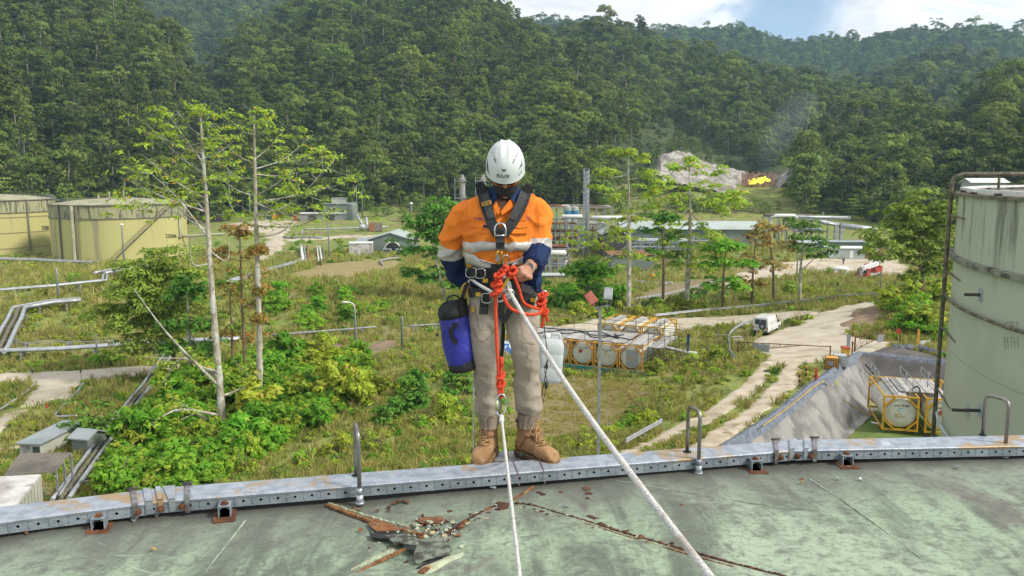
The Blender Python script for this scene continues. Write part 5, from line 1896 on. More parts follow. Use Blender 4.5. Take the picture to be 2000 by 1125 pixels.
torn_plate([(718, 1024), (733, 1012), (756, 1022), (784, 1034), (770, 1038), (735, 1040)], M['rust_or'], [.006, .004, .012, .012, .022, .026])
torn_plate([(722, 1042), (748, 1036), (782, 1041), (790, 1047), (752, 1052), (726, 1051)], M['black'], .002, 'hole')  # black plates for the holes: the shade inside is put into the colour
torn_plate([(752, 1046), (790, 1044), (822, 1052), (838, 1064), (800, 1066), (768, 1060)], M['scab'], [.006, .010, .016, .012, .022, .016])
torn_plate([(786, 1066), (812, 1060), (822, 1066), (815, 1076), (794, 1074)], M['black'], .002, 'hole')
torn_plate([(820, 1054), (862, 1050), (884, 1074), (866, 1088), (838, 1094), (815, 1104), (806, 1092)], M['scab'], [.008, .010, .018, .030, .032, .020, .010])
torn_plate([(812, 1110), (836, 1096), (862, 1088), (882, 1082), (870, 1094), (838, 1108)], M['black'], .003, 'hole')
torn_plate([(812, 1118), (826, 1108), (862, 1094), (908, 1078), (912, 1084), (876, 1102), (838, 1122), (822, 1127)], M['paintchip'], [.004, .010, .012, .010, .014, .012, .010, .004])
torn_plate([(814, 1121), (822, 1112), (842, 1106), (846, 1112), (826, 1124)], M['rust'], .0185)
torn_plate([(808, 1020), (822, 1010), (862, 1010), (878, 1018), (856, 1024), (826, 1024)], M['rust'], .004, 'rust_patch')
torn_plate([(960, 988), (974, 980), (998, 984), (992, 994), (968, 1000)], M['rust2'], [.004, .012, .010, .014, .012])
torn_plate([(1136, 1008), (1150, 1006), (1176, 1014), (1160, 1018)], M['rust2'], .010)
torn_plate([(1162, 1024), (1176, 1022), (1186, 1028), (1170, 1031)], M['rust2'], .012)
for (x, y, s) in ((776, 980, 4), (786, 979, 3.2), (794, 980, 4.5), (770, 983, 4), (759, 996, 3), (760, 990, 3.5), (879, 999, 5), (1145, 954, 8), (1150, 964, 7), (1060, 966, 6), (1074, 970, 4), (1095, 962, 4), (1052, 962, 5), (1147, 974, 4), (703, 994, 3.4), (691, 991, 3), (737, 997, 3), (1176, 1032, 4), (1566, 936, 3.6), (1332, 985, 3.5)):
 n = 9
 torn_plate([(x + s * math.cos(k * 2 * math.pi / n) * fr_.uniform(.8, 1.2), y + s * .42 * math.sin(k * 2 * math.pi / n) * fr_.uniform(.8, 1.2)) for k in range(n)], fr_.choice([M['rust'], M['rust2'], M['rust']]), .0035, 'rust_blister', .004)
b = MB()
for k in range(300):
 w = fr_.random()
 if w < .5:
  x, y = fr_.gauss(846, 34), fr_.gauss(1042, 16)
 elif w < .7:
  t_ = fr_.random()
  x, y = 870 + 115 * t_ + fr_.gauss(0, 6), 1046 - 64 * t_ + fr_.gauss(0, 5)
 elif w < .9:
  t_ = fr_.random() ** 1.4
  x, y = 1004 + 330 * t_ + fr_.gauss(0, 5), 985 + 88 * t_ + fr_.gauss(0, 4)
 else:
  x, y = fr_.uniform(700, 900), fr_.uniform(1000, 1110)
 c = on_roof(x, y) + Vector((0, 0, fr_.uniform(.002, .009)))
 s = fr_.choice((.004, .006, .009, .013, .019))
 rot = Matrix.Rotation(fr_.uniform(0, 6.28), 3, 'Z') @ Matrix.Rotation(fr_.gauss(0, .5), 3, 'X')
 b.mi = fr_.choice([0, 0, 1, 2, 2, 3])
 q = [c + rot @ Vector((s * math.cos(a) * fr_.uniform(.6, 1.1), s * .7 * math.sin(a) * fr_.uniform(.6, 1.1), fr_.uniform(-.002, .003))) for a in (0, 1.2, 2.3, 3.4, 4.4, 5.4)]
 b.add(q + [p - Vector((0, 0, .002)) for p in q], [(0, 1, 2, 3, 4, 5)] + [(i, (i + 1) % 6, 6 + (i + 1) % 6, 6 + i) for i in range(6)], False)
fk = b.build('rust_flakes', [M['rust2'], M['rust_or'], M['paintchip'], M['galv_dull']], own)
fk['kind'] = 'stuff'
for i, (x, y, s, mm_) in enumerate(((247, 1013, 9, 'rust'), (262, 1019, 8, 'galv_dull'), (306, 1011, 3.5, 'paintchip'), (52, 1046, 4, 'rust_or'), (102, 1036, 4, 'rust_or'), (301, 1077, 5, 'tag_or'), (1681, 940, 6, 'white'), (1636, 938, 5, 'paintchip'), (1870, 916, 7, 'galv_dull'), (1566, 945, 5, 'rust_or'), (1108, 993, 6, 'galv'), (963, 955, 7, 'galv_dull'))):
 c = on_roof(x, y)
 k_ = s / FPX * c.y
 b = MB()
 q = [c + Vector((k_ * math.cos(a) * fr_.uniform(.6, 1.1), k_ * .9 * math.sin(a) * fr_.uniform(.6, 1.1), fr_.uniform(.008, .022))) for a in (0, 1.3, 2.4, 3.5, 5)]
 b.add(q + [p - Vector((0, 0, .006)) for p in q], [(0, 1, 2, 3, 4), (9, 8, 7, 6, 5)] + [(i2, (i2 + 1) % 5, 5 + (i2 + 1) % 5, 5 + i2) for i2 in range(5)], False)
 b.build('paint_flake', M[mm_], own)
# ---- cords tied round the beam, step bracket below the boots
for px in (1006, 1057):
 f, bk, d = splice(px)
 n_ = Vector((d.y, -d.x, 0))
 b = MB()
 up = Vector((0, 0, 1))
 b.tube(spline([f + n_ * .012 - up * .07 + d * .006, f + n_ * .011 - up * .03, f + n_ * .010 + up * .004, f.lerp(bk, .5) + up * .007 - d * .012, bk + up * .006 - d * .02, bk - n_ * .01 - up * .02 - d * .02], 6), .0024, 6)
 b.single('tied_cord', 'purple speckled cord tied round the beam ' + ('beside the left boot, left one' if px < 1030 else 'beside the right boot, right one'), 'cord', mat('speckled purple cord', (.16, .07, .12), (.35, .30, .32), 160, .8), 'cords tied round the beam')
b = MB()
b.tube(spline([P(1010, 893, 4.42), P(1014, 886, 4.40), P(1022, 885, 4.40), P(1027, 890, 4.40), P(1040, 893, 4.40)], 5), .006, 8)
b.ball(P(1015, 888, 4.40), (.018, .014, .014), 10, 8)
b.single('cord_lock', 'small black toggle and cord lying on the beam beside the right boot', 'cord', M['black'])
ZF2 = ZF - .003
step = thing('step_bracket', 'narrow steel foot ledge fixed outside the tank rim under the boots', 'ledge', (P(995, 897, 4.5).x, 4.58, ZF2 - .03))
b = MB()
b.box((P(995, 897, 4.5).x + .01, 4.565, ZF2 - .012), (.34, .16, .024))
b.build('foot_plate', M['galv_dull'], step)
b = MB()
for x in (-.1, .1):
 b.beam((P(995, 897, 4.5).x + x, 4.47, ZF2 - .03), (P(995, 897, 4.5).x + x, 4.66, ZF2 - .03), .04, .03)
 b.beam((P(995, 897, 4.5).x + x, 4.64, ZF2 - .03), (P(995, 897, 4.5).x + x, 4.50, ZF2 - .25), .03, .03)
b.build('arm', M['galv_dull'], step)
# ---------------------------------------------------------------- right side: neighbouring tank, tank containers, vehicles
M['road'] = mat('pale limestone gravel', (.50, .44, .34), (.42, .36, .27), .5, .95, 0, .5, 14, c3=(.33, .27, .18), s3=.22, lo3=.52, hi3=.68, c4=(.30, .27, .14), s4=.5, lo4=.62, hi4=.72)
M['track'] = mat('worn gravel wheel track', (.52, .45, .34), (.40, .33, .23), .8, .95, 0, .5, 14, c3=(.26, .21, .11), s3=.6, lo3=.56, hi3=.68)
M['soil'] = mat('bare brown soil', (.20, .135, .085), (.27, .20, .13), .8, .95, 0, .7, 8)
M['dry'] = mat('dry brown grass', (.24, .19, .10), (.19, .16, .075), 1.2, .95, 0, .6, 12, c3=(.20, .165, .075), s3=.5, lo3=.5, hi3=.62)
ROADS = []
def patch(name, poly, m, up=.06, step=.6, ragged=.5, kind='structure', inset=0.0):
 q = [Vector((p.x, p.y, 0)) for p in poly]
 if name in ('gravel_road', 'wheel_track', 'asphalt_deck', 'soil_bank', 'dry_grass'):
  ROADS.append(np.array([(p.x, p.y) for p in q]))
 x0, x1 = min(p.x for p in q) - 1, max(p.x for p in q) + 1
 y0, y1 = min(p.y for p in q) - 1, max(p.y for p in q) + 1
 step = max(step, (x1 - x0) / 260, (y1 - y0) / 260)
 X, Y = np.meshgrid(np.arange(x0, x1, step), np.arange(y0, y1, step))
 d = np.full(X.shape, 1e9)
 ins = np.zeros(X.shape, bool)
 n = len(q)
 for i in range(n):
  a, b = q[i], q[(i + 1) % n]
  ex, ey = b.x - a.x, b.y - a.y
  t = np.clip(((X - a.x) * ex + (Y - a.y) * ey) / (ex * ex + ey * ey + 1e-9), 0, 1)
  d = np.minimum(d, np.hypot(X - a.x - t * ex, Y - a.y - t * ey))
  c = ((a.y > Y) != (b.y > Y))
  ins ^= c & (X < (b.x - a.x) * (Y - a.y) / (b.y - a.y + 1e-12) + a.x)
 sd_ = np.where(ins, d, -d) + ragged * (vnoise(X * .45, Y * .45, 61) + .6 * vnoise(X * 1.3, Y * 1.3, 62))
 sd_ = sd_ + ragged * .5 * vnoise(X * 3.1, Y * 3.1, 63) - inset
 Z = H(X, Y) + .10 * vnoise(X * .8, Y * .8, 3) + up - .35 * np.clip(-sd_ * 1.2, 0, 1)
 k = np.maximum.reduce([sd_[:-1, :-1], sd_[1:, :-1], sd_[:-1, 1:], sd_[1:, 1:]]) > -.4
 o = link(name, grid_mesh(name, X, Y, Z, m, True, k))
 o['kind'] = kind
 return o
def lane(pts, w, n=6):
 sp = spline(pts, n)
 L, R_ = [], []
 m_ = len(sp)
 for i, p in enumerate(sp):
  t = sp[min(i + 1, m_ - 1)] - sp[max(i - 1, 0)]
  t.z = 0
  t.normalize()
  ww = w if not isinstance(w, (list, tuple)) else float(np.interp(i / (m_ - 1), np.linspace(0, 1, len(w)), w))
  L.append(p + Vector((t.y, -t.x, 0)) * ww)
  R_.append(p - Vector((t.y, -t.x, 0)) * ww)
 return L + R_[::-1]
def GG(*pts):
 return [G(x, y) for x, y in pts]
patch('gravel_road', GG((1470, 668), (1520, 646), (1600, 612), (1690, 590), (1722, 592), (1700, 606), (1668, 630), (1660, 655), (1700, 664), (1740, 668), (1720, 690), (1650, 700), (1600, 708), (1540, 712), (1500, 706), (1480, 690)), M['road'], .06, .5, .5)
patch('gravel_road', GG((1080, 640), (1180, 622), (1300, 622), (1440, 616), (1540, 608), (1610, 606), (1560, 628), (1480, 634), (1400, 640), (1300, 652), (1180, 662), (1085, 660)), M['road'], .05, .5, .6)
patch('wheel_track', lane(GG((1515, 700), (1480, 740), (1420, 790), (1340, 836), (1250, 880), (1180, 915)), .72), M['track'], .07, .22, .22)
patch('wheel_track', lane(GG((1560, 704), (1530, 750), (1480, 800), (1420, 842), (1350, 890), (1290, 930)), .72), M['track'], .07, .22, .22)
patch('dry_grass', GG((1040, 745), (1120, 738), (1250, 745), (1280, 768), (1230, 812), (1130, 850), (1040, 862), (990, 840), (1000, 770)), M['dry'], .04, .5, 1.0)
patch('gravel_road', GG((1400, 560), (1440, 535), (1520, 515), (1600, 505), (1680, 505), (1750, 508), (1780, 525), (1740, 545), (1640, 530), (1560, 532), (1480, 552), (1440, 572)), M['road'], .08, .9, 1.0)
patch('gravel_road', lane(GG((1230, 600), (1300, 592), (1370, 570), (1430, 548)), 1.8), M['road'], .06, .6, .6)
patch('soil_bank', lane(GG((1668, 640), (1690, 620), (1700, 600)), 1.6), M['soil'], .12, .4, .4)
# ---- the lined bund: black sheet on the slope, and the dark deck beyond
M['liner'] = mat('dusty grey liner sheet', (.265, .25, .225), (.14, .135, .125), .55, .55, 0, .5, 3, lo=.40, hi=.60, stretch=(1.5, .5, 1), c3=(.30, .25, .20), s3=.16, lo3=.56, hi3=.72, c4=(.36, .36, .34), s4=1.6, lo4=.60, hi4=.70, st4=(2.0, .5, 1), spec=.4)
M['liner_hem'] = mat('glossy blue grey liner hem', (.165, .185, .225), (.10, .115, .14), 3, .4, 0, .6, 6, spec=.5)
PE = [p.copy() for p in PIT[0:5]] + [PIT[5].copy()]
def edge_frame(k, t):
 a, b = PE[k], PE[k + 1]
 p = a.lerp(b, t)
 d = (b - a).normalized()
 return p, Vector((d.y, -d.x, 0)), d
def liner():
 pts = []
 for k in range(len(PE) - 1):
  L = (PE[k + 1] - PE[k]).length
  n = max(2, int(L / .22))
  for i in range(n):
   pts.append(edge_frame(k, i / n))
 pts.append(edge_frame(len(PE) - 2, 1))
 nr_ = []
 for i in range(len(pts)):
  s = Vector((0, 0, 0))
  for j in range(max(0, i - 5), min(len(pts), i + 6)):
   s += pts[j][1]
  nr_.append(s.normalized())
 vv = np.linspace(-.75, 3.5, 32)
 X = np.array([[p[0].x + n.x * v for v in vv] for p, n in zip(pts, nr_)])
 Y = np.array([[p[0].y + n.y * v for v in vv] for p, n in zip(pts, nr_)])
 d = pit_dist(X, Y)
 s_ = np.arange(len(pts))[:, None] * .22
 V = np.repeat(vv[None], len(pts), 0)
 wr = .045 * vnoise(s_ * 1.3 + V * .25, V * .3, 71) + .028 * (1 - 2 * np.abs(vnoise(s_ * .9 - V * .5, V * .2, 72)))
 wr += .02 * vnoise(s_ * 3.1, V * .6, 73)
 Z = H0(X, Y) - PIT_DEPTH * np.clip(d / 2.9, 0, 1) + .10 + wr + .30 * np.exp(-((V + .15) / .30) ** 2)
 me = grid_mesh('liner_sheet', X, Y, Z, [M['liner'], M['liner_hem']])
 mi = np.zeros(len(me.polygons), np.int32)
 nv = len(vv) - 1
 for j in range(len(mi)):
  if vv[j % nv] < .25:
   mi[j] = 1
 me.polygons.foreach_set('material_index', mi)
 o = link('liner_sheet', me)
 return tag(o, 'grey dusty liner sheet with blue hem draped over the bund slope', 'liner')
liner()
patch('pit_floor', [p.copy() for p in PIT], mat('bright pit grass', (.10, .155, .032), (.15, .19, .05), .8, .95, 0, .5, 8), .05, .7, .1, 'structure', 3.2)
DK = [P(1679, 697, z=-15.0), P(1742, 677, z=-15.0), P(1860, 706, z=-15.0), P(1990, 735, z=-15.0), P(1990, 790, z=-15.0), P(1880, 757, z=-15.0), P(1745, 722, z=-15.0)]
patch('asphalt_deck', DK, mat('dark tarry deck', (.085, .080, .075), (.12, .11, .10), .7, .85, 0, .4, 8, c3=(.24, .21, .16), s3=.4, lo3=.6, hi3=.7), .30, .5, .12)
b = MB()
q = spline([G(1744, 680) + Vector((0, 0, .25)), G(1790, 684) + Vector((0, 0, .4)), G(1830, 694) + Vector((0, 0, .4)), G(1880, 704) + Vector((0, 0, .4))], 14)
b.loft([[p + Vector((0, -.8 + .1 * math.sin(i * 2.1), -.4)), p + Vector((0, -.55 + .12 * math.sin(i * 1.3), .05 + .08 * math.sin(i * 2.4))), p + Vector((0, 0, .12 + .07 * math.sin(i * 1.9))), p + Vector((0, .5, -.05)), p + Vector((0, .7, -.5))] for i, p in enumerate(q)])
b.single('liner_roll', 'wrinkled blue grey liner edge bunched behind the dark deck', 'liner', M['liner_hem'])
b = MB()
LH = [P(1609, 745, z=-14.72), P(1622, 758, z=-15.4), P(1655, 785, z=-16.4), P(1690, 806, z=-17.1), P(1712, 814, z=-17.3)]
b.tube(spline(LH, 8), .045, 8)
b.tube(spline([P(1609, 745, z=-14.72), P(1588, 757, z=-14.6), P(1540, 795, z=-14.5), P(1490, 832, z=-14.4)], 8), .045, 8)
b.single('yellow_hose', 'thin yellow hose along the liner hem and down its slope', 'hose', mat('yellow hose', (.50, .34, .08), (.38, .25, .07), 3, .6))
b = MB()
b.tube(spline([P(1690, 712, z=-15.2), P(1712, 735, z=-15.6), P(1738, 758, z=-16.4)], 6), .07, 8)  # black tube added for the shade in the liner crease, no real hose
b.single('black_hose_or_crease', 'dark crease of the liner, its shade built as a black tube', 'hose', M['black'])
# ---- the tall pale green tank
M['shell2'] = mat('pale green tank shell', (.335, .385, .30), (.305, .345, .275), .22, .55, spec=.35, c3=(.16, .17, .14), s3=.9, lo3=.62, hi3=.78)
T2 = 33.0
R2 = 15.0
al = math.atan(.5415)
P1 = Vector((T2 * math.sin(al), T2 * math.cos(al), 0))
C2 = P1 + Vector((math.cos(al), -math.sin(al), 0)) * R2
ZR2 = P(1868, 378, Y=P1.y).z
t2 = thing('storage_tank', 'tall pale green storage tank at the right edge with ringed pipes', 'tank', (C2.x, C2.y, -17.6))
def ringpt(px, py_or_z, r, is_z=True, side=-1):
 d = ray(px, 600)
 dx, dy = d.x, d.y
 L = math.hypot(dx, dy)
 dx, dy = dx / L, dy / L
 bq = dx * C2.x + dy * C2.y
 cq = C2.x ** 2 + C2.y ** 2 - r * r
 disc = max(0, bq * bq - cq)
 k = bq + side * math.sqrt(disc)
 return Vector((dx * k, dy * k, py_or_z))
def shell_hit(px, py, out=.01):
 d = ray(px, py)
 r = R2 + out
 a = d.x * d.x + d.y * d.y
 bq = d.x * C2.x + d.y * C2.y
 disc = max(0, bq * bq - a * (C2.x ** 2 + C2.y ** 2 - r * r))
 k = (bq - math.sqrt(disc)) / a
 return Vector((0, 0, CAMZ)) + d * k
def shell2_material():
 m = bpy.data.materials.new('stained tank shell')
 m.use_nodes = True
 t = NT(m.node_tree)
 v = t.n('ShaderNodeTexCoord').outputs['Object']
 col = t.mix(t.step(t.noise(v, .25, 4), .4, .6), (.42, .47, .36), (.375, .415, .325))
 runs = t.noise(t.scalevec(v, (1.9, 1.9, .16)), 1.0, 6, .6)
 sep = t.n('ShaderNodeSeparateXYZ', i0=v)
 top = t.step(sep.outputs[2], ZR2 + 17.6 - 3.2, ZR2 + 17.6 - .3)
 spots = t.noise(t.scalevec(v, (5, 5, 1.1)), 1.0, 7, .7)
 col = t.mix(t.math('MULTIPLY', t.math('MULTIPLY', t.step(runs, .50, .66), top), .85), col, (.10, .105, .085))
 col = t.mix(t.math('MULTIPLY', t.math('MULTIPLY', t.step(spots, .55, .70), t.math('ADD', t.math('MULTIPLY', top, .9), .04)), .9), col, (.05, .052, .042))
 b = t.n('ShaderNodeBsdfPrincipled', Base__Color=col, Roughness=.5)
 b.inputs['Specular IOR Level'].default_value = .35
 bp = t.n('ShaderNodeBump', Strength=.25, Distance=.15, Height=t.noise(t.scalevec(v, (.35, .35, .25)), 1, 3))
 t.put(b.inputs['Normal'], bp.outputs[0])
 t.n('ShaderNodeOutputMaterial', Surface=b)
 return m
b = MB()
b.smooth = True
b.revolve((C2.x, C2.y, 0), [(R2, z) for z in np.linspace(-17.6, ZR2, 24)], 180)
b.build('shell', shell2_material(), t2)
b = MB()
b.smooth = True
b.revolve((C2.x, C2.y, 0), [(R2 - .3, ZR2 + .02), (R2 * .5, ZR2 + .30), (.05, ZR2 + .5)], 120)
b.build('roof', mat('brown grey tank roof', (.215, .19, .165), (.17, .15, .135), .6, .85, c3=(.30, .28, .25), s3=.3), t2)
b = MB()
b.revolve((C2.x, C2.y, 0), [(R2 - .5, ZR2 - .0), (R2 - .5, ZR2 + .06), (R2 + .10, ZR2 + .06), (R2 + .10, ZR2 - .03), (R2 + .01, ZR2 - .03)], 180)
b.build('rim_ledge', M['rust_lt'] if 'rust_lt' in M else mat('mossy rim', (.20, .18, .13), (.10, .10, .075), 3, .9), t2)
b = MB()
nseg = 22
for k in range(nseg):
 a, c = 2 * math.pi * k / nseg + .02, 2 * math.pi * (k + 1) / nseg + .02
 r = R2 - .10
 p, q = Vector((C2.x + r * math.cos(a), C2.y + r * math.sin(a), ZR2 + .17)), Vector((C2.x + r * math.cos(c), C2.y + r * math.sin(c), ZR2 + .17))
 b.beam(p, q, .15, .09)
b.build('rim_rail', M['white'], t2)
b = MB()
for k in range(44):
 a = 2 * math.pi * k / 44
 p = Vector((C2.x + (R2 - .1) * math.cos(a), C2.y + (R2 - .1) * math.sin(a), ZR2 + .06))
 b.box(p + Vector((0, 0, .03)), (.16, .16, .08), a)
b.build('rail_feet', M['darksteel'], t2)['kind'] = 'stuff'
zg = 1.6 - (.0958) * P1.y
b = MB()
b.smooth = False
b.revolve((C2.x, C2.y, 0), [(R2, zg + .02), (R2 + .16, zg), (R2 + .16, zg - .16), (R2 + .02, zg - .16)], 180)
b.build('wind_girder', mat('grimy girder', (.24, .25, .19), (.07, .07, .055), 1.6, .9, lo=.42, hi=.6), t2)
b = MB()
for z in (zg - 3.2, zg - 5.6, zg - 8):
 b.revolve((C2.x, C2.y, 0), [(R2 + .002, z + .03), (R2 + .012, z + .02), (R2 + .012, z - .02), (R2 + .002, z - .03)], 180)
b.build('plate_lap', M['shell2'], t2)
M['oldpipe'] = mat('mossy steel pipe', (.17, .155, .11), (.09, .085, .06), 5, .85, 0, .3, 20, c3=(.26, .23, .16), s3=3)
for py, m_ in ((571, 'oldpipe'), (800, 'pipe')):
 z = P(1862, py, Y=P1.y).z
 b = MB()
 pts = []
 for k in range(60):
  a = math.atan2(P1.y - C2.y, P1.x - C2.x) + .035 + .95 * k / 59
  r = R2 + .16
  pts.append(Vector((C2.x + r * math.cos(a), C2.y + r * math.sin(a), z)))
 b.tube(pts, .055, 8)
 o = b.build('spray_ring', M[m_], t2)
 for px in (1915, 1890) if py > 700 else (1915,):
  s = shell_hit(px, py + 5 if py < 700 else py + 2, 0)
  b = MB()
  n_ = Vector((s.x - C2.x, s.y - C2.y, 0)).normalized()
  b.beam(s, s + n_ * .45, .06, .09)
  b.build('pipe_bracket', M['darksteel'], o)
  b = MB()
  tg_ = Vector((-n_.y, n_.x, 0))
  b.beam(s + tg_ * .16 + n_ * .006, s - tg_ * .16 + n_ * .006, .012, .42)
  b.build('patch_plate', mat('blue primer patch', (.25, .33, .40), (.33, .38, .33), 6, .6), o)
b = MB()
up_ = Vector((0, 0, 1))
vx = P(1841, 600, Y=P1.y + .2)
zt = P(1862, 340, Y=P1.y + .6).z
vp = Vector((vx.x, vx.y, 0))
off_ = C2 - vp
far = vp + Vector((off_.x, off_.y, 0)).normalized() * 12 + Vector((0, 3.5, 0))
b.tube([vp + up_ * -17.3, vp + up_ * (zt - .35), vp + up_ * (zt - .1) + (far - vp).normalized() * .08, vp + up_ * zt + (far - vp).normalized() * .35, far + up_ * zt], .075, 10)
dn = b.build('downpipe', M['oldpipe'], t2)
b = MB()
for f in (.14, .55):
 p = vp.lerp(far, f)
 b.tube([p + up_ * (ZR2 + .05), p + up_ * (zt - .05)], .045, 8)
 b.box(p + up_ * (ZR2 + .08), (.22, .22, .03))
b.build('pipe_post', M['oldpipe'], dn)['kind'] = 'stuff'
b = MB()
for py in (420, 530, 640, 760):
 z = P(1858, py, Y=P1.y).z
 s = ringpt(1872, z, R2)
 b.beam(Vector((vp.x, vp.y, z)), s, .05, .05)
b.build('standoff', M['oldpipe'], dn)['kind'] = 'stuff'
b = MB()
strokes(b, [[(x + (y - 630) * .03, y) for x, y in ln] for ln in text_lines('ERT', 1964, 629, 6.5, 15, .45)] + [[(x + (y - 660) * .1, y) for x, y in ln] for ln in text_lines('BTH', 1961, 659, 7, 20, .35)], .9, shell_hit, .008)
b.build('scrawled_lettering', mat('scratched paint', (.22, .25, .19), rough=.9), t2)
# ---- tank containers
M['vessel'] = mat('pale vessel cladding', (.58, .56, .47), (.50, .49, .42), .9, .5, 0, .05, 5, c3=(.34, .30, .24), s3=.6, lo3=.62, hi3=.74, spec=.4)
M['plank'] = mat('grey walkway plank', (.40, .39, .36), (.30, .29, .27), 1.5, .85, 0, .2, 8, rand=.25)
CW, CL, CHT = 2.44, 6.06, 2.59
def tank_container(label, frame, loc, rz, sticker=0, group=None):
 t = thing('tank_container', label, 'container', loc, rz, group)
 e = .13
 def mk(name, fn, m, parent=t):
  b = MB()
  fn(b)
  return b.build(name, m, parent, world=False)
 for x in (-1, 1):
  for y in (0, CL - e):
   mk('corner_post', lambda b: b.box((x * (CW / 2 - e / 2), y + e / 2, CHT / 2), (e, e, CHT)), frame)
 for y in (0, CL - e):
  def end(b):
   yy = y + e / 2
   b.beam((-CW / 2 + e * .6, yy, CHT / 2 + .46), (-CW / 2 + e * .6, yy, CHT / 2 - .46), e * .4, .1, (0, 1, 0))
   b.beam((-CW / 2 + e * .6, yy, .1), (-CW / 2 + e * .6, yy, CHT - .1), e * .5, .1, (0, 1, 0))
   b.beam((-CW / 2 + e, yy, CHT - e / 2), (CW / 2 - e, yy, CHT - e / 2), e * .9, e)
   b.beam((-CW / 2 + e, yy, e / 2 + .02), (CW / 2 - e, yy, e / 2 + .02), e * .9, e)
   for sx in (-1, 1):
    for (z0, z1) in ((CHT - .80, CHT - e), (.80, e)):
     b.beam((sx * (CW / 2 - e * .7), yy, z0), (sx * (CW / 2 - .80), yy, z1), e * .8, .20, (0, 1, 0))
  mk('end_frame', end, frame)
 def rails(b):
  for sx in (-1, 1):
   b.beam((sx * (CW / 2 - e / 2), e, e / 2 + .02), (sx * (CW / 2 - e / 2), CL - e, e / 2 + .02), .1, .12)
   b.beam((sx * (CW / 2 - e / 2), e, CHT - e / 2), (sx * (CW / 2 - e / 2), CL - e, CHT - e / 2), .08, .1)
 mk('side_rails', rails, frame)['kind'] = 'stuff'
 r = 1.12
 zc = 1.32
 def vessel(b):
  prof = [(.02, .05), (.60, .055), (.95, .08), (1.06, .14), (1.11, .24), (r, .40), (r, CL - .55), (1.09, CL - .42), (1.0, CL - .32), (.8, CL - .22), (.02, CL - .16)]
  b.loft([[Vector((q[0] * math.cos(a), q[1], zc + q[0] * math.sin(a))) for a in (2 * math.pi * k / 36 for k in range(36))] for q in prof])
 v = mk('vessel', vessel, M['vessel'])
 def lab(b):
  strokes(b, text_lines('SIRU 767305', -.46, 0, .07, .10), .022, lambda x, y, o: Vector((x, .055 - o, zc + .62 - y)), .02)
  strokes(b, text_lines('22K7', -.15, .20, .06, .08), .02, lambda x, y, o: Vector((x, .055 - o, zc + .62 - y)), .02)
 mk('lettering', lab, M['print'], v)
 if sticker == 1:
  mk('sticker', lambda b: b.tube([Vector((-.15, .06, zc + .22)), Vector((-.15, .03, zc + .22))], .20, 18), M['red'], v)
 elif sticker == 2:
  mk('sticker', lambda b: (b.box((0, .045, zc + .30), (.30, .02, .26)), b.box((.05, .045, zc - .18), (.62, .02, .09))), mat('pale blue label', (.42, .58, .68), rough=.5), v)
  mk('sticker', lambda b: strokes(b, [[(-.35, .35), (-.05, .24), (.10, .34)], [(-.35, .38), (0, .44), (.30, .36)]], .05, lambda x, y, o: Vector((x, .03, zc + .20 - y)), 0), M['yellow'], v)
 elif sticker == 3:
  mk('sticker', lambda b: b.box((.1, .04, zc), (1.15, .03, 1.6)), M['galv'], v)
  mk('sticker', lambda b: strokes(b, [[(-.35, 0), (-.1, -.12), (.15, 0), (-.1, .12), (-.35, 0)], [(.2, .0), (.5, -.02)]], .05, lambda x, y, o: Vector((x + .05, .015, zc - .1 - y)), 0), M['yellow'], v)
 else:
  mk('sticker', lambda b: strokes(b, [[(-.3, 0), (.3, -.03)], [(-.35, .14), (.3, .12)]], .05, lambda x, y, o: Vector((x, .04, zc + .15 - y)), 0), M['yellow'], v)
 for k in range(3):
  mk('walkway_plank', lambda b: b.box((-.30 + .30 * k, CL / 2, CHT - .04 + .02 * (k % 2)), (.26, CL - .5, .04)), M['plank'])
 return t
def up_to(p, z):
 return Vector((p.x, p.y, z))
RZ = R(-25)
u_ = Vector((math.cos(RZ), math.sin(RZ), 0))
v_ = Vector((-math.sin(RZ), math.cos(RZ), 0))
FR = P(1255, 731, Y=77.5)
ZP = FR.z
row = []
ordn = ['with the grey data panel at the row end nearest the scaffold', 'with faint yellow writing next to the end of the row', 'with the red round sticker on its end', 'third from the left, partly hidden by the water can', 'second from the left, partly hidden behind the worker', 'leftmost of the row, behind the worker']
for k in range(6):
 loc = FR - u_ * (CW / 2 + k * 2.53)
 row.append(tank_container('orange framed tank container ' + ordn[k], M['orange_frame'], (loc.x, loc.y, ZP + .16), RZ, {0: 3, 2: 1}.get(k, 0), 'tank containers in the scaffolded row'))
for k in range(3):
 loc = FR + v_ * 10.0 - u_ * (CW / 2 + .6 + k * 2.53)
 tank_container('yellow framed tank container behind the decked row, ' + ('nearest the scaffold', 'in the middle', 'farthest left')[k], M['yellow'], (loc.x, loc.y, ZP + .2), RZ, 0, 'yellow tank containers behind the row')
b = MB()
M['teal'] = mat('teal tray paint', (.03, .22, .21), (.04, .16, .16), 2, .5)
o_ = FR + u_ * 1.9 - v_ * .5
Lr = 6 * 2.53 + 2.6
for s, e_, w in ((o_, o_ - u_ * Lr, .25), (o_, o_ + v_ * 8.0, .25), (o_ + v_ * 8, o_ + v_ * 8 - u_ * Lr, .25)):
 b.beam(up_to(s, ZP + .18), up_to(e_, ZP + .18), .14, .32)
b.hexa([up_to(p, ZP - .1) for p in (o_ - u_ * Lr, o_, o_ + v_ * 8, o_ + v_ * 8 - u_ * Lr)], [up_to(p, ZP + .10) for p in (o_ - u_ * Lr, o_, o_ + v_ * 8, o_ + v_ * 8 - u_ * Lr)])
b.single('spill_tray', 'teal steel spill tray under the row of orange framed containers', 'tray', M['teal'])
deck = thing('walkway_deck', 'grey boarded deck across the tops of the orange framed containers', 'deck', (FR.x, FR.y, ZP + .16 + CHT))
pm = None
pr = random.Random(3)
zt_ = ZP + .16 + CHT + .03
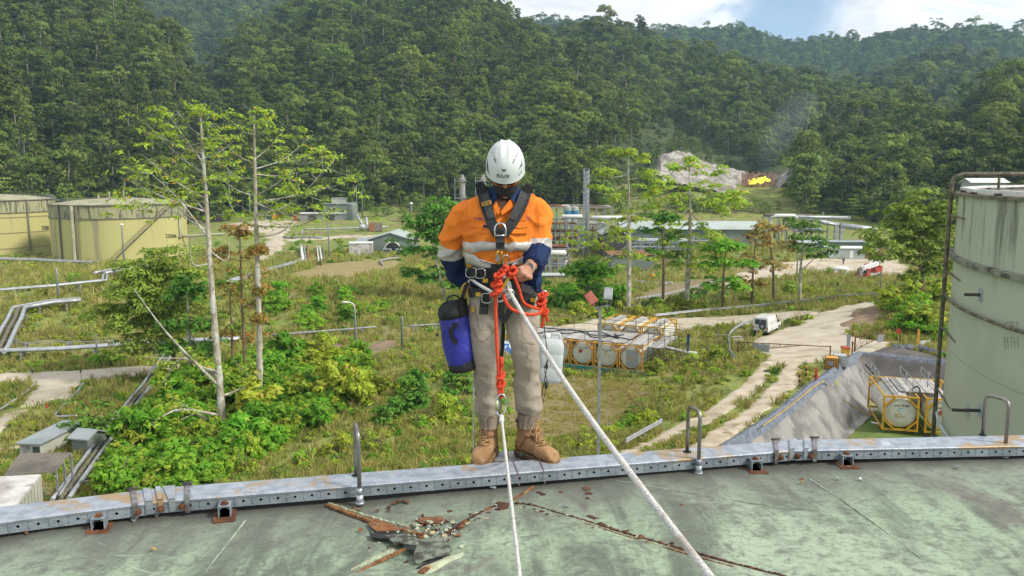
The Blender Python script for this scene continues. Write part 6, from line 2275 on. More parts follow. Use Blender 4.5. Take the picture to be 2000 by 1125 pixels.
for k in range(44):
 x0 = -(k + .5) * .345
 if pr.random() < .05:
  continue
 a = FR + u_ * x0 + v_ * (.45 + pr.uniform(-.1, .2))
 c = FR + u_ * x0 + v_ * (5.6 + pr.uniform(-.2, .3))
 b = MB()
 b.beam(up_to(a, zt_ + pr.uniform(0, .02)), up_to(c, zt_ + pr.uniform(0, .02)), .30, .04)
 b.build('plank', M['plank'], deck)
b = MB()
for k in range(3):
 pts = [FR - u_ * pr.uniform(1, 14) + v_ * pr.uniform(.8, 5) for _ in range(5)]
 pts.sort(key=lambda p: p.x)
 b = MB()
 b.tube(spline([up_to(p, zt_ + .1) for p in pts], 8), .05, 6)
 b.single('deck_hose', ('black hose snaking over the left part of the deck', 'black hose coiled across the middle of the deck', 'black hose running to the scaffold end of the deck')[k], 'hose', M['black'], 'hoses lying on the deck')
scf = thing('scaffold', 'steel tube scaffold with handrails round the row of tank containers', 'scaffold', (FR.x + 1, FR.y, ZP))
def std(p, h, z0=0.0):
 b = MB()
 b.tube([up_to(p, ZP + z0), up_to(p, ZP + h)], .035, 6)
 b.build('standard', M['oldpipe'], scf)
def led(p, q, z, r=.028):
 b = MB()
 b.tube([up_to(p, ZP + z), up_to(q, ZP + z)], r, 6)
 b.build('ledger', M['oldpipe'], scf)
bx = FR + u_ * .4
for (i, j) in ((0, .3), (0, 2.4), (0, 4.6), (0, 6.4), (1.6, .3), (1.6, 2.4), (1.6, 4.6), (1.6, 6.4), (2.9, 2.4), (2.9, 4.6)):
 std(bx + u_ * i + v_ * j, 4.4 if i == 0 else (3.9 if i < 2 else 2.6))
for z in (.5, 1.6, 2.6, 3.4, 4.0):
 led(bx + v_ * .1, bx + v_ * 6.6, z)
 if z < 4:
  led(bx + u_ * 1.6 + v_ * .1, bx + u_ * 1.6 + v_ * 6.6, z)
 for j in (.3, 2.4, 4.6, 6.4):
  led(bx + v_ * j - u_ * .1, bx + u_ * (1.7 if z > 2.5 else 3.0) + v_ * j, z + .06)
for k in range(3):
 b = MB()
 b.tube([up_to(bx + v_ * (.3 + 2 * k), ZP + .2), up_to(bx + v_ * (2.3 + 2 * k), ZP + 2.6)], .028, 6)
 b.build('brace', M['oldpipe'], scf)
for k in range(4):
 b = MB()
 p = bx + u_ * (.25 + .34 * k)
 b.beam(up_to(p + v_ * .2, ZP + 2.68), up_to(p + v_ * 6.5, ZP + 2.68), .30, .045)
 b.build('scaffold_board', M['plank'], scf)
for k, x0 in enumerate((-2.6, -6.0, -9.5, -13.0, -15.4)):
 std(FR + u_ * x0 + v_ * 6.3, 4.2, 0)
 if k in (1, 3):
  std(FR + u_ * x0 + v_ * .1, 3.95, 2.6)
for z in (3.3, 3.9):
 led(bx + v_ * 6.3, FR - u_ * 15.6 + v_ * 6.3, z)
led(FR - u_ * 15.4 + v_ * .2, FR - u_ * 15.4 + v_ * 6.3, 3.5)
for dx in (5.0, 8.0):
 for j in (7.0, 9.0):
  std(bx + u_ * dx + v_ * j, 3.4)
for z in (1.0, 1.7, 2.4, 3.0):
 led(bx + u_ * 5.0 + v_ * 7, bx + u_ * 8.2 + v_ * 7, z)
b = MB()
p = bx + u_ * 2.9 + v_ * 4.6
b.loft([[up_to(p + u_ * (.12 * s) + v_ * (.05 * math.sin(i)), ZP + 3.4 - i * .17) for s in (-1.1, -.4, .4, 1.0, .4, -.4)] for i in range(11)])
b.single('blue_sheet', 'blue plastic sheet hanging on the scaffold end', 'sheet', mat('blue sheet', (.02, .14, .42), (.03, .10, .30), 3, .5))
b = MB()
b.tube(spline([P(1288, 676, Y=83), P(1310, 681, Y=82.5), P(1335, 687, Y=82), P(1362, 690, Y=81.5)], 6), .16, 10)
b.single('white_duct', 'white flexible duct running from the scaffold towards the bushes', 'duct', M['white'])
b = MB()
pp = P(990, 718, Y=84)
for k in range(7):
 a = k / 6
b.loft([[pp + Vector((x, y, z)) for x, y, z in ((-1.6, -1.2, 0), (1.6, -1.2, 0), (1.6, 1.2, 0), (-1.6, 1.2, 0))], [pp + Vector((x, y, z)) for x, y, z in ((-1.6, -1.2, 1.9), (1.6, -1.3, 2.1), (1.6, 1.2, 2.2), (-1.6, 1.2, 2.0))], [pp + Vector((x, y, z)) for x, y, z in ((-1.0, -.2, 2.9), (1.0, -.2, 3.1), (1.0, .2, 3.0), (-1.0, .2, 2.9))]], smooth=False)
b.single('tarp_shelter', 'small shelter under a blue and white tarp seen between the trouser legs', 'shelter', mat('blue and white tarp', (.04, .12, .38), (.62, .66, .70), 1.2, .6, lo=.48, hi=.52))
loc = P(1757, 842, Y=57.5)
zb = loc.z
rz2 = R(-14)
u2 = Vector((math.cos(rz2), math.sin(rz2), 0))
tank_container('yellow framed tank container with blue label in the bund, left of the pair', M['yellow'], (loc.x, loc.y, zb), rz2, 2, 'tank containers in the bund')
l2 = loc + u2 * 2.85
tank_container('yellow framed tank container half hidden by the tall tank, right of the pair', M['yellow'], (l2.x, l2.y, zb), rz2, 1, 'tank containers in the bund')
b = MB()
v2 = Vector((-math.sin(rz2), math.cos(rz2), 0))
wk = thing('access_walkway', 'railed board walkway on top of the containers in the bund', 'walkway', (loc.x, loc.y, zb + CHT))
for k in range(5):
 b = MB()
 p = loc + u2 * (.3 + .45 * k) + v2 * 1.2
 b.beam(up_to(p, zb + CHT + .08), up_to(p + v2 * 4.2, zb + CHT + .08), .40, .05)
 b.build('plank', M['plank'], wk)
for s, f in ((loc - u2 * 1.1 + v2 * 3.0, loc - u2 * 1.1 + v2 * 6), (loc + u2 * .9 + v2 * 1.0, loc + u2 * .9 + v2 * 5.4), (loc + u2 * 2.4 + v2 * 1.0, loc + u2 * 2.4 + v2 * 5.4)):
 b = MB()
 for q in (0, .5, 1):
  c = s.lerp(f, q)
  b.tube([up_to(c, zb + CHT), up_to(c, zb + CHT + 1.1)], .03, 6)
 for z in (.55, 1.08):
  b.tube([up_to(s, zb + CHT + z), up_to(f, zb + CHT + z)], .025, 6)
 b.build('handrail', M['galv_dull'], wk)
b = MB()
b.tube(spline([up_to(loc + u2 * 1.2 + v2 * 2, zb + CHT + .2), up_to(loc + u2 * 1.25 + v2 * 1.2, zb + CHT + .5), up_to(loc + u2 * 1.3 + v2 * .5, zb + CHT + .3), up_to(loc + u2 * 1.32 + v2 * .1, zb + CHT - .8)], 6), .06, 8)
b.single('black_hose_or_crease', 'black hose arching down between the two containers in the bund', 'hose', M['black'])
b = MB()
a_, c_ = P(1702, 825, z=zb + .05), P(1722, 829, z=zb + .05)
b.tube([a_, c_], .07, 8)
b.single('pipe_stub', 'short white pipe lying in the grass left of the bund containers', 'pipe', M['white'])
# ---- things by the gates
def plain(name, label, cat, fn, m, group=None):
 b = MB()
 fn(b)
 return b.single(name, label, cat, m, group)
g = G(1650, 701)
t = thing('wheelie_bin', 'yellow wheelie bin with red lid edge beside the gate', 'bin', g)
b = MB()
b.loft([[g + Vector((x * w, y * w, z)) for x, y in ((-.29, -.36), (.29, -.36), (.29, .36), (-.29, .36))] for z, w in ((.08, .78), (1.0, 1.0), (1.02, 1.06))], smooth=False)
b.build('bin_body', M['yellow'], t)
b = MB()
b.loft([[g + Vector((x * w, y * w, z)) for x, y in ((-.31, -.39), (.31, -.39), (.31, .39), (-.31, .39))] for z, w in ((1.02, 1.03), (1.08, 1.03), (1.13, .8))], smooth=False)
b.build('lid', M['red'], t)
for s in (-1, 1):
 b = MB()
 b.cyl(g + Vector((s * .25 - .03, .30, .12)), g + Vector((s * .25 + .03, .30, .12)), .11, seg=12)
 b.build('wheel', M['black'], t)
for i, (px, py, lab, mm_) in enumerate(((1624, 722, 'rusty caged liquid tote with orange contents beside the liner corner', 'orange_frame'), (1640, 717, 'pale caged liquid tote behind the orange tote', 'plastic'))):
 g = G(px, py)
 t = thing('liquid_tote', lab, 'tote', g, R(-20), 'caged totes by the gate')
 b = MB()
 b.box((0, 0, .62), (.98, 1.08, .92))
 b.build('bladder', M[mm_], t, world=False)
 b = MB()
 for z in np.linspace(.2, 1.1, 6):
  for (x0, y0, x1, y1) in ((-.52, -.57, .52, -.57), (.52, -.57, .52, .57), (.52, .57, -.52, .57), (-.52, .57, -.52, -.57)):
   b.beam((x0, y0, z), (x1, y1, z), .025, .025)
 for q in np.linspace(-.52, .52, 6):
  for y0 in (-.57, .57):
   b.beam((q, y0, .15), (q, y0, 1.12), .022, .022)
   b.beam((y0 * .912, q * 1.09, .15), (y0 * .912, q * 1.09, 1.12), .022, .022)
 b.build('cage', M['rust'] if i == 0 else M['galv'], t, world=False)
 b = MB()
 for x in (-.42, 0, .42):
  b.box((x, 0, .06), (.14, 1.1, .12))
 b.box((0, 0, .13), (1.04, 1.12, .03))
 b.build('pallet', M['wood'], t, world=False)
 b = MB()
 b.box((-.1, -.585, .66), (.42, .012, .34))
 b.build('data_plate', M['galv'], t, world=False)
for i, (px, py) in enumerate(((1561, 752), (1574, 739))):
 g = G(px, py)
 t = thing('bollard', 'black and orange banded bollard by the track, ' + ('nearer one' if i == 0 else 'farther one'), 'bollard', g, 0, 'banded bollards by the track')
 h = 1.05
 for k in range(5):
  b = MB()
  b.cyl(g + Vector((0, 0, k * h / 5)), g + Vector((0, 0, (k + 1) * h / 5)), .085, seg=12)
  b.build('band', M['black'] if k % 2 else mat('faded orange band', (.50, .22, .12), rough=.7), t)
g = G(1593, 750)
t = thing('fire_hydrant', 'red fire hydrant standing beside the banded bollards', 'hydrant', g)
b = MB()
b.revolve(g, [(.02, 0), (.17, 0), (.17, .06), (.085, .07), (.085, .75), (.13, .76), (.13, .84), (.09, .86), (.07, 1.12), (.03, 1.2), (.005, 1.2)], 14)
b.build('hydrant_body', M['red'], t)
b = MB()
b.cyl(g + Vector((-.26, 0, .62)), g + Vector((.26, 0, .62)), .055, seg=10)
b.cyl(g + Vector((0, -.24, .52)), g + Vector((0, 0, .52)), .06, seg=10)
b.build('outlet', M['red'], t)
b = MB()
b.tube([g + Vector((.20 * math.cos(a), .20 * math.sin(a), 1.26)) for a in np.linspace(0, 2 * math.pi, 15)[:-1]], .022, 6, closed=True)
b.cyl(g + Vector((0, 0, 1.15)), g + Vector((0, 0, 1.3)), .025, seg=8)
b.build('hand_wheel', M['red'], t)
def gate(name_label, hinge, tip, h0, h1, panels, disc=None):
 t = thing('boom_gate', name_label, 'gate', hinge)
 d = Vector((tip.x - hinge.x, tip.y - hinge.y, 0))
 L = d.length
 d.normalize()
 b = MB()
 b.cyl(hinge, hinge + Vector((0, 0, h0 + .15)), .075, seg=10)
 b.build('hinge_post', M['rust'], t)
 b = MB()
 b.cyl(tip, tip + Vector((0, 0, h1 + .1)), .06, seg=10)
 b.build('latch_post', M['rust'], t)
 b = MB()
 top0, top1 = hinge + Vector((0, 0, h0)), Vector((tip.x, tip.y, tip.z + h1))
 bot0, bot1 = hinge + Vector((0, 0, .25)), top0.lerp(top1, .72)
 b.tube([top0, top1], .045, 6)
 b.tube([bot0, bot1], .035, 6)
 for k in range(1, 6):
  f = k / 6
  b.tube([top0.lerp(top1, f * .72), bot0.lerp(bot1, f)], .022, 6)
  b.tube([top0.lerp(top1, f * .72), bot0.lerp(bot1, (k - 1) / 6 + .01)], .018, 6)
 b.build('truss_boom', M['rust'], t)
 for f in panels:
  b = MB()
  p = top0.lerp(top1, f)
  b.beam(p - d * .45 + Vector((0, -.06, -.45)), p + d * .45 + Vector((0, -.06, -.45)), .02, .75)
  b.build('sign_plate', M['galv'], t)
 if disc is not None:
  b = MB()
  p = top0.lerp(top1, disc)
  b.cyl(p + Vector((0, -.1, .05)), p + Vector((0, -.13, .05)), .26, seg=18)
  b.build('red_disc', M['red'], t)
g0, g1 = G(1441, 690), G(1621, 697)
gate('rusty boom gate with two grey sign plates, left of the yellow bin', g0, g1, 1.15, .95, (.22, .31))
g0, g1 = G(1669, 689), G(1757, 674)
gate('rusty boom gate with red disc, right of the yellow bin', g0, g1, 1.5, 1.4, (.55,), .94)
for i, (px, py, h) in enumerate(((1656, 690, 1.7), (1664, 692, 1.2))):
 g = G(px, py)
 plain('gate_post', ('grey post with concrete cap between the two gates', 'rusty thin post between the two gates')[i], 'post', lambda b: (b.box(g + Vector((0, 0, h / 2)), (.30 if i == 0 else .1, .12, h)), b.box(g + Vector((0, 0, h - .1)), (.34 if i == 0 else .12, .16, .2))), M['galv_dull'] if i == 0 else M['rust'])
plain('white_pipe_pile', 'stack of white pipes beside the wooden post at the road edge', 'pipes', lambda b: [b.cyl(G(1796, 676) + Vector((0, .2 * k, .18 + .12 * (k % 2))), G(1818, 674) + Vector((0, .2 * k, .18 + .12 * (k % 2))), .15, seg=10) for k in range(3)], M['white'])
plain('wooden_post', 'short wooden post beside the white pipe pile', 'post', lambda b: b.box(G(1792, 680) + Vector((0, 0, .9)), (.16, .16, 1.8)), M['orange_frame'])
# ---- guard rails
M['wrail'] = mat('galvanised guard rail', (.42, .44, .46), (.33, .34, .35), 1.5, .5, .4, 0, spec=.5)
def guard_rail(label, pts, h=.72, posts=True, group=None):
 sp = spline(pts, 6)
 t = thing('guard_rail', label, 'guard rail', sp[0])
 b = MB()
 rings = []
 for i, p in enumerate(sp):
  tt = sp[min(i + 1, len(sp) - 1)] - sp[max(i - 1, 0)]
  tt.z = 0
  tt.normalize()
  n_ = Vector((tt.y, -tt.x, 0))
  z = gz(p.x, p.y) + h
  q = Vector((p.x, p.y, z))
  prof = ((0, .16), (.05, .11), (.05, .06), (0, 0), (.05, -.06), (.05, -.11), (0, -.16), (-.02, -.15), (-.02, .15))
  rings.append([q + n_ * a + Vector((0, 0, c)) for a, c in prof])
 b.loft(rings, smooth=False)
 b.build('rail', M['wrail'], t)
 if posts:
  acc = 0
  for i in range(1, len(sp)):
   acc += (sp[i] - sp[i - 1]).length
   if acc > 3.6:
    acc = 0
    q = Vector((sp[i].x, sp[i].y, gz(sp[i].x, sp[i].y)))
    b = MB()
    b.box(q + Vector((0, .1, .35)), (.12, .14, 1.0))
    b.build('post', M['galv_dull'], t)
 return t
guard_rail('long grey guard rail along the far side of the gravel road behind the white car', GG((1280, 626), (1370, 616), (1460, 608), (1560, 598), (1650, 588), (1724, 584)))
guard_rail('curved grey guard rail ending beside the parked white car', GG((1424, 664), (1436, 652), (1452, 643), (1470, 636)))
guard_rail('white bent guard rail end bending down the bank left of the gate', GG((1422, 668), (1424, 684), (1426, 700), (1436, 712)))
guard_rail('short guard rail at the lower edge beside the wheel tracks', [G(1222, 884) + Vector((0, 0, 0)), G(1258, 862), G(1292, 842)])
guard_rail('grey guard rail beside the far road behind the trees', GG((1240, 592), (1300, 582), (1370, 563), (1410, 553)))
for i, (px, py) in enumerate(((1416, 662), (1437, 666), (1444, 672))):
 g = G(px, py)
 plain('concrete_block', 'pale concrete block at the bend of the curved guard rail, ' + ('leftmost', 'middle one', 'rightmost')[i], 'block', lambda b: b.box(g + Vector((0, 0, .25)), (1.3, .6, .5), .3 * i), M['concrete'], 'concrete blocks by the curved guard rail')
# ---- floodlight mast in front of the row
gp = G(1168, 893)
zt = P(1168, 604, Y=gp.y).z
t = thing('light_mast', 'grey square mast with a red and a grey floodlight in front of the container row', 'light mast', gp)
b = MB()
b.box((gp.x, gp.y, (gp.z + zt) / 2), (.16, .16, zt - gp.z))
b.build('mast', M['galv_dull'], t)
k_ = gp.y / FPX
b = MB()
b.beam((gp.x - .35, gp.y, zt + .06), (gp.x + .5, gp.y, zt + .22), .07, .07)
b.tube([(gp.x - .33, gp.y, zt + .08), (gp.x - .33, gp.y, zt + .45)], .03, 6)
b.tube([(gp.x + .42, gp.y, zt + .2), (gp.x + .42, gp.y, zt + .6)], .03, 6)
b.build('cross_arm', M['galv'], t)
for sx, mm_, tilt in ((-.52, 'red', -.65), (.42, 'galv_dull', .10)):
 c = Vector((gp.x + sx, gp.y, zt + .62 + (.25 if sx > 0 else 0)))
 rot = Matrix.Rotation(tilt, 3, 'Y') @ Matrix.Rotation(R(-25), 3, 'X')
 b = MB()
 b.box(c, (.50, .32, .72), rot)
 o = b.build('floodlight', M[mm_] if mm_ != 'red' else mat('faded red lamp housing', (.50, .17, .12), (.42, .12, .09), 3, .6), t, bevel=.04)
 b = MB()
 b.box(c + rot @ Vector((0, .17, 0)), (.42, .02, .62), rot)
 b.build('lamp_glass', M['galv'], o)
# ---- vehicles
def wheel(parent, x, y, r, w, hub=M['galv_dull']):
 b = MB()
 prof = [(r * .58, -w / 2), (r * .95, -w / 2), (r, -w / 2 + .03), (r, w / 2 - .03), (r * .95, w / 2), (r * .58, w / 2)]
 b.loft([[Vector((x + q[1], y + q[0] * math.cos(a), r + q[0] * math.sin(a))) for a in (2 * math.pi * k / 20 for k in range(20))] for q in prof])
 o = b.build('wheel', M['black'], parent, world=False)
 b = MB()
 for s in (-1, 1):
  b.tube([Vector((x + s * (w / 2 - .03), y, r)), Vector((x + s * (w / 2 + .004), y, r))], [r * .56, r * .5], 16)
 b.build('rim', hub, o, world=False)
 return o
M['carwhite'] = mat('dusty white car paint', (.66, .67, .66), (.55, .54, .50), 1.6, .35, spec=.5, coat=.3)
M['glass'] = mat('dark vehicle glass', (.035, .045, .055), (.06, .075, .085), 2, .12, spec=.6)
def box_body(b, stations):
 rings = []
 for y, w0, w1, z0, z1 in stations:
  r_ = .06
  rings.append([Vector(p) for p in ((-w0, y, z0), (w0, y, z0), (w0 + .01, y, (z0 + z1) * .5), (w1, y, z1 - r_), (w1 - r_, y, z1), (-w1 + r_, y, z1), (-w1, y, z1 - r_), (-w0 - .01, y, (z0 + z1) * .5))])
 b.loft(rings, smooth=False)
def build_car():
 g = G(1498, 649)
 t = thing('parked_car', 'white boxy four wheel drive wagon parked beside the curved guard rail', 'car', g, R(-36))
 def mk(name, fn, m, parent=t, bevel=0):
  b = MB()
  fn(b)
  return b.build(name, m, parent, world=False, bevel=bevel)
 def body(b):
  box_body(b, [(-2.35, .86, .84, .52, 1.12), (-2.30, .89, .88, .46, 1.14), (1.0, .89, .88, .46, 1.14), (1.02, .88, .84, .46, 1.15), (2.3, .85, .78, .50, 1.08), (2.42, .78, .70, .56, 1.0)])
  box_body(b, [(-2.33, .86, .72, 1.12, 2.0), (-2.26, .875, .77, 1.12, 2.08), (.35, .875, .77, 1.12, 2.08), (.60, .86, .74, 1.12, 2.02), (1.05, .84, .80, 1.12, 1.20)])
 body_o = mk('body', body, M['carwhite'])
 mk('roof_panel', lambda b: b.box((0, -.95, 2.085), (1.36, 2.5, .03)), M['carwhite'], bevel=.01)
 for s, (x0, x1) in ((0, (-.66, -.10)), (1, (-.04, .66))):
  mk('rear_window', lambda b: b.box(((x0 + x1) / 2, -2.345, 1.56), (x1 - x0, .03, .58), Matrix.Rotation(R(-5), 3, 'X')), M['glass'], body_o)
 for s in (-1, 1):
  for y0, y1 in ((-2.05, -1.25), (-1.15, -.42), (-.30, .45)):
   mk('side_window', lambda b: b.hexa([Vector((s * .862, y0, 1.26)), Vector((s * .862, y1, 1.26)), Vector((s * .80, y1, 1.26)), Vector((s * .80, y0, 1.26))] if s > 0 else [Vector((s * .80, y0, 1.26)), Vector((s * .80, y1, 1.26)), Vector((s * .862, y1, 1.26)), Vector((s * .862, y0, 1.26))],
            [Vector((s * .800, y0, 1.84)), Vector((s * .800, y1, 1.84)), Vector((s * .70, y1, 1.84)), Vector((s * .70, y0, 1.84))] if s > 0 else [Vector((s * .70, y0, 1.84)), Vector((s * .70, y1, 1.84)), Vector((s * .800, y1, 1.84)), Vector((s * .800, y0, 1.84))]), M['glass'], body_o)
  mk('tail_light', lambda b: b.box((s * .82, -2.36, .86), (.11, .05, .34)), M['red'], body_o)
  mk('wheel_arch', lambda b: [b.tube([Vector((s * .90, yy + .46 * math.cos(a), .42 + .46 * math.sin(a))) for a in np.linspace(0, math.pi, 12)], .045, 6) for yy in (-1.45, 1.45)], M['carwhite'], body_o)['kind'] = 'stuff'
  mk('mirror', lambda b: b.box((s * 1.0, .75, 1.35), (.16, .08, .22)), M['black'], body_o)
  for y in (-1.45, 1.45):
   wheel(t, s * .76, y, .40, .26)
 mk('windscreen', lambda b: b.hexa([Vector((-.74, 1.0, 1.2)), Vector((.74, 1.0, 1.2)), Vector((.74, 1.07, 1.2)), Vector((-.74, 1.07, 1.2))], [Vector((-.66, .58, 1.95)), Vector((.66, .58, 1.95)), Vector((.66, .64, 1.95)), Vector((-.66, .64, 1.95))]), M['glass'], body_o)
 mk('rear_bumper', lambda b: b.box((0, -2.42, .50), (1.72, .16, .16)), M['darksteel'])
 mk('front_bumper', lambda b: (b.box((0, 2.50, .55), (1.70, .14, .22)), b.tube([Vector((-.7, 2.5, .6)), Vector((-.7, 2.52, 1.1)), Vector((.7, 2.52, 1.1)), Vector((.7, 2.5, .6))], .035, 8)), M['darksteel'])
 mk('snorkel', lambda b: b.tube([Vector((.90, 1.2, 1.1)), Vector((.88, .95, 1.3)), Vector((.82, .62, 2.0)), Vector((.82, .66, 2.12))], .05, 8), M['black'])
 mk('aerial', lambda b: b.tube([Vector((.8, 1.9, 1.0)), Vector((.8, 1.85, 2.9))], .012, 5), M['black'])
 mk('licence_plate', lambda b: b.box((-.42, -2.372, .98), (.36, .02, .12)), M['galv'], body_o)
 o = MB()
 o.loft([[Vector((.28 + q[0] * math.cos(a), -2.40 - q[1], 1.10 + q[0] * math.sin(a))) for a in (2 * math.pi * k / 22 for k in range(22))] for q in ((.22, -.02), (.36, -.02), (.39, .03), (.39, .16), (.36, .2), (.22, .2))])
 sp_ = o.build('spare_wheel', M['black'], t, world=False)
 mk('rim', lambda b: b.tube([Vector((.28, -2.57, 1.10)), Vector((.28, -2.612, 1.10))], [.24, .2], 18), M['galv_dull'], sp_)
build_car()
def build_crane():
 g = G(1698, 546) + Vector((0, 0, .25))
 t = thing('crane_truck', 'red and grey mobile crane truck parked on the far gravel yard', 'crane', g, R(139))
 RED = mat('crane red paint', (.44, .075, .05), (.36, .06, .045), 1, .5)
 GREY = mat('crane grey paint', (.42, .42, .40), (.34, .34, .33), 1, .55)
 def mk(name, fn, m, parent=t, bevel=0):
  b = MB()
  fn(b)
  return b.build(name, m, parent, world=False, bevel=bevel)
 mk('chassis', lambda b: (b.box((0, -.9, 1.05), (2.45, 8.6, .42)), b.box((0, -.9, .8), (1.1, 9.0, .4))), GREY)
 cab = mk('cab', lambda b: box_body(b, [(3.2, 1.2, 1.18, .7, 2.55), (4.6, 1.22, 1.18, .6, 2.6), (5.15, 1.22, 1.15, .6, 1.7), (5.25, 1.15, 1.1, .65, 1.5)]), RED)
 mk('windscreen', lambda b: b.hexa([Vector((-1.08, 5.16, 1.66)), Vector((1.08, 5.16, 1.66)), Vector((1.08, 5.20, 1.70)), Vector((-1.08, 5.20, 1.70))], [Vector((-1.02, 4.66, 2.50)), Vector((1.02, 4.66, 2.50)), Vector((1.02, 4.70, 2.52)), Vector((-1.02, 4.70, 2.52))]), M['glass'], cab)
 for s in (-1, 1):
  mk('side_window', lambda b: b.box((s * 1.2, 4.1, 2.05), (.05, .8, .6)), M['glass'], cab)
  mk('headlight', lambda b: b.box((s * .9, 5.24, .95), (.3, .08, .18)), M['white'], cab)
  for y in (3.9, 2.3, -1.6, -3.2):
   wheel(t, s * 1.05, y, .56, .42)
  mk('outrigger', lambda b: b.box((s * 1.18, -4.6, .95), (.25, .45, 1.0)), M['yellow'])
 mk('front_bumper', lambda b: b.box((0, 5.32, .7), (2.4, .16, .34)), GREY, cab)
 sup = mk('superstructure', lambda b: (b.box((0, -2.2, 1.75), (2.3, 3.2, .9)), b.box((0, -4.2, 1.9), (2.4, 1.2, 1.2))), RED)
 oc = mk('operator_cab', lambda b: box_body(b, [(-1.4, .42, .38, 1.4, 3.2), (.2, .42, .36, 1.4, 3.2), (.6, .40, .3, 1.4, 2.3)]), RED, sup)
 oc.location.x = .85
 mk('cab_glass', lambda b: b.box((.85, .2, 2.65), (.80, .7, .75), Matrix.Rotation(R(-25), 3, 'X')), M['glass'], oc).location.x = -.85
 bm_ = mk('boom', lambda b: (b.beam((-.25, -4.2, 3.0), (-.25, 5.6, 2.75), .75, .85), b.beam((-.25, 4.0, 2.78), (-.25, 6.4, 2.70), .58, .66)), M['white'])
 mk('boom_head', lambda b: (b.box((-.25, 6.5, 2.55), (.7, .6, 1.1)), b.box((-.25, 6.6, 1.6), (.5, .4, .8))), GREY, bm_)
 mk('winch', lambda b: (b.cyl((-.6, -4.6, 2.9), (.6, -4.6, 2.9), .4, seg=14), b.box((0, -4.9, 3.3), (.6, .3, 1.2))), M['darksteel'], sup)
build_crane()
plain('traffic_cone', 'small orange traffic cone beside the crane truck', 'cone', lambda b: (b.revolve(G(1726, 539), [(.28, 0), (.28, .05), (.16, .06), (.04, .8), (.001, .8)], 10)), mat('orange plastic', (.75, .16, .04), rough=.6))
plain('water_bowser', 'small white tank trailer on the far yard left of the crane', 'trailer', lambda b: (b.ball(G(1642, 533) + Vector((0, 0, .9)), (2.0, .8, .7), 14, 8), b.box(G(1642, 533) + Vector((0, 0, .35)), (3.4, 1.2, .5))), M['white'])
def small_person(px, py, label, top, legs, hat, k=1.0):
 g = G(px, py)
 t = thing('person', label, 'person', g)
 b = MB()
 for s in (-1, 1):
  b.tube([g + Vector((s * .13, s * .1, 0)), g + Vector((s * .11, .02, .45)), g + Vector((s * .09, 0, .88))], [.07, .075, .095], 8)
 b.build('trousers', M[legs], t)
 b = MB()
 b.tube([g + Vector((0, 0, .84)), g + Vector((0, 0, 1.1)), g + Vector((0, 0, 1.40)), g + Vector((0, 0, 1.47))], [.15, .16, .19, .10], 10)
 for s in (-1, 1):
  b.tube([g + Vector((s * .19, 0, 1.38)), g + Vector((s * .27, -.03, 1.1)), g + Vector((s * .22, -.18, .92))], [.065, .052, .04], 8)
 b.build('shirt', M[top], t)
 b = MB()
 b.tube([g + Vector((0, 0, 1.44)), g + Vector((0, 0, 1.52))], .06, 8)
 b.ball(g + Vector((0, -.01, 1.60)), (.08, .095, .115), 10, 8)
 b.ball(g + Vector((0, -.105, 1.585)), (.014, .02, .02), 6, 4)
 for s in (-1, 1):
  b.ball(g + Vector((s * .215, -.20, .87)), (.035, .045, .05), 6, 4)
 b.build('body', M['skin'], t)
 b = MB()
 b.revolve(g + Vector((0, -.01, 1.64)), [(.15, 0), (.125, .012), (.115, .06), (.07, .115), (.01, .13)], 12)
 b.build('hard_hat', M[hat], t)
M['hivis_yellow'] = mat('yellow work shirt', (.70, .55, .04), rough=.8)
small_person(1647, 516, 'distant person in dark clothes and white hat walking across the far yard', 'navy', 'navy', 'white')
small_person(1273, 548, 'distant worker in orange by the pipes, left of two', 'hivis', 'navy', 'white')
small_person(1277, 549, 'distant worker in yellow by the pipes, right of two', 'hivis_yellow', 'navy', 'white')
# ---------------------------------------------------------------- the left tanks, pipelines, sheds and the process plant
M['tankyel'] = mat('faded yellow green tank paint', (.50, .47, .18), (.44, .405, .17), .05, .6, spec=.3, c3=(.30, .27, .15), s3=.22, lo3=.52, hi3=.66, stretch=(1, 1, .1))
M['tankdirty'] = mat('streaked upper tank band', (.35, .335, .19), (.085, .09, .06), 1.5, .8, lo=.46, hi=.66, stretch=(1, 1, .16), detail=8)
M['tankroof'] = mat('lichen tank roof', (.36, .345, .22), (.26, .245, .17), .25, .9)
M['wallgreen'] = mat('grey green wall sheet', (.20, .235, .20), (.16, .19, .165), .2, .7)
M['roofgrey'] = mat('grey roof sheet', (.30, .335, .34), (.22, .25, .255), .25, .6, c3=(.15, .16, .15), s3=.3, lo3=.58, hi3=.7)
M['roofpale'] = mat('pale green roof sheet', (.40, .45, .42), (.32, .365, .335), .15, .6)
M['roofbrown'] = mat('rusty brown roof sheet', (.19, .165, .135), (.115, .105, .09), .5, .85)
M['cream'] = mat('cream wall sheet', (.50, .50, .42), (.40, .40, .34), .4, .7, c3=(.27, .24, .18), s3=.5, lo3=.58, hi3=.74)
M['dirtywhite'] = mat('stained white sheet', (.56, .55, .52), (.36, .33, .30), .6, .75, c3=(.22, .15, .12), s3=.9, lo3=.56, hi3=.68)
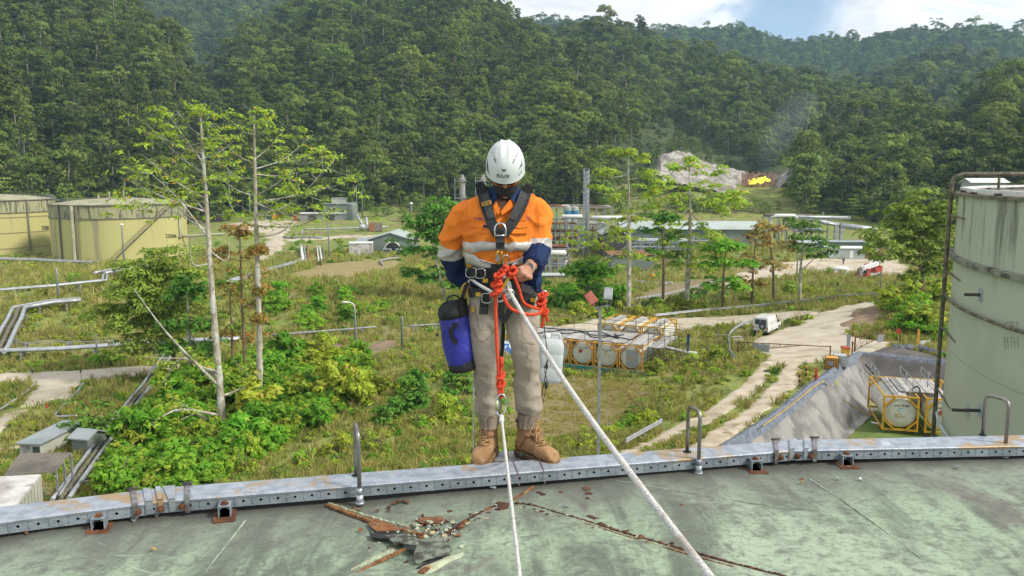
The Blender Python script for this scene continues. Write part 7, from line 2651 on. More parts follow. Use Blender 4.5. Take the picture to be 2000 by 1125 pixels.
def far_tank(label, C, Rr, z0, z1, txt, rings, stair, pipes):
 t = thing('storage_tank', label, 'tank', (C.x, C.y, z0))
 zb_ = z1 - 3.6
 for nm, m_, a, c, o in (('shell', 'tankyel', z0 - 1, zb_, 0), ('upper_band', 'tankdirty', zb_, z1, .01)):
  b = MB()
  b.smooth = True
  b.revolve((C.x, C.y, 0), [(Rr + o, a), (Rr + o, c)], 96)
  b.build(nm, M[m_], t)
 b = MB()
 b.smooth = True
 b.revolve((C.x, C.y, 0), [(Rr - .1, z1), (Rr * .6, z1 + 1.0), (.1, z1 + 1.7)], 72)
 b.build('roof', M['tankroof'], t)
 b = MB()
 b.revolve((C.x, C.y, 0), [(Rr, z1 + .12), (Rr + .35, z1 + .12), (Rr + .35, z1 - .12), (Rr, z1 - .12)], 96)
 b.revolve((C.x, C.y, 0), [(Rr, zb_ + .1), (Rr + .25, zb_ + .1), (Rr + .25, zb_ - .1), (Rr, zb_ - .1)], 96)
 b.build('rim_girders', M['roofbrown'], t)['kind'] = 'stuff'
 def on(px, z, o=.2, side=-1):
  d = ray(px, 450)
  L = math.hypot(d.x, d.y)
  dx, dy = d.x / L, d.y / L
  bq = dx * C.x + dy * C.y
  r = Rr + o
  k = bq + side * math.sqrt(max(0, bq * bq - (C.x ** 2 + C.y ** 2 - r * r)))
  return Vector((dx * k, dy * k, z))
 for z in rings:
  b = MB()
  b.revolve((C.x, C.y, 0), [(Rr + .25, z + .06), (Rr + .32, z), (Rr + .25, z - .06)], 96)
  b.build('spray_ring', M['oldpipe'], t)
 b = MB()
 for k in range(40):
  a, c = math.pi * 2 * k / 40, math.pi * 2 * (k + 1) / 40
  p, q = [Vector((C.x + (Rr - .5) * math.cos(w), C.y + (Rr - .5) * math.sin(w), 0)) for w in (a, c)]
  if p.y < C.y - 2:
   continue
  b.tube([p + Vector((0, 0, z1)), p + Vector((0, 0, z1 + 1.1))], .05, 4)
  for h in (.6, 1.1):
   b.tube([p + Vector((0, 0, z1 + h)), q + Vector((0, 0, z1 + h))], .04, 4)
 b.build('roof_railing', M['galv_dull'], t)['kind'] = 'stuff'
 for px, y0, y1, m_, r in pipes:
  za, zc = on(px, 0).y * 0 + P(px, y0, Y=on(px, 0).y).z, P(px, y1, Y=on(px, 0).y).z
  b = MB()
  b.tube([on(px, za, .3), on(px, zc, .3), on(px, zc, .3) + Vector((0, -.8, -.3))], r, 8)
  b.build('downpipe', M[m_], t)
 if stair:
  (xa, ya), (xb, yb) = stair
  b = MB()
  pts = []
  for k in range(31):
   f = k / 30
   px = xa + (xb - xa) * f
   p = on(px, 0, .5)
   pts.append(Vector((p.x, p.y, P(px, ya + (yb - ya) * f, Y=p.y).z)))
  b.loft([[p + Vector((-.0, -.5, 0)), p + Vector((0, .4, 0)), p + Vector((0, .4, -.3)), p + Vector((0, -.5, -.3))] for p in pts], smooth=False)
  st = b.build('stair_stringer', M['roofbrown'], t)
  b = MB()
  for q in (1.1, .6):
   b.tube([p + Vector((0, -.5, q)) for p in pts], .035, 4)
  for p in pts[::2]:
   b.tube([p + Vector((0, -.5, 0)), p + Vector((0, -.5, 1.1))], .03, 4)
  b.build('handrail', M['roofbrown'], st)
 b = MB()
 strokes(b, text_lines(txt[0], *txt[1:]), 1.0, lambda x, y, o: (lambda q: Vector((q.x, q.y, P(x, y, Y=q.y).z)))(on(x, 0, .06)), 0)
 b.build('lettering', M['print'], t)
 b = MB()
 for k, (x, h) in enumerate(((-.35, 1.6), (.0, 2.6), (.45, 3.0))):
  p = Vector((C.x + x * Rr * .5, C.y - .3 * Rr, z1 + .8))
  b.cyl(p, p + Vector((0, 0, h)), .25, seg=8)
 b.build('roof_vents', M['tankroof'], t)['kind'] = 'stuff'
CA = P(236, 450, Y=237)
far_tank('yellow green storage tank with diagonal stair and dark lettering, behind the tall trees', Vector((CA.x, CA.y, 0)), 17.9, -24.9, -7.3, ('T2200A', 323, 458, 2.7, 6), [], ((208, 517), (342, 396)), ((143, 402, 514, 'tankroof', .45), (152, 405, 512, 'oldpipe', .2), (117, 399, 512, 'darksteel', .2), (352, 397, 462, 'tankroof', .4)))
CB = P(-22, 440, Y=250)
far_tank('yellow green storage tank with three pipe rings, cut by the left edge', Vector((CB.x, CB.y, 0)), 18.3, -25.3, -6.6, ('T2200', 82, 442, 2.1, 6), [-11.5, -16, -20.5], None, ((57, 392, 485, 'oldpipe', .25),))
def pipeline(label, pts, r=.2, h=1.0, n=1, gap=.55, sup=5.0, m='pipe', cat='pipeline', group=None, name='pipeline', ground=True):
 q = [G(*p) if not isinstance(p, Vector) else p for p in pts]
 t = thing(name, label, cat, q[0], 0, group)
 sp = q
 for k in range(n):
  b = MB()
  off = []
  for i, p in enumerate(sp):
   d = sp[min(i + 1, len(sp) - 1)] - sp[max(i - 1, 0)]
   d.z = 0
   d.normalize()
   off.append(p + Vector((d.y, -d.x, 0)) * (k - (n - 1) / 2) * gap + Vector((0, 0, h)))
  rr_ = r * .72 * (1 if k % 3 else 1.15)
  dense = []
  for a, c in zip(off[:-1], off[1:]):
   dense += [a.lerp(c, f) for f in (0.02, .35, .7, .98)]
  b.tube(dense, rr_, 8)
  b.build('pipe', M[m if k % 3 != 1 or n < 3 else 'oldpipe'] if n > 1 else M[m], t)
 if sup and h > .3:
  for a, c in zip(sp[:-1], sp[1:]):
   L = (c - a).length
   for k in range(max(1, int(L / sup))):
    p = a.lerp(c, (k + .5) / max(1, int(L / sup)))
    d = (c - a).normalized()
    nn = Vector((d.y, -d.x, 0)) * (gap * n * .5 + .15)
    zg_ = gz(p.x, p.y) if ground else p.z
    b = MB()
    b.beam(p + nn + Vector((0, 0, h - r - .1)), p - nn + Vector((0, 0, h - r - .1)), .18, .16)
    for s in (-1, 1):
     f = p + nn * s * .8
     b.beam(Vector((f.x, f.y, zg_ - .3)), Vector((f.x, f.y, p.z + h - r - .05)), .16, .16)
    b.build('support', M['galv_dull'], t)
 return t
pipeline('low silver pipes running along the foot of the left tanks', [(-60, 514), (60, 517), (150, 522), (187, 523)], .32, 1.4, 3, .9, 9)
pipeline('pair of silver pipes crossing the slope and stepping up towards the tank', [(-40, 590), (100, 578), (205, 566), (207, 553)], .22, 1.5, 2, .6, 7)
pipeline('silver pipe group with bends below the tank stair', [(195, 552), (245, 542), (290, 536)], .3, 1.6, 3, .9, 6)
pipeline('bent bundle of silver pipes stepping down at the left edge', [(160, 603), (100, 608), (38, 620), (30, 642), (20, 660), (2, 700), (-6, 712)], .30, 1.3, 3, .75, 6)
pipeline('thick silver pipe on posts beyond the gravel road', [(-30, 708), (120, 702), (250, 693), (360, 686), (470, 682)], .26, 1.2, 2, .5, 6)
pipeline('thin grey rail pipe above the thick silver pipe', [(15, 690), (90, 688), (180, 688), (260, 684)], .06, 1.2, 1, .5, 7, 'galv_dull')
pipeline('three silver pipes running down to the foreground between sheds and bushes', [(330, 700), (290, 760), (235, 830), (175, 915), (118, 995)], .17, .55, 3, .42, 5)
pipeline('silver pipe branching beside the huts at lower left', [(150, 940), (140, 955), (118, 990)], .1, .7, 1, .4, 3)
pipeline('pipe elbow run leaving the right side of the lettered tank', [P(352, 462, Y=236), P(400, 459, Y=238), P(440, 457, Y=240)], .45, 0, 1, .5, 0, 'tankroof')
pipeline('long silver pipe climbing from the trees to the pipe frame', [(440, 565), (500, 545), (560, 526), (592, 516)], .35, 1.0, 2, .8, 8)
for i, (x0, x1, m_, r) in enumerate(((588, 592, 'white', .5), (594, 598, 'galv', .2), (600, 603, 'rust_or', .35), (619, 623, 'white', .22), (624, 629, 'white', .25), (630, 634, 'roofbrown', .2))):
 pipeline(('thick white pipe at the left of the pipe frame', 'thin grey pipe beside the thick white pipe', 'orange brown pipe in the middle of the pipe frame', 'thin white pipe right of the orange brown pipe', 'white pipe beside the dark one in the pipe frame', 'dark pipe at the right end of the pipe frame')[i], [(x0, 484), (x1, 517)], r, .8, 1, .4, 0, m_)
pipeline('grey cross pipe closing the front of the pipe frame', [(592, 517), (634, 509)], .3, .8, 1, .5, 4, 'tankroof')
pipeline('grey pipe on posts in front of the upper yard', [(590, 463), (592, 456), (640, 455), (700, 453), (760, 450)], .35, 1.5, 1, .5, 9)
pipeline('low grey barrier pipe beside the upper road', [(553, 466), (590, 466), (630, 467)], .5, .5, 1, .5, 9, 'galv_dull')
pipeline('grey kerb pipe sweeping down the side track, left one', [(72, 750), (55, 768), (28, 788), (-10, 812)], .12, .25, 1, .4, 0, 'concrete')
pipeline('grey kerb pipe along the side track, right one', [(170, 746), (150, 772), (130, 792), (108, 815), (112, 820), (152, 818)], .12, .25, 1, .4, 0, 'galv')
pipeline('grey pipe running along the bank behind the light pole', [(530, 668), (600, 662), (680, 656), (735, 651)], .16, .8, 1, .5, 8, 'galv_dull')
pipeline('grey pipe on the bank left of the blue bag', [(795, 648), (830, 646), (870, 644)], .14, .7, 1, .5, 8, 'galv_dull')
pipeline('rail bending down the dry grass beside the big shed', [(779, 507), (757, 509), (742, 513), (749, 522)], .3, .5, 1, .5, 0, 'concrete')
# ---- gravel on the left
patch('gravel_road', GG((-60, 735), (0, 731), (150, 724), (260, 718), (350, 713), (430, 710), (430, 722), (300, 734), (172, 746), (150, 764), (122, 784), (84, 792), (40, 797), (74, 755), (62, 748), (0, 750), (-60, 752)), M['road'], .08, .45, .3)
patch('wheel_track', lane(GG((40, 800), (10, 822), (-30, 850)), .7), M['track'], .07, .3, .3)
patch('wheel_track', lane(GG((-20, 880), (20, 875), (42, 872)), .35), M['track'], .07, .3, .2)
patch('gravel_road', GG((450, 437), (500, 431), (580, 433), (560, 446), (548, 462), (552, 475), (530, 505), (500, 520), (500, 500), (528, 470), (520, 455), (470, 447)), M['road'], .25, 1.4, 1.5)
patch('gravel_road', lane(GG((560, 470), (620, 466), (680, 462), (740, 462)), 2.2), M['road'], .2, 1.0, 1.0)
patch('soil_bank', GG((545, 690), (600, 680), (700, 672), (770, 664), (778, 676), (740, 690), (640, 700), (560, 705)), M['soil'], .08, .6, 1.2)
patch('dry_grass', GG((560, 540), (640, 515), (720, 508), (790, 512), (770, 530), (680, 545), (590, 552)), mat('straw coloured grass', (.30, .235, .10), (.235, .20, .08), .5, .95, 0, .5, 6), .12, 1.0, 2.5)
patch('dry_grass', GG((1240, 580), (1300, 556), (1380, 545), (1440, 548), (1380, 568), (1290, 592)), M['dry'], .1, 1.0, 2)
# ---- buildings
def shed(name, label, cat, loc, rz, L, Wd, h, roof, wall, gable=1.0, over=.35, doors=(), windows=(), floor=.0, sheets=0):
 t = thing(name, label, cat, loc, rz)
 b = MB()
 if gable > 0:
  sec = [(-Wd / 2, -1.2), (Wd / 2, -1.2), (Wd / 2, h), (0, h + gable), (-Wd / 2, h)]
 else:
  sec = [(-Wd / 2, -1.2), (Wd / 2, -1.2), (Wd / 2, h - gable), (-Wd / 2, h)]
 b.loft([[Vector((x, y, z)) for y, z in sec] for x in (-L / 2, L / 2)], smooth=False)
 w = b.build('wall', M[wall], t, world=False)
 sl = ((-1, -Wd / 2 - over, h - over * gable / (Wd / 2), h + gable), (1, Wd / 2 + over, h - over * gable / (Wd / 2), h + gable)) if gable > 0 else ((0, -Wd / 2 - over, h, h - gable),)
 for s, y0, z0, z1 in sl:
  y1 = 0 if s else Wd / 2 + over
  b = MB()
  n = sheets or 1
  for k in range(n):
   xa, xb = -L / 2 - over + (L + 2 * over) * k / n, -L / 2 - over + (L + 2 * over) * (k + 1) / n - (.02 if n > 1 else 0)
   dz = .03 * (k % 2)
   f = [Vector((xa, y0, z0 + .03 + dz)), Vector((xb, y0, z0 + .03 + dz)), Vector((xb, y1, z1 + .03 + dz)), Vector((xa, y1, z1 + .03 + dz))]
   if s > 0:
    f = f[::-1]
   if n > 1:
    b = MB()
   b.hexa(f, [p + Vector((0, 0, .09)) for p in f])
   if n > 1:
    b.build('roof_sheet', M[roof], t, world=False)
  if n == 1:
   b.build('roof', M[roof], t, world=False)
 for x, dw, dh, m_ in doors:
  b = MB()
  b.box((x, -Wd / 2 - .02, dh / 2), (dw, .08, dh))
  b.build('door', M[m_], w, world=False)
 for x, z, dw, dh in windows:
  b = MB()
  b.box((x, -Wd / 2 - .02, z), (dw, .07, dh))
  b.build('window', M['glass'], w, world=False)
 return t
def at_px(px, py):
 return G(px, py)
shed('hut', 'small cream hut with grey blue sheet roof beside the brown canopy', 'hut', G(66, 900) + Vector((0, 2.4, -.2)), R(-7), 1.5, 4.6, 1.3, 'roofgrey', 'cream', -.10, .18, ((-.3, .5, 1.2, 'galv_dull'),), ((.5, .9, .5, .5),))
cn = G(88, 955)
t = thing('canopy', 'open canopy with brown grey corrugated roof at lower left', 'canopy', cn)
q = [P(39, 885, z=cn.z + 2.5), P(138, 884, z=cn.z + 2.5), P(110, 921, z=cn.z + 2.3), P(6, 930, z=cn.z + 2.3)]
for k in range(24):
 f, f2 = k / 24, (k + .92) / 24
 b = MB()
 c4 = [q[0].lerp(q[1], f), q[0].lerp(q[1], f2), q[3].lerp(q[2], f2), q[3].lerp(q[2], f)]
 b.hexa([p + Vector((0, 0, .02 * (k % 2) - .03)) for p in c4[::-1]], [p + Vector((0, 0, .02 * (k % 2))) for p in c4[::-1]])
 b.build('roof_sheet', M['roofbrown'], t)
for p in (q[0], q[1], q[2], q[3], q[1].lerp(q[2], .5), q[2].lerp(q[3], .45)):
 b = MB()
 b.beam(Vector((p.x, p.y, cn.z - .5)), p - Vector((0, 0, .06)), .09, .09)
 b.build('post', M['galv_dull'], t)
b = MB()
b.box(Vector(((q[0].x + q[2].x) / 2 + .3, (q[0].y + q[2].y) / 2, cn.z + .05)), (3.6, 3.4, .12), R(-15))
b.build('slab', M['concrete'], t)
cz = G(55, 1000).z
t = thing('shipping_container', 'long stained white shed box with ribbed cream side at the lower left edge', 'container', G(55, 1000))
q = [P(-70, 935, z=cz + 2.5), P(80, 926, z=cz + 2.5), P(28, 990, z=cz + 2.5), P(-130, 1000, z=cz + 2.5)]
b = MB()
b.hexa([p - Vector((0, 0, .15)) for p in q[::-1]], q[::-1])
b.build('roof', M['dirtywhite'], t)
for a, c in ((q[1], q[2]), (q[2], q[3])):
 n_ = int((c - a).length / .26)
 for k in range(n_):
  b = MB()
  p, r_ = a.lerp(c, k / n_), a.lerp(c, (k + .9) / n_)
  off = Vector((0, -.03 * (k % 2), 0))
  dn_ = Vector((0, 0, 2.5))
  inn = (q[0] - p).normalized() * .05
  b.hexa([p - dn_ + off, r_ - dn_ + off, r_ - dn_ + inn, p - dn_ + inn], [p + off - Vector((0, 0, .16)), r_ + off - Vector((0, 0, .16)), r_ + inn - Vector((0, 0, .16)), p + inn - Vector((0, 0, .16))])
  b.build('wall_panel', M['cream'], t)
shed('hut', 'small grey roofed hut half hidden behind a dark tree at lower left', 'hut', G(166, 888) + Vector((0, .6, 0)), R(-15), 1.3, 1.6, 1.2, 'roofgrey', 'wallgreen', .35, .2)
sh_ = G(762, 496)
shed('workshop_shed', 'big grey green gabled shed with a pale arched doorway', 'shed', sh_ + Vector((0, 9, 0)), R(90), 17, 13, 4.2, 'roofpale', 'wallgreen', 2.0, .5)
t = thing('arched_doorway', 'pale green arched porch on the gable of the big shed', 'porch', sh_ + Vector((.8, .3, 0)))
b = MB()
for z0 in (0,):
 pts = [sh_ + Vector((.8 + 2.6 * math.cos(a), .2, .6 + 3.0 * math.sin(a))) for a in np.linspace(-.1, math.pi + .1, 18)]
 for o in (0, -.7):
  b.tube([p + Vector((0, o, 0)) for p in pts], .28, 6)
b.build('arch', M['cream'], t)
b = MB()
b.box(sh_ + Vector((.8, .25, 1.5)), (3.2, .2, 3.0))
b.build('dark_opening', M['darksteel'], t)
shed('annex', 'low grey roofed annex joined to the left side of the big shed', 'shed', sh_ + Vector((-8.6, 6, 0)), 0, 4.5, 7, 3.2, 'roofgrey', 'wallgreen', -.8, .3)
shed('container_office', 'stained white box office in front of the big shed annex', 'office', G(704, 500) + Vector((0, 1.6, .2)), R(4), 6.6, 3.0, 3.4, 'white', 'dirtywhite', -.25, .15, (), ())
for i, (x, w) in enumerate(((756, 2.6), (779, 1.8))):
 g = G(x, 497)
 t = thing('generator_box', 'pale blue grey machine box at the shed front, ' + ('left one' if i == 0 else 'right one'), 'machine', g, 0, 'machine boxes before the shed')
 b = MB()
 b.box(g + Vector((0, 0, .9)), (w, 1.4, 1.7))
 b.build('casing', M['roofgrey'], t)
 b = MB()
 b.box(g + Vector((0, -.72, 1.2)), (w * .7, .06, .5))
 b.build('grille', M['darksteel'], t)
shed('warehouse', 'long grey warehouse at the back of the upper yard', 'warehouse', G(545, 422) + Vector((0, 6, 0)), R(3), 17, 8, 4.2, 'roofgrey', 'wallgreen', -.6, .5, ((2, 9, 2.2, 'cream'),))
shed('plant_building', 'grey green building with rooftop unit right of the upper yard', 'building', G(660, 424) + Vector((0, 6, 0)), R(2), 13, 7, 5.2, 'roofgrey', 'wallgreen', -.5, .4, ((3, 2.5, 2.4, 'darksteel'),), ((-3, 3, 2, 1),))
shed('rooftop_unit', 'small pale box unit on top of the grey green building', 'unit', G(658, 424) + Vector((0, 6, 6.0)), 0, 6, 3, 1.4, 'roofpale', 'cream', -.2, .2)
shed('awning', 'blue white awning roof along the edge of the upper yard', 'awning', G(635, 430) + Vector((0, 1, 0)), 0, 20, 3, 2.6, 'white', 'galv_dull', -.3, .4, ((2, 4, 2, 'darksteel'), (-5, 3, 2, 'darksteel')))
g = G(689, 428)
t = thing('vertical_tank', 'grey green upright tank with ladder beside the building', 'tank', g)
b = MB()
b.revolve(g, [(2.1, -1), (2.1, 5.6), (1.9, 6.2), (.1, 6.5)], 20)
b.build('tank_shell', M['wallgreen'], t)
b = MB()
for s in (-.3, .3):
 b.tube([g + Vector((s, -2.25, 0)), g + Vector((s, -2.25, 6.6))], .06, 4)
for k in range(12):
 b.tube([g + Vector((-.3, -2.25, .5 * k + .3)), g + Vector((.3, -2.25, .5 * k + .3))], .04, 4)
b.build('ladder', M['galv'], t)
shed('shipping_container', 'faded purple red container with white end left of the yard', 'container', G(418, 433) + Vector((0, 1.5, 0)), 0, 7, 2.5, 2.8, 'white', 'purple', -.05, .05)
shed('hut', 'low grey roofed hut among trees above the warehouse', 'hut', G(560, 405) + Vector((0, 4, 2.5)), 0, 9, 5, 2.6, 'roofgrey', 'wallgreen', .9, .4)
for i, (x, y, m_, w, h) in enumerate(((526, 428, 'bagblue', 1.5, 1.6), (536, 428, 'yellow', 1.5, 2.0), (541, 428, 'red', 1.3, 2.0), (577, 431, 'red', 1.0, 1.8), (447, 421, 'red', 2.4, 2.0), (392, 430, 'bagblue', 2.5, 2.0), (385, 432, 'yellow', 2.5, 1.6), (805, 440, 'yellow', 1.6, 4.5))):
 g = G(x, y)
 plain('drum_cabinet', ('small blue cabinet at the warehouse edge', 'small yellow cabinet at the warehouse edge', 'small red cabinet beside the yellow one', 'dark red cabinet at the awning end', 'red machine on the grassy bank above the yard', 'blue skip left of the purple container', 'yellow skip at the far left of the yard', 'yellow upright machine boom right of the big shed')[i], 'cabinet', lambda b: (b.box(g + Vector((0, 0, h / 2)), (w, w * .8, h)), b.box(g + Vector((0, 0, h + .1)), (w * 1.1, w * .9, .15))), M[m_])
for i, (px, m_) in enumerate(((728, 'rust_or'), (740, 'roofbrown'))):
 g = G(px, 452)
 plain('sheet_stack', ('leaning stack of orange brown sheets behind the big shed', 'dark rusty sheet stack beside the orange one')[i], 'sheets', lambda b: b.box(g + Vector((0, 0, 1.6)), (2.6, .5, 3.4), Matrix.Rotation(R(-20), 3, 'X')), M[m_])
g = G(708, 452)
plain('silver_tanks', 'silver horizontal tank with pipes beside the brown sheet stacks', 'tank', lambda b: (b.ball(g + Vector((0, 0, 1.6)), (1.4, 1.4, 1.3), 12, 8), b.tube([g + Vector((0, 0, 2.5)), g + Vector((-2.5, 3, 6))], .5, 8), b.tube([g + Vector((2, 0, .5)), g + Vector((1.0, 3, 5))], .5, 8)), M['pipe'])
# ---- poles
def pole(label, px, pb, pt, r=.09, head=0, m='galv_dull', cat='light pole', name='light_pole'):
 g = G(px, pb)
 z = P(px, pt, Y=g.y).z
 t = thing(name, label, cat, g)
 b = MB()
 b.tube([g - Vector((0, 0, .3)), Vector((g.x, g.y, z - .3)), Vector((g.x, g.y, z))], [r * 1.3, r, r * .8], 8)
 b.build('pole', M[m], t)
 if head:
  k = g.y / 100
  b = MB()
  if head == 1:
   b.ball(Vector((g.x, g.y, z + .12)), (.38 * k * .6, .38 * k * .6, .25 * k * .6), 10, 6)
  else:
   b.tube(spline([Vector((g.x, g.y, z)), Vector((g.x - .25, g.y, z + .42)), Vector((g.x - .8, g.y, z + .55))], 4), r * .8, 6)
   b.ball(Vector((g.x - 1.0, g.y, z + .52)), (.42, .16, .12), 10, 6)
  b.build('lamp_head', M['white'], t)
for a in (('thin light pole with round lamp before the lettered tank', 243, 524, 440, .16, 1), ('grey light pole standing in the pipeline slope', 115, 592, 524, .13, 0), ('grey light pole beside the thick silver pipe', 191, 710, 655, .09, 0),
   ('curved lamp pole on the bank behind the bushes', 695, 688, 600, .10, 2), ('light pole on the dry grass left of the big shed', 643, 508, 436, .16, 0), ('tall light pole at the edge of the upper yard', 489, 436, 372, .2, 0),
   ('light pole rising before the forest above the big shed', 697, 420, 362, .2, 0), ('second light pole above the big shed', 708, 424, 372, .2, 0), ('pair pole right of the big shed', 804, 446, 398, .25, 1), ('thin pole beside the red machine', 450, 425, 365, .2, 0),
   ('thin pole in front of the crane truck', 1719, 572, 528, .09, 0), ('thin pole by the gravel road behind the orange trees', 1556, 540, 490, .14, 0), ('thin pole in the forest edge left of the tall tank', 1851, 452, 350, .18, 0)):
 pole(*a)
pole('dark green post on the bank left of the blue bag', 786, 684, 618, .13, 0, 'wallgreen', 'post', 'post')
for i, (px, pb, pt) in enumerate(((65, 745, 729), (159, 743, 725))):
 g = G(px, pb)
 t = thing('road_marker', ('triangular sign plate on a post left of the side track', 'small dark plate on a post right of the side track')[i], 'sign', g)
 b = MB()
 b.cyl(g, g + Vector((0, 0, .9)), .03, seg=6)
 b.build('post', M['galv_dull'], t)
 b = MB()
 c = g + Vector((0, -.03, .95))
 if i == 0:
  b.hexa([c + Vector((-.22, 0, .2)), c + Vector((.22, 0, .2)), c + Vector((.22, .02, .2)), c + Vector((-.22, .02, .2))], [c + Vector((-.01, 0, -.2)), c + Vector((.01, 0, -.2)), c + Vector((.01, .02, -.2)), c + Vector((-.01, .02, -.2))])
 else:
  b.box(c, (.18, .02, .34))
 b.build('plate', M['darksteel'], t)
g = G(92, 797)
plain('orange_marker', 'tiny orange marker in the grass beside the side track', 'marker', lambda b: b.revolve(g, [(.14, 0), (.12, .05), (.03, .42), (.001, .42)], 8), M['red'])
# ---- process plant
def rack(label, x0, x1, pb, pt, depth, nb, levels, mlist, seed, stuff_pipes=14):
 a, c = G(x0, pb), G(x1, pb)
 c = Vector((c.x, a.y, a.z))
 top = P(x0, pt, Y=a.y).z - a.z
 t = thing('pipe_rack', label, 'pipe rack', a.lerp(c, .5))
 rs = random.Random(seed)
 for k in range(nb + 1):
  for y in (0, depth):
   b = MB()
   p = a.lerp(c, k / nb) + Vector((0, y, 0))
   b.box(p + Vector((0, 0, top / 2 - .5)), (.28, .28, top + 1))
   b.build('column', M['galv_dull'], t)
 for lv in range(levels):
  z = top * (lv + 1) / levels
  b = MB()
  for y in (0, depth):
   b.beam(a + Vector((0, y, z)), c + Vector((0, y, z)), .22, .3)
  for k in range(nb + 1):
   p = a.lerp(c, k / nb)
   b.beam(p + Vector((0, 0, z + .002)), p + Vector((0, depth, z + .002)), .2, .26)
  b.build('floor_beams', M['galv_dull'], t)['kind'] = 'stuff'
  for k in range(stuff_pipes // levels):
   y = rs.uniform(.1, depth)
   r = rs.choice((.12, .18, .25, .35))
   b = MB()
   fa, fb = sorted((rs.uniform(-.02, .5), rs.uniform(.5, 1.02)))
   p, q = a.lerp(c, fa) + Vector((0, y, z + r + .15)), a.lerp(c, fb) + Vector((0, y, z + r + .15))
   pts = [p, q]
   if rs.random() < .5:
    pts = [p - Vector((0, 0, rs.uniform(1, 3)))] + pts
   if rs.random() < .5:
    pts = pts + [q + Vector((0, 0, rs.uniform(-2.5, 1.6)))]
   b.tube([pts[0]] + [w for u, v in zip(pts[:-1], pts[1:]) for w in (u.lerp(v, .05), u.lerp(v, .95))] + [pts[-1]], r, 6)
   b.build('pipe', M[rs.choice(mlist)], t)
 return t
rack('rusty process rack of pipes right of the worker, lower front', 1066, 1112, 536, 487, 6, 4, 3, ['rust_or', 'pipe', 'oldpipe', 'white', 'rust'], 1, 24)
rack('rusty process rack behind the lower one, above the white vessel', 1062, 1130, 500, 440, 8, 6, 4, ['rust_or', 'pipe', 'rust', 'oldpipe', 'rust_or'], 2, 40)
rack('grey pipe rack left of the long building', 1130, 1188, 490, 440, 8, 5, 4, ['pipe', 'oldpipe', 'white', 'galv_dull', 'rust'], 3, 36)
rack('upper grey rack in front of the blue tanks', 1058, 1200, 455, 405, 6, 9, 2, ['pipe', 'white', 'oldpipe', 'rust_or'], 4, 24)
rack('pipe rack under the front of the long building', 1215, 1420, 500, 474, 5, 10, 2, ['pipe', 'oldpipe', 'white'], 5, 16)
rack('pipe rack seen behind the worker at left of the plant', 1000, 1062, 520, 440, 8, 5, 3, ['rust_or', 'pipe', 'oldpipe'], 6, 24)
rack('pipe rack right of the long building behind the slender trees', 1500, 1600, 480, 425, 6, 7, 2, ['pipe', 'oldpipe', 'white'], 7, 14)
for i, (xa, xb, py, r, m_, lab) in enumerate(((1066, 1104, 494, .62, 'white', 'white horizontal vessel on the rusty rack'), (1098, 1136, 423, .6, 'white', 'white roofed cooler strip before the blue tanks'), (1156, 1215, 425, .55, 'white', 'long white pipe above the dark gable shed'))):
 p, q = P(xa, py, Y=184 if i == 0 else 238), P(xb, py, Y=184 if i == 0 else 238)
 t = thing('vessel', lab, 'vessel', p.lerp(q, .5))
 b = MB()
 d = (q - p).normalized()
 b.tube([p - d * r * .5, p - d * r * .3, p, q, q + d * r * .3, q + d * r * .5], [.05, r * .7, r, r, r * .7, .05], 16)
 b.build('vessel_shell', M[m_], t)
 for f in (.2, .8):
  b = MB()
  c = p.lerp(q, f)
  b.box((c.x, c.y, (c.z + gz(c.x, c.y)) / 2 - .3), (.4, .6, c.z - gz(c.x, c.y)))
  b.build('saddle', M['galv_dull'], t)
for i, px in enumerate((1110, 1123)):
 g = G(px, 452)
 g.y = 262
 g.x = P(px, 420, Y=262).x
 zt_, z0_ = P(px, 405, Y=262).z, P(px, 421, Y=262).z
 t = thing('upright_drum', 'blue banded upright drum behind the rack, ' + ('left of two' if i == 0 else 'right of two'), 'drum', (g.x, g.y, z0_), 0, 'blue banded drums in the plant')
 b = MB()
 b.revolve((g.x, g.y, 0), [(1.15, z0_ - 5), (1.15, zt_ + .1), (.1, zt_ + .4)], 16)
 b.build('drum_shell', M['roofpale'], t)
 b = MB()
 b.revolve((g.x, g.y, 0), [(1.17, z0_ + .4), (1.17, z0_ + 1.6)], 16)
 b.build('blue_band', mat('blue band paint', (.05, .20, .36), rough=.6), t)
g = G(1144, 500)
t = thing('lattice_tower', 'tall grey lattice stack tower rising beside the pipe rack', 'tower', g)
zt_ = P(1144, 330, Y=g.y).z
for dx, dy in ((-.7, 0), (.7, 0), (-.7, 1.4), (.7, 1.4)):
 b = MB()
 b.box((g.x + dx, g.y + dy, (g.z + zt_) / 2), (.24, .24, zt_ - g.z))
 b.build('leg', M['galv'], t)
b = MB()
n = 18
for k in range(n):
 z0_, z1_ = g.z + (zt_ - g.z) * k / n, g.z + (zt_ - g.z) * (k + 1) / n
 b.beam((g.x - .7, g.y, z0_), (g.x + .7, g.y, z1_), .12, .12)
 b.beam((g.x - .7, g.y, z1_), (g.x + .7, g.y, z1_), .14, .14)
 b.beam((g.x + .7, g.y + .1, z0_), (g.x + .7, g.y + 1.4, z1_), .12, .12)
b.build('bracing', M['galv_dull'], t)['kind'] = 'stuff'
b = MB()
b.cyl((g.x + .1, g.y + .7, g.z), (g.x + .1, g.y + .7, zt_ - .6), .48, seg=12)
b.build('flue', M['pipe'], t)
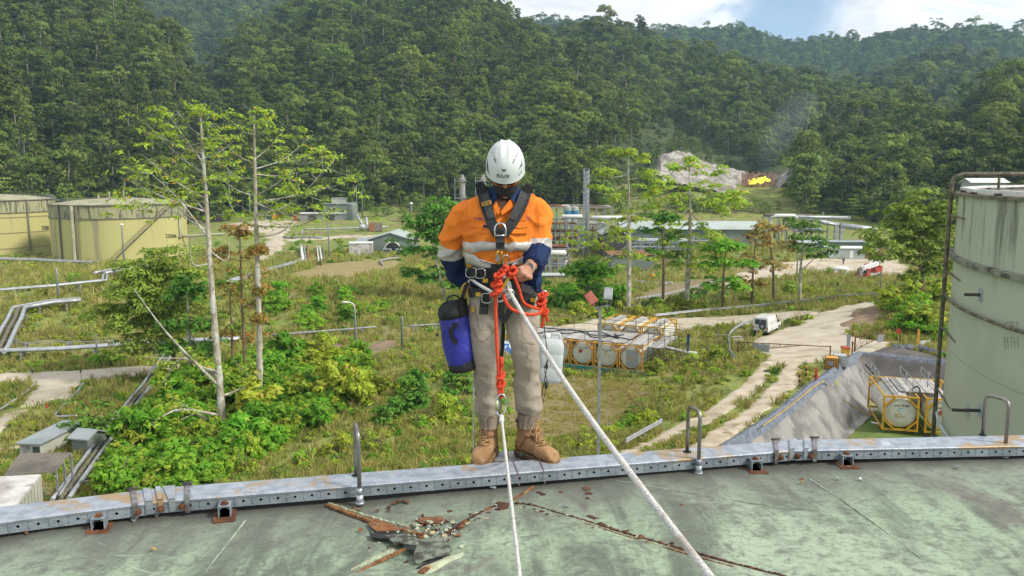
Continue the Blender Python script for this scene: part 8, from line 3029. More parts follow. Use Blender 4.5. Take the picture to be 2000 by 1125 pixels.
for i, px in enumerate((904, 944)):
 g = G(px, 470)
 zt_ = P(px, 341, Y=g.y).z
 t = thing('stack_tower', 'concrete grey stack with platform behind the shoulder, ' + ('left of two' if i == 0 else 'right of two'), 'stack', g, 0, 'stacks behind the shoulder')
 b = MB()
 b.revolve(g, [(1.0, 0), (1.0, zt_ - g.z - 1.4), (.6, zt_ - g.z - 1.0), (.6, zt_ - g.z), (.2, zt_ - g.z)], 14)
 b.build('stack', M['concrete'], t)
 b = MB()
 for z in (zt_ - 2.2, zt_ - 8):
  b.box((g.x - .6, g.y, z), (4.2, 2.6, .2))
  for x in (-2.6, 1.4):
   b.beam((g.x + x, g.y - 1.2, z), (g.x + x, g.y - 1.2, z + 1.1), .08, .08)
  b.beam((g.x - 2.6, g.y - 1.2, z + 1.1), (g.x + 1.4, g.y - 1.2, z + 1.1), .08, .08)
 b.build('platform', M['galv_dull'], t)
 b = MB()
 b.beam((g.x - 2.6, g.y, g.z), (g.x - 2.6, g.y, zt_ - 1), .2, .2)
 b.build('ladder', M['galv'], t)
lb = G(1350, 486)
shed('long_building', 'long pale roofed plant building behind the slender trees', 'building', Vector((P(1350, 470, Y=235).x, 241, gz(20, 235))), R(-3), 39, 11, 7.6, 'roofpale', 'wallgreen', 1.8, .7, tuple((x, 1.6, 3.2, 'darksteel') for x in range(-17, 18, 5)))
shed('gable_shed', 'dark open gabled shed at the left end of the long building', 'shed', Vector((P(1200, 470, Y=225).x, 231, gz(20, 225) + 2)), R(90), 12, 6.5, 5.0, 'roofpale', 'darksteel', 1.3, .5)
shed('rusty_shed', 'green ribbed shed with rusty flat roof behind the trees', 'shed', Vector((P(1235, 520, Y=198).x, 202, gz(18, 198))), R(3), 10.5, 7, 4.6, 'rust_or', 'wallgreen', -.3, .5)
shed('walkway_roof', 'pale green low roof strip at the front of the plant', 'roof', G(1088, 552) + Vector((-2, 2, 0)), R(2), 9, 2.5, 1.4, 'roofpale', 'galv_dull', -.2, .3)
shed('portable_office', 'pale portable office with dark windows on the far yard', 'office', G(1655, 506) + Vector((0, 2, .2)), R(-3), 9.4, 3.2, 2.5, 'white', 'roofpale', -.25, .3, ((1.2, .9, 2.0, 'white'),), ((-2.6, 1.6, 1.0, .9), (3.2, 1.6, 1.0, .9)))
shed('portable_office', 'second portable office roof behind the pale one', 'office', G(1660, 500) + Vector((2, 8, .4)), R(-3), 9, 3.2, 2.7, 'roofgrey', 'wallgreen', -.25, .3)
shed('green_store', 'grey green store shed left of the portable office', 'shed', G(1592, 496) + Vector((0, 3, 0)), R(-2), 7, 4, 2.8, 'roofpale', 'wallgreen', -.4, .3)
shed('orange_shed', 'orange brown ribbed shed right of the portable office', 'shed', G(1705, 506) + Vector((0, 2, 0)), R(-6), 4.4, 3, 2.1, 'roofbrown', 'rust_or', -.2, .15)
shed('far_pavilion', 'far pale roofed building seen over the rim of the tall tank', 'building', Vector((P(1930, 365, Y=210).x, 212, P(1930, 376, Y=210).z)), 0, 9, 5, 2.6, 'white', 'roofgrey', .9, .5)
t = thing('pipe_bridge', 'grey pipe bridge on a tall pylon above the far yard', 'pipe bridge', G(1636, 486))
g = G(1636, 486)
zb_ = P(1636, 440, Y=g.y).z
for dx in (-.8, .8):
 b = MB()
 b.box((g.x + dx, g.y, (g.z + zb_) / 2), (.9, .9, zb_ - g.z))
 b.build('pylon', M['pipe'], t)
for k, (p0, p1, r) in enumerate((((1600, 434), (1640, 440), .5), ((1640, 440), (1735, 452), .8), ((1560, 426), (1640, 437), .3), ((1510, 423), (1655, 425), .4))):
 b = MB()
 b.tube([P(*p0, Y=g.y), P(*p1, Y=g.y)], r, 8)
 b.build('pipe', M['pipe'], t)
b = MB()
b.tube([P(1510, 426, Y=g.y - 1), P(1515, 421, Y=g.y - 1), P(1552, 421, Y=g.y - 1), P(1556, 427, Y=g.y - 1)], .5, 8)
b.build('expansion_loop', M['white'], t)
b = MB()
b.beam(P(1590, 427, Y=g.y + 2), P(1660, 425, Y=g.y + 2), 1.2, .9)
b.build('truss', M['galv_dull'], t)
pipeline('low silver pipes by the workers in front of the plant', [(1216, 552), (1262, 556), (1308, 558)], .2, .5, 4, .7, 0)
for i, (x, y) in enumerate(((1086, 552), (1098, 551))):
 g = G(x, y)
 plain('black_drum', 'black drum lying below the plant, ' + ('left one' if i == 0 else 'right one'), 'drum', lambda b: (b.cyl(g + Vector((-.5, 0, .6)), g + Vector((.5, 0, .6)), .6, seg=14), b.cyl(g + Vector((-.55, 0, .6)), g + Vector((-.5, 0, .6)), .65, seg=14)), M['black'], 'black drums below the plant')
# ---- flare pit
M['rock'] = mat('pale cut limestone', (.40, .375, .34), (.235, .215, .19), .16, .95, 0, .8, 1.2, c3=(.20, .17, .13), s3=.09, lo3=.5, hi3=.62, c4=(.07, .09, .035), s4=.12, lo4=.56, hi4=.66, detail=8)
n, m_ = 90, 26
top = [(1282, 326), (1292, 302), (1320, 294), (1345, 298), (1370, 312), (1410, 324), (1440, 332), (1470, 341), (1500, 342), (1525, 340), (1545, 326), (1566, 303)]
xs = np.linspace(1282, 1566, n)
X, Y, Z = np.zeros((n, m_)), np.zeros((n, m_)), np.zeros((n, m_))
for i, px in enumerate(xs):
 yt = float(np.interp(px, [p[0] for p in top], [p[1] for p in top]))
 for j in range(m_):
  f = j / (m_ - 1)
  yb = float(np.interp(px, [1275, 1300, 1400, 1440, 1508, 1570], [336, 352, 374, 380, 378, 322]))
  py = yb + (yt - yb) * f
  Yd = 362 + 70 * f ** 1.2 - 16 * math.exp(-((px - 1300) / 40) ** 2) + (14 if 1440 < px < 1520 else 0)
  p = P(px, py, Y=Yd)
  X[i, j], Y[i, j], Z[i, j] = p.x, p.y, p.z
Y += 1.5 * vnoise(X * .35, Z * .35, 81) + 1.2 * vnoise(X * .9, Z * .8, 82) + 2.0 * (1 - 2 * np.abs(vnoise(X * .16 + Z * .1, Z * .12, 83)))
Z += .8 * vnoise(X * .5, Y * .3, 84)
structure(link('rock_cut', grid_mesh('rock_cut', X, Y, Z, M['rock'], False)))
t = thing('flare_fence', 'scorched brown plate fence behind the flare flames', 'fence', P(1482, 370, Y=385))
for k in range(22):
 px = 1449 + k * 3.1
 a, c = P(px, 372, Y=386), P(px, 337 + 3 * math.sin(k * 1.7), Y=386)
 b = MB()
 b.box(((a.x), 386, (a.z + c.z) / 2), (.62, .15, abs(c.z - a.z)))
 b.build('plate', mat('scorched plate', (.20, .09, .06), (.30, .20, .16), .5, .9) if k == 0 else bpy.data.materials['scorched plate'], t)
plain('flare_pad', 'pale concrete pad in front of the flare flames', 'pad', lambda b: b.box(P(1484, 372, Y=380), (14, 5, .6)), M['concrete'])
fm = bpy.data.materials.new('flame')
fm.use_nodes = True
tt = NT(fm.node_tree)
v = tt.n('ShaderNodeTexCoord').outputs['Object']
cc_ = tt.mix(tt.step(tt.noise(v, .55, 4), .42, .60), (.85, 1.0, .12), (1.0, .62, .06))
tt.n('ShaderNodeOutputMaterial', Surface=tt.n('ShaderNodeEmission', Color=cc_, Strength=1.0))
fr2 = random.Random(4)
b = MB()
for k in range(26):
 f = k / 25
 px, py = 1464 + 38 * f + fr2.uniform(-2, 2), 356 - 9 * f * .6 + fr2.uniform(-4, 3)
 h = fr2.uniform(.5, 1.25) * (1.1 - abs(f - .6))
 c = P(px, py, Y=382)
 b.ball(c, (fr2.uniform(.4, .9), .5, h), 8, 6, Matrix.Rotation(fr2.uniform(.1, .7), 3, 'Y'))
b.single('flare_flame', 'bright yellow gas flames burning in the rocky flare pit', 'flame', fm)
# ---------------------------------------------------------------- near vegetation
M['leaf_bright'] = leaf_mat('bright shrub leaves', (.10, .21, .022), (.20, .31, .035), (.28, .30, .05), .10, .4, .22)
M['leaf_yellow'] = leaf_mat('yellow green shrub leaves', (.21, .25, .028), (.31, .32, .045), (.34, .27, .07), .12, .35, .22)
M['leaf_dark'] = leaf_mat('dark shrub leaves', (.065, .15, .024), (.115, .20, .036), (.16, .20, .05), .08, .25, .25)
M['leaf_tree'] = leaf_mat('tall tree leaves', (.17, .25, .03), (.27, .33, .05), (.42, .25, .06), .05, .35, .2)
M['leaf_feather'] = leaf_mat('feathery olive leaves', (.14, .18, .032), (.24, .255, .05), (.26, .21, .07), .10, .3, .2)
M['leaf_autumn'] = leaf_mat('orange tinged leaves', (.19, .17, .04), (.28, .19, .06), (.36, .17, .06), .30, .3, .2)
M['grass_green'] = leaf_mat('grass blades', (.14, .17, .035), (.24, .22, .06), (.32, .25, .12), .25, .3, .3)
M['grass_straw'] = leaf_mat('dry grass blades', (.27, .21, .09), (.36, .28, .13), (.26, .21, .08), .3, .3, .25)
vr = np.random.default_rng(21)
def shrub_mesh(kind, seed):
 rs = np.random.default_rng(seed)
 cl = []
 if kind == 'tall':
  for k in range(15):
   a, q = rs.uniform(0, 6.28), math.sqrt(rs.uniform(0, 1)) * .85
   z = rs.uniform(.9, 2.1) - q * .7
   cl.append(((q * math.cos(a), q * math.sin(a), z), (.34, .34, .24), 34, .155))
  for k in range(8):
   a, q = rs.uniform(0, 6.28), rs.uniform(.3, .9)
   cl.append(((q * math.cos(a), q * math.sin(a), rs.uniform(.2, .8)), (.3, .3, .3), 18, .15))
  asp = 1.5
 elif kind == 'low':
  for k in range(14):
   a, q = rs.uniform(0, 6.28), math.sqrt(rs.uniform(0, 1)) * .8
   cl.append(((q * math.cos(a), q * math.sin(a), rs.uniform(.2, .85) - .3 * q), (.28, .28, .2), 30, .10))
  asp = 1.3
 else:
  for k in range(22):
   a, q = rs.uniform(0, 6.28), math.sqrt(rs.uniform(0, 1)) * 1.0
   cl.append(((q * math.cos(a), q * math.sin(a), 1.35 * math.sqrt(max(.05, 1.1 - q * q)) * rs.uniform(.45, 1)), (.34, .34, .28), 32, .12))
  asp = 1.2
 V, N = leaf_cloud(cl, rs, .6, .5, asp)
 return V, N
SHR = {}
for kind, mats in (('tall', ('leaf_bright', 'leaf_yellow', 'leaf_dark')), ('low', ('leaf_bright', 'leaf_yellow', 'leaf_dark')), ('dome', ('leaf_bright', 'leaf_dark', 'leaf_yellow'))):
 for m_ in mats:
  SHR[kind, m_] = [leaf_mesh('foliage', *shrub_mesh(kind, 5 + s + len(SHR) * 3), M[m_]) for s in range(2)]
b = MB()
for k in range(5):
 a = k * 1.3
 b.tube([(0, 0, -.2), (.15 * math.cos(a), .15 * math.sin(a), .6), (.45 * math.cos(a), .45 * math.sin(a), 1.3)], [.03, .024, .012], 5)
STEM = b.mesh('stem', M['bark_brown'])
def in_poly(x, y, P_):
 x, y = np.asarray(x, float), np.asarray(y, float)
 c = np.zeros(x.shape, bool)
 n = len(P_)
 for i in range(n):
  (ax, ay), (bx, by) = P_[i], P_[(i + 1) % n]
  if ay != by:
   c ^= ((ay > y) != (by > y)) & (x < (bx - ax) * (y - ay) / (by - ay) + ax)
 return c
def on_road(x, y):
 m = np.zeros(np.shape(x), bool)
 for r in ROADS:
  m |= in_poly(x, y, r)
 return m | (pit_dist(x, y) > -.9)
def shrubs(region, n, kinds, label, group, s0=.7, s1=1.3, road_ok=False):
 xs = [p[0] for p in region]
 ys = [p[1] for p in region]
 k = 0
 tries = 0
 while k < n and tries < n * 12:
  tries += 1
  x, y = vr.uniform(min(xs), max(xs)), vr.uniform(min(ys), max(ys))
  if not in_poly(np.array([x]), np.array([y]), region)[0]:
   continue
  g = G(x, y)
  if not road_ok and on_road(np.array([g.x]), np.array([g.y]))[0]:
   continue
  kd = kinds[int(vr.integers(len(kinds)))]
  s = float(vr.uniform(s0, s1))
  lb = f"{'large' if s > (s0 + s1) / 2 else 'small'} {dict(leaf_bright='bright green', leaf_yellow='yellow green', leaf_dark='dark green')[kd[1]]} {dict(tall='leafy', low='low', dome='rounded')[kd[0]]} shrub at the {side_of(x, min(xs), max(xs))} of {label}"
  t = thing('shrub', lb, 'shrub', (g.x, g.y, g.z - .05), float(vr.uniform(0, 6.28)), group)
  t.scale = (s * vr.uniform(.9, 1.15), s * vr.uniform(.9, 1.15), s * vr.uniform(.85, 1.2))
  link('foliage', SHR[kd][int(vr.integers(2))], t)
  link('stem', STEM, t)
  k += 1
B_, Y_, D_ = 'leaf_bright', 'leaf_yellow', 'leaf_dark'
shrubs([(200, 965), (270, 850), (340, 770), (430, 745), (520, 720), (590, 700), (700, 705), (712, 760), (640, 800), (560, 830), (470, 905), (400, 950), (300, 975)], 50,
  [('tall', B_), ('tall', B_), ('dome', B_), ('tall', Y_)], 'the thicket below the tall trees', 'shrubs of the thicket below the tall trees', 1.0, 1.8)
shrubs([(545, 705), (700, 690), (850, 690), (880, 735), (740, 800), (620, 850), (520, 820)], 34, [('tall', B_), ('low', Y_), ('tall', Y_), ('low', B_)], 'the slope by the blue bag', 'shrubs on the open slope left of the blue bag', .7, 1.35)
shrubs([(705, 830), (760, 790), (860, 745), (912, 770), (900, 800), (820, 835), (740, 860)], 10, [('dome', D_), ('tall', D_)], 'the bank beside the worker', 'dark shrubs on the bank left of the worker', .65, 1.0)
shrubs([(420, 945), (600, 885), (760, 850), (930, 770), (935, 850), (800, 890), (600, 920)], 20, [('low', Y_), ('tall', Y_), ('low', B_)], 'the bank beyond the rim', 'yellow shrubs beyond the tank rim', .5, 1.0)
shrubs([(520, 590), (580, 555), (690, 580), (716, 625), (660, 648), (560, 655), (525, 640)], 20, [('dome', B_), ('tall', B_)], 'the slope behind the lamp', 'shrubs behind the curved lamp pole', .95, 1.6)
shrubs([(720, 600), (770, 595), (785, 612), (720, 628)], 4, [('dome', B_)], 'the patch by the post', 'round bushes left of the green post', .8, 1.2)
shrubs([(0, 625), (170, 615), (260, 650), (250, 680), (20, 688)], 10, [('low', B_), ('low', Y_)], 'the slope between silver pipes', 'small shrubs between the silver pipes', .6, 1.1)
shrubs([(-10, 528), (200, 530), (190, 558), (0, 574)], 7, [('low', Y_), ('dome', B_)], 'the ledge below the tanks', 'small shrubs below the left tanks', .8, 1.5)
shrubs([(0, 708), (110, 704), (240, 698), (250, 712), (0, 722)], 8, [('low', B_), ('dome', B_)], 'the thick silver pipe', 'shrubs under the thick silver pipe', .5, .9)
shrubs([(1085, 612), (1270, 600), (1440, 588), (1600, 570), (1715, 566), (1715, 578), (1560, 592), (1440, 600), (1280, 618), (1100, 632)], 38, [('low', Y_), ('dome', Y_), ('low', B_)], 'the guard rail verge', 'shrubs along the long guard rail', 1.0, 1.9)
shrubs([(1270, 705), (1330, 690), (1420, 668), (1440, 700), (1400, 760), (1330, 820), (1240, 868), (1090, 885), (1180, 835), (1280, 775)], 28, [('low', Y_), ('low', B_), ('low', Y_), ('tall', Y_)], 'the wheel track bank', 'shrubs on the bank by the wheel tracks', .45, 1.1)
shrubs([(1700, 612), (1735, 575), (1780, 540), (1850, 515), (1852, 665), (1790, 662), (1740, 650)], 30, [('dome', Y_), ('low', Y_), ('tall', Y_), ('dome', B_)], 'the mound by the tank', 'shrubs on the mound by the tall tank', .9, 1.6)
shrubs([(1050, 560), (1180, 555), (1250, 585), (1220, 605), (1080, 615)], 14, [('dome', B_), ('dome', D_)], 'the plant front', 'bushes before the process plant', 1.2, 2.2)
shrubs([(1240, 600), (1420, 575), (1440, 590), (1260, 612)], 9, [('dome', D_)], 'the slender tree feet', 'dark bushes below the slender trees', 1.0, 1.7)
shrubs([(1550, 622), (1580, 622), (1570, 636), (1530, 640)], 5, [('low', Y_)], 'the clump by the car', 'small bushes by the parked car', .7, 1.1, True)
shrubs([(150, 965), (230, 880), (300, 790), (350, 800), (300, 900), (250, 975)], 10, [('dome', D_), ('tall', B_)], 'the lower left pipes', 'shrubs crowding the lower left pipes', .7, 1.2)
# ---- ground cover nobody could count
def tuft(seed, m_, n=16, h=.5):
 rs = np.random.default_rng(seed)
 b = MB()
 for k in range(n):
  a, q = rs.uniform(0, 6.28), rs.uniform(0, .28)
  x, y = q * math.cos(a), q * math.sin(a)
  l = h * rs.uniform(.5, 1.1)
  dx, dy = rs.normal() * .3 * l, rs.normal() * .3 * l
  w = .022
  c, s = math.cos(a + 1.5), math.sin(a + 1.5)
  b.add([(x - w * c, y - w * s, -.05), (x + w * c, y + w * s, -.05), (x + dx * .4 + w * .7 * c, y + dy * .4 + w * .7 * s, l * .6), (x + dx, y + dy, l), (x + dx * .4 - w * .7 * c, y + dy * .4 - w * .7 * s, l * .6)], [(0, 1, 2, 3, 4)], False)
 return b.mesh('grass tuft', M[m_])
def cover(name, n, r0, r1, meshes, weights, smin, smax, region=None, jit=.15):
 az = np.radians(vr.uniform(-34.5, 34.5, n))
 r = r0 * (r1 / r0) ** vr.uniform(0, 1, n)
 x, y = r * np.sin(az), r * np.cos(az)
 ok = (~on_road(x, y) | (name[:3] == 'dry')) & (vnoise(x * .22, y * .22, 91) * .7 + vnoise(x * .8, y * .8, 92) * .5 + vr.uniform(-.5, .9, n) > 0)
 x, y, r = x[ok], y[ok], r[ok]
 z = H(x, y)
 if region:
  f = y * CP - (z - CAMZ) * SP
  k = in_poly(1000 + FPX * x / f, 562.5 - FPX * (y * SP + (z - CAMZ) * CP) / f, region)
  x, y, z, r = x[k], y[k], z[k], r[k]
 k = len(x)
 s = vr.uniform(smin, smax, k) * np.clip(r / 75, .8, 2.2)
 pk = vr.choice(len(meshes), k, p=weights)
 o = scatter_object(name, np.stack([x, y, z], -1), np.stack([s * vr.uniform(.8, 1.3, k), s * vr.uniform(.8, 1.3, k), s * vr.uniform(.7, 1.2, k)], -1), np.stack([vr.normal(size=k) * jit, vr.normal(size=k) * jit, vr.uniform(0, 6.28, k)], -1), pk, meshes)
 return o
cover('grass', 52000, 36, 260, [tuft(1, 'grass_green'), tuft(2, 'grass_green', 18), tuft(3, 'grass_straw'), tuft(4, 'grass_straw', 20, .65)], [.32, .28, .22, .18], .7, 1.5)
cover('ground_cover', 7000, 40, 300, [SHR['low', B_][0], SHR['low', Y_][1], SHR['low', D_][0], SHR['low', Y_][0]], [.3, .3, .12, .28], .25, .75)
cover('undergrowth', 30000, 42, 110, [SHR['tall', B_][0], SHR['tall', B_][1], SHR['tall', Y_][0], SHR['dome', B_][0]], [.35, .3, .2, .15], .45, .95, [(190, 970), (270, 840), (340, 760), (430, 735), (540, 700), (700, 690), (720, 770), (620, 830), (480, 910), (400, 955), (300, 985)])
cover('dry_stubble', 60000, 55, 95, [tuft(5, 'grass_straw', 16, .3), tuft(6, 'grass_straw', 18, .22)], [.5, .5], .6, 1.1, [(1040, 745), (1120, 738), (1250, 745), (1280, 768), (1230, 812), (1130, 850), (1040, 862), (990, 840)])
# ---- trees
def tree_parts(t, limbs, clusters, bark, leaf, seed, asp=1.5, flat=.9, trunk=None):
 rs = np.random.default_rng(seed)
 o = origin_of(t)
 b = MB()
 b.tube(*trunk, 9)
 tk = b.build('trunk', M[bark], t)
 for pts, r in limbs:
  b = MB()
  b.tube(pts, r, 6)
  b.build('limb', M[bark], tk)
 V, N = leaf_cloud(clusters, rs, flat, .5, asp)
 link('crown', leaf_mesh('crown', V - np.array(o), N, M[leaf]), t)
def spray_tree(label, trunk_px, Y, limbs_px, r0, leaf, bark, seed, lsize=.15, csize=.75, cn=16, tiers=9, dead=(), spread=.28, name='tree'):
 rs = random.Random(seed)
 tp = [P(x, y, Y=Y) for x, y in trunk_px]
 g = gz(tp[0].x, tp[0].y)
 tp[0].z = min(tp[0].z, g) - .4
 tr = spline(tp, 8)
 n = len(tr)
 t = thing(name, label, 'tree', (tr[0].x, tr[0].y, g))
 rad = [r0 * (1 - .86 * i / (n - 1)) * (1 + .10 * math.sin(i * 1.7)) + .015 for i in range(n)]
 limbs, cl = [], []
 k_ = Y / FPX
 for j, (f, (ex, ey), *mid) in enumerate(limbs_px):
  i0 = min(n - 1, int(f * (n - 1)))
  s = tr[i0]
  dy = rs.uniform(-1, 1) * abs((ex - proj(s)[0]) * k_) * .75 + rs.uniform(-.6, .6)
  e = P(ex, ey, Y=Y + dy)
  pts = [s] + ([P(mid[0][0], mid[0][1], Y=Y + dy * .5)] if mid else [s.lerp(e, .5) + Vector((0, 0, -.25))]) + [e]
  sp = spline(pts, 6)
  m = len(sp)
  lr = max(.03, rad[i0] * .5)
  limbs.append((sp, [lr * (1 - .85 * q / (m - 1)) for q in range(m)]))
  if j in dead:
   continue
  L = (e - s).length
  for q in range(max(5, int(L * tiers / 3))):
   u = rs.uniform(.36, 1.04)
   p = sp[min(m - 1, int(u * (m - 1)))]
   off = Vector((rs.gauss(0, 1), rs.gauss(0, 1), 0)) * L * spread * (.35 + .65 * min(1, (1.15 - u) * 2))
   c = p + off + Vector((0, 0, rs.uniform(-.05, .35) + rs.gauss(0, .3) * L * spread))
   if rs.random() < .45:
    limbs.append(([p, p.lerp(c, .6) + Vector((0, 0, -.05)), c], [lr * .30, lr * .2, .012]))
   w = csize * rs.uniform(.5, 1.0)
   cl.append((tuple(c), (w, w, w * .48), cn, lsize))
 for q in range(5):
  c = tr[-1] + Vector((rs.gauss(0, .5), rs.gauss(0, .5), rs.uniform(-.8, .5)))
  cl.append((tuple(c), (csize * .7, csize * .7, csize * .4), cn, lsize))
 tree_parts(t, limbs, cl, bark, leaf, seed, 1.5, .9, (tr, rad))
 return t
spray_tree('tall pale trunked tree with layered yellow green sprays, left of the two tallest', [(438, 862), (428, 740), (420, 640), (412, 540), (406, 440), (399, 340), (394, 265), (391, 205)], 56,
   [(.55, (290, 335), (345, 385)), (.56, (255, 400), (330, 410)), (.62, (235, 345), (320, 385)), (.66, (275, 300)), (.72, (285, 240), (345, 300)), (.76, (330, 225), (365, 275)), (.80, (310, 262)), (.62, (350, 345)),
   (.70, (465, 330)), (.78, (455, 275)), (.84, (440, 235)), (.86, (345, 215)), (.92, (425, 205)), (.93, (370, 200)), (.50, (448, 470), (443, 510)), (.48, (371, 455), (376, 515)), (.58, (330, 385), (365, 420)),
   (.14, (262, 565), (330, 655)), (.08, (290, 832), (350, 800)), (.16, (320, 745), (360, 700)), (.12, (500, 735)), (.17, (355, 690)), (.07, (330, 770))], .27, 'leaf_tree', 'bark', 3, .125, .80, 16, 7, (14, 15, 17))
T2_ = spray_tree('tall pale trunked tree with clumps of epiphytes on its trunk, right of the two tallest', [(506, 815), (507, 720), (506, 620), (503, 520), (500, 430), (498, 340), (497, 270), (496, 225)], 62,
   [(.56, (662, 398), (585, 440)), (.60, (640, 330), (565, 400)), (.64, (650, 365), (560, 385)), (.66, (610, 300)), (.74, (612, 262), (555, 310)), (.78, (560, 245)), (.86, (540, 218)), (.88, (450, 235)), (.76, (428, 262), (460, 300)),
   (.70, (420, 300), (455, 340)), (.66, (425, 345)), (.57, (440, 375), (465, 425)), (.60, (560, 410)), (.93, (520, 222)), (.72, (590, 335)), (.63, (585, 420)), (.56, (470, 420)), (.11, (455, 700)), (.52, (600, 395), (555, 450))], .26, 'leaf_tree', 'bark', 4, .125, .80, 16, 7, ())
for i, (y, r) in enumerate(((492, .95), (570, .62), (624, .8))):
 c = P(506, y, Y=62)
 t = thing('epiphyte', ('large fern clump on the upper trunk of the right tall tree', 'small brown epiphyte clump in the middle of the right tall tree trunk', 'brown epiphyte clump lower on the right tall tree trunk')[i], 'plant', c)
 V, N = leaf_cloud([((0, 0, 0), (r * .8, r * .8, r * .7), 160, .16)], np.random.default_rng(i), .3, .4, 2.2)
 link('fronds', leaf_mesh('fronds', V, N, M['leaf_autumn']), t)
spray_tree('slender tree with bare straight trunk in front of the long building', [(1228, 592), (1229, 520), (1229, 440), (1228, 370), (1227, 300)], 112,
   [(.95, (1195, 300)), (.93, (1265, 305)), (.86, (1170, 345)), (.84, (1280, 335)), (.74, (1160, 375)), (.70, (1285, 375)), (.55, (1130, 470)), (.52, (1190, 455)), (.45, (1120, 485)), (.40, (1150, 520)), (.36, (1270, 510)), (.60, (1260, 430))], .36, 'leaf_tree', 'bark', 5, .26, 1.4, 26, 4.5)
spray_tree('broad slender tree with orange tinged sprays right of the straight one', [(1342, 575), (1345, 500), (1348, 430), (1347, 370), (1346, 315)], 118,
   [(.95, (1310, 325)), (.93, (1395, 330)), (.84, (1275, 375)), (.82, (1430, 385)), (.74, (1265, 400)), (.7, (1420, 410)), (.62, (1290, 440)), (.58, (1405, 470)), (.5, (1280, 480)), (.45, (1400, 500)), (.35, (1300, 520)), (.3, (1390, 540)), (.66, (1450, 400))], .38, 'leaf_tree', 'bark', 6, .26, 1.5, 30, 5.5)
spray_tree('thin dark tree between the straight one and the broad one', [(1295, 580), (1296, 520), (1294, 470), (1290, 420)], 116,
   [(.9, (1260, 420)), (.88, (1320, 425)), (.75, (1250, 450)), (.7, (1325, 455)), (.5, (1265, 490)), (.45, (1320, 500))], .22, 'leaf_dark', 'bark_brown', 7, .26, 1.3, 26, 5)
spray_tree('sparse tree with thin brown stems and orange tinged crown by the far yard', [(1513, 570), (1510, 530), (1505, 480), (1500, 440)], 122,
   [(.95, (1475, 440)), (.9, (1535, 440)), (.7, (1455, 470)), (.66, (1550, 475)), (.5, (1465, 510)), (.4, (1550, 515)), (.6, (1500, 450))], .24, 'leaf_autumn', 'bark_brown', 8, .25, 1.2, 18, 4)
spray_tree('orange brown bushy tree left of the sparse one', [(1470, 585), (1470, 550), (1472, 510), (1478, 450)], 116,
   [(.9, (1450, 455)), (.9, (1500, 460)), (.6, (1430, 510)), (.55, (1500, 520)), (.4, (1440, 550)), (.35, (1500, 555))], .22, 'leaf_autumn', 'bark_brown', 9, .25, 1.2, 24, 5)
spray_tree('forked green tree in front of the portable office', [(1563, 574), (1563, 535), (1566, 500), (1570, 440)], 124,
   [(.95, (1545, 430)), (.95, (1600, 435)), (.8, (1555, 450)), (.78, (1620, 470)), (.4, (1600, 490), (1590, 505)), (.6, (1550, 480)), (.7, (1590, 450))], .27, 'leaf_dark', 'bark', 10, .26, 1.3, 28, 5.5)
spray_tree('large spreading yellow green tree at the left of the tall pale tank', [(1797, 600), (1800, 560), (1798, 520), (1795, 480)], 108,
   [(.95, (1740, 420)), (.95, (1800, 380)), (.95, (1840, 400)), (.9, (1770, 395)), (.85, (1715, 470)), (.8, (1850, 450)), (.7, (1755, 500)), (.65, (1850, 500)), (.55, (1768, 545)), (.6, (1830, 530)), (.9, (1830, 440)), (.9, (1760, 450))], .42, 'leaf_feather', 'bark_brown', 12, .28, 1.7, 40, 7.5)
spray_tree('low flat crowned dark tree standing over the pipes at lower left', [(200, 915), (198, 890), (192, 865), (180, 845)], 57,
   [(.9, (105, 862)), (.9, (150, 800)), (.95, (200, 790)), (.9, (230, 815)), (.85, (120, 835)), (.8, (170, 820)), (.95, (185, 805))], .12, 'leaf_dark', 'bark_brown', 13, .15, .65, 26, 10)
spray_tree('broad feathery olive tree hiding the foot of the lettered tank', [(345, 745), (338, 690), (320, 620), (305, 560)], 78,
   [(.95, (245, 520)), (.95, (300, 495)), (.95, (350, 490)), (.9, (215, 570)), (.85, (200, 620)), (.9, (375, 530)), (.8, (220, 655)), (.8, (260, 590)), (.85, (330, 540)), (.7, (380, 590)), (.75, (290, 630)), (.6, (240, 690)), (.6, (360, 650)), (.9, (280, 540))], .26, 'leaf_feather', 'bark_brown', 14, .17, 1.6, 62, 13)
spray_tree('dense drooping green tree beside the feathery one', [(372, 740), (370, 680), (368, 620), (366, 560)], 74,
   [(.9, (330, 580)), (.9, (400, 560)), (.7, (335, 640)), (.7, (410, 640)), (.5, (345, 690)), (.5, (405, 690)), (.95, (370, 545))], .30, 'leaf_dark', 'bark', 15, .17, 1.3, 56, 12)
spray_tree('thin brown stemmed tree with orange tinged crown between the two tallest', [(479, 745), (477, 680), (473, 600), (470, 520), (468, 450)], 72,
   [(.95, (430, 440)), (.95, (500, 445)), (.8, (405, 480)), (.8, (510, 490)), (.7, (420, 510)), (.65, (510, 530)), (.55, (440, 560)), (.5, (515, 570)), (.3, (440, 650)), (.3, (510, 650))], .17, 'leaf_autumn', 'bark_brown', 16, .17, .95, 24, 6)
spray_tree('dead thin stem tree behind the left tall trunk', [(455, 735), (453, 660), (450, 590), (447, 540)], 75,
   [(.9, (430, 560)), (.8, (470, 560)), (.6, (430, 620)), (.5, (475, 640))], .12, 'leaf_feather', 'bark_brown', 17, .22, .8, 16, 5)
spray_tree('dark green tree left of the worker shoulder', [(872, 612), (866, 570), (855, 520), (840, 460)], 122,
   [(.95, (800, 430)), (.95, (860, 400)), (.9, (835, 410)), (.8, (790, 490)), (.8, (890, 440)), (.6, (800, 535)), (.6, (905, 520)), (.5, (830, 545)), (.7, (850, 470)), (.9, (880, 400)), (.45, (900, 555))], .30, 'leaf_dark', 'bark', 18, .28, 1.6, 40, 7)
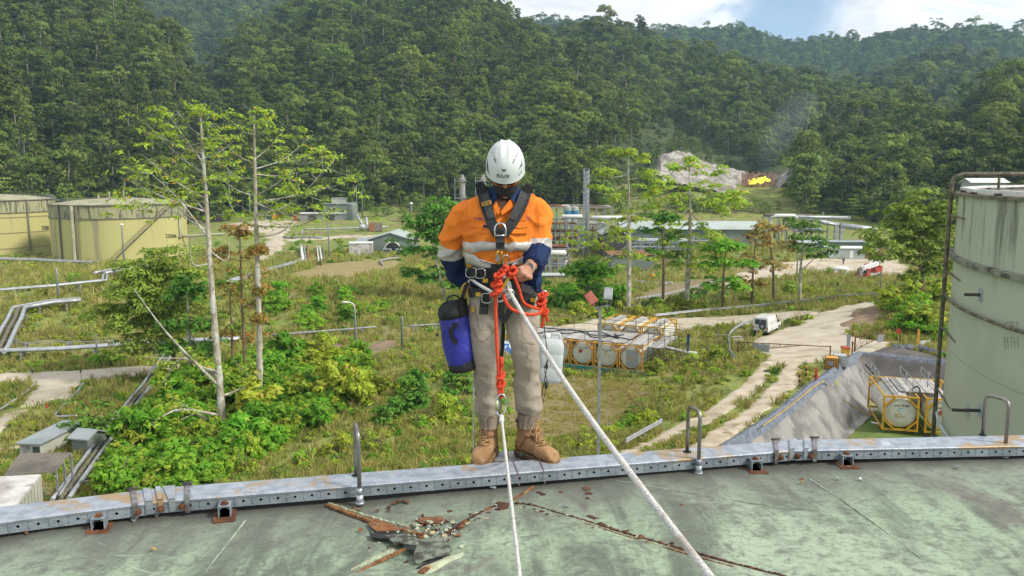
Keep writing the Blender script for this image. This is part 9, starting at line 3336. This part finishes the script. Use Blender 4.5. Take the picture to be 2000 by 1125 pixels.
spray_tree('bushy green tree right of the worker hip before the plant', [(1150, 610), (1150, 585), (1148, 560), (1145, 530)], 116,
   [(.9, (1105, 530)), (.95, (1150, 505)), (.9, (1195, 530)), (.7, (1090, 570)), (.7, (1210, 570)), (.5, (1120, 590)), (.5, (1190, 590)), (.9, (1130, 520)), (.9, (1175, 515))], .28, 'leaf_bright', 'bark_brown', 19, .28, 1.7, 44, 9)
spray_tree('green tree behind the sparse stems, right of the broad slender tree', [(1412, 592), (1412, 560), (1415, 520), (1418, 480)], 112,
   [(.95, (1385, 480)), (.95, (1440, 480)), (.8, (1375, 520)), (.8, (1455, 520)), (.5, (1385, 565)), (.5, (1450, 565)), (.9, (1415, 465))], .24, 'leaf_bright', 'bark_brown', 20, .28, 1.5, 40, 8)
def edge_trees(region, n, label, group, s0, s1):
 xs, ys = [p[0] for p in region], [p[1] for p in region]
 k = 0
 while k < n:
  x, y = vr.uniform(min(xs), max(xs)), vr.uniform(min(ys), max(ys))
  if not in_poly(np.array([x]), np.array([y]), region)[0]:
   continue
  g = G(x, y)
  i = int(vr.choice([0, 1, 3, 5, 7]))
  s = float(vr.uniform(s0, s1))
  t = thing('young_tree', f"{'larger' if s > (s0 + s1) / 2 else 'smaller'} {('domed', 'domed', '', 'tiered', '', 'round', '', 'layered')[i]} {label}, {side_of(x, min(xs), max(xs))} end of the row", 'tree', (g.x, g.y, g.z - .5), float(vr.uniform(0, 6.28)), group)
  t.scale = (s, s, s * .8)
  link('crown', YOUNG[i], t)
  link('trunk', _protos[i][1], t)
  k += 1
M['jungle_young'] = leaf_mat('young growth leaves', (.10, .155, .034), (.17, .21, .045), (.22, .19, .06), .08, .3, .25)
YOUNG = {}
for i in (0, 1, 3, 5, 7):
 YOUNG[i] = leaf_mesh('crown', JUNGLE[i][0], JUNGLE[i][1], M['jungle_young'])
edge_trees([(690, 412), (860, 395), (900, 420), (860, 436), (740, 432)], 26, 'young tree behind the big shed', 'young trees behind the big shed', .3, .6)
edge_trees([(1265, 396), (1450, 396), (1450, 405), (1265, 405)], 30, 'young tree below the rock cut', 'young trees at the foot of the rock cut', .25, .42)
edge_trees([(1150, 408), (1260, 400), (1420, 402), (1530, 404), (1520, 418), (1200, 420)], 34, 'young tree between plant and rock cut', 'young trees before the rock cut', .3, .6)
edge_trees([(1530, 404), (1700, 408), (1850, 400), (1850, 440), (1740, 446), (1560, 418)], 34, 'young tree behind the pipe bridge', 'young trees behind the pipe bridge', .4, .9)
edge_trees([(370, 402), (480, 398), (620, 392), (640, 400), (480, 414), (380, 418)], 14, 'young tree behind the upper yard', 'young trees behind the upper yard', .3, .6)
edge_trees([(1660, 470), (1760, 455), (1850, 470), (1850, 520), (1740, 500)], 16, 'young tree right of the orange shed', 'young trees right of the orange shed', .25, .5)
# ---------------------------------------------------------------- air
hm_ = bpy.data.materials.new('haze')
hm_.use_nodes = True
ht = NT(hm_.node_tree)
pv = ht.n('ShaderNodeVolumePrincipled', Density=.00012)
pv.inputs['Color'].default_value = (.46, .73, 1.0, 1)
ht.t.links.new(pv.outputs[0], ht.n('ShaderNodeOutputMaterial').inputs['Volume'])
b = MB()
b.box((0, 900, 190), (5200, 3600, 456))
hz_ = b.build('haze', hm_)
hz_['kind'] = 'stuff'
sm_ = bpy.data.materials.new('smoke')
sm_.use_nodes = True
ht = NT(sm_.node_tree)
pv = ht.n('ShaderNodeVolumePrincipled', Density=.0035)
pv.inputs['Color'].default_value = (.72, .82, 1.0, 1)
ht.t.links.new(pv.outputs[0], ht.n('ShaderNodeOutputMaterial').inputs['Volume'])
b = MB()
b.tube([P(1488, 345, Y=384), P(1494, 318, Y=388), P(1508, 285, Y=394), P(1535, 245, Y=404), P(1570, 205, Y=416), P(1600, 180, Y=424)], [1.5, 4, 7, 9, 8, 1], 12)
o = b.build('smoke', sm_)
bm = bmesh.new()
bm.from_mesh(o.data)
bmesh.ops.recalc_face_normals(bm, faces=bm.faces)
bm.to_mesh(o.data)
bm.free()
o['kind'] = 'stuff'
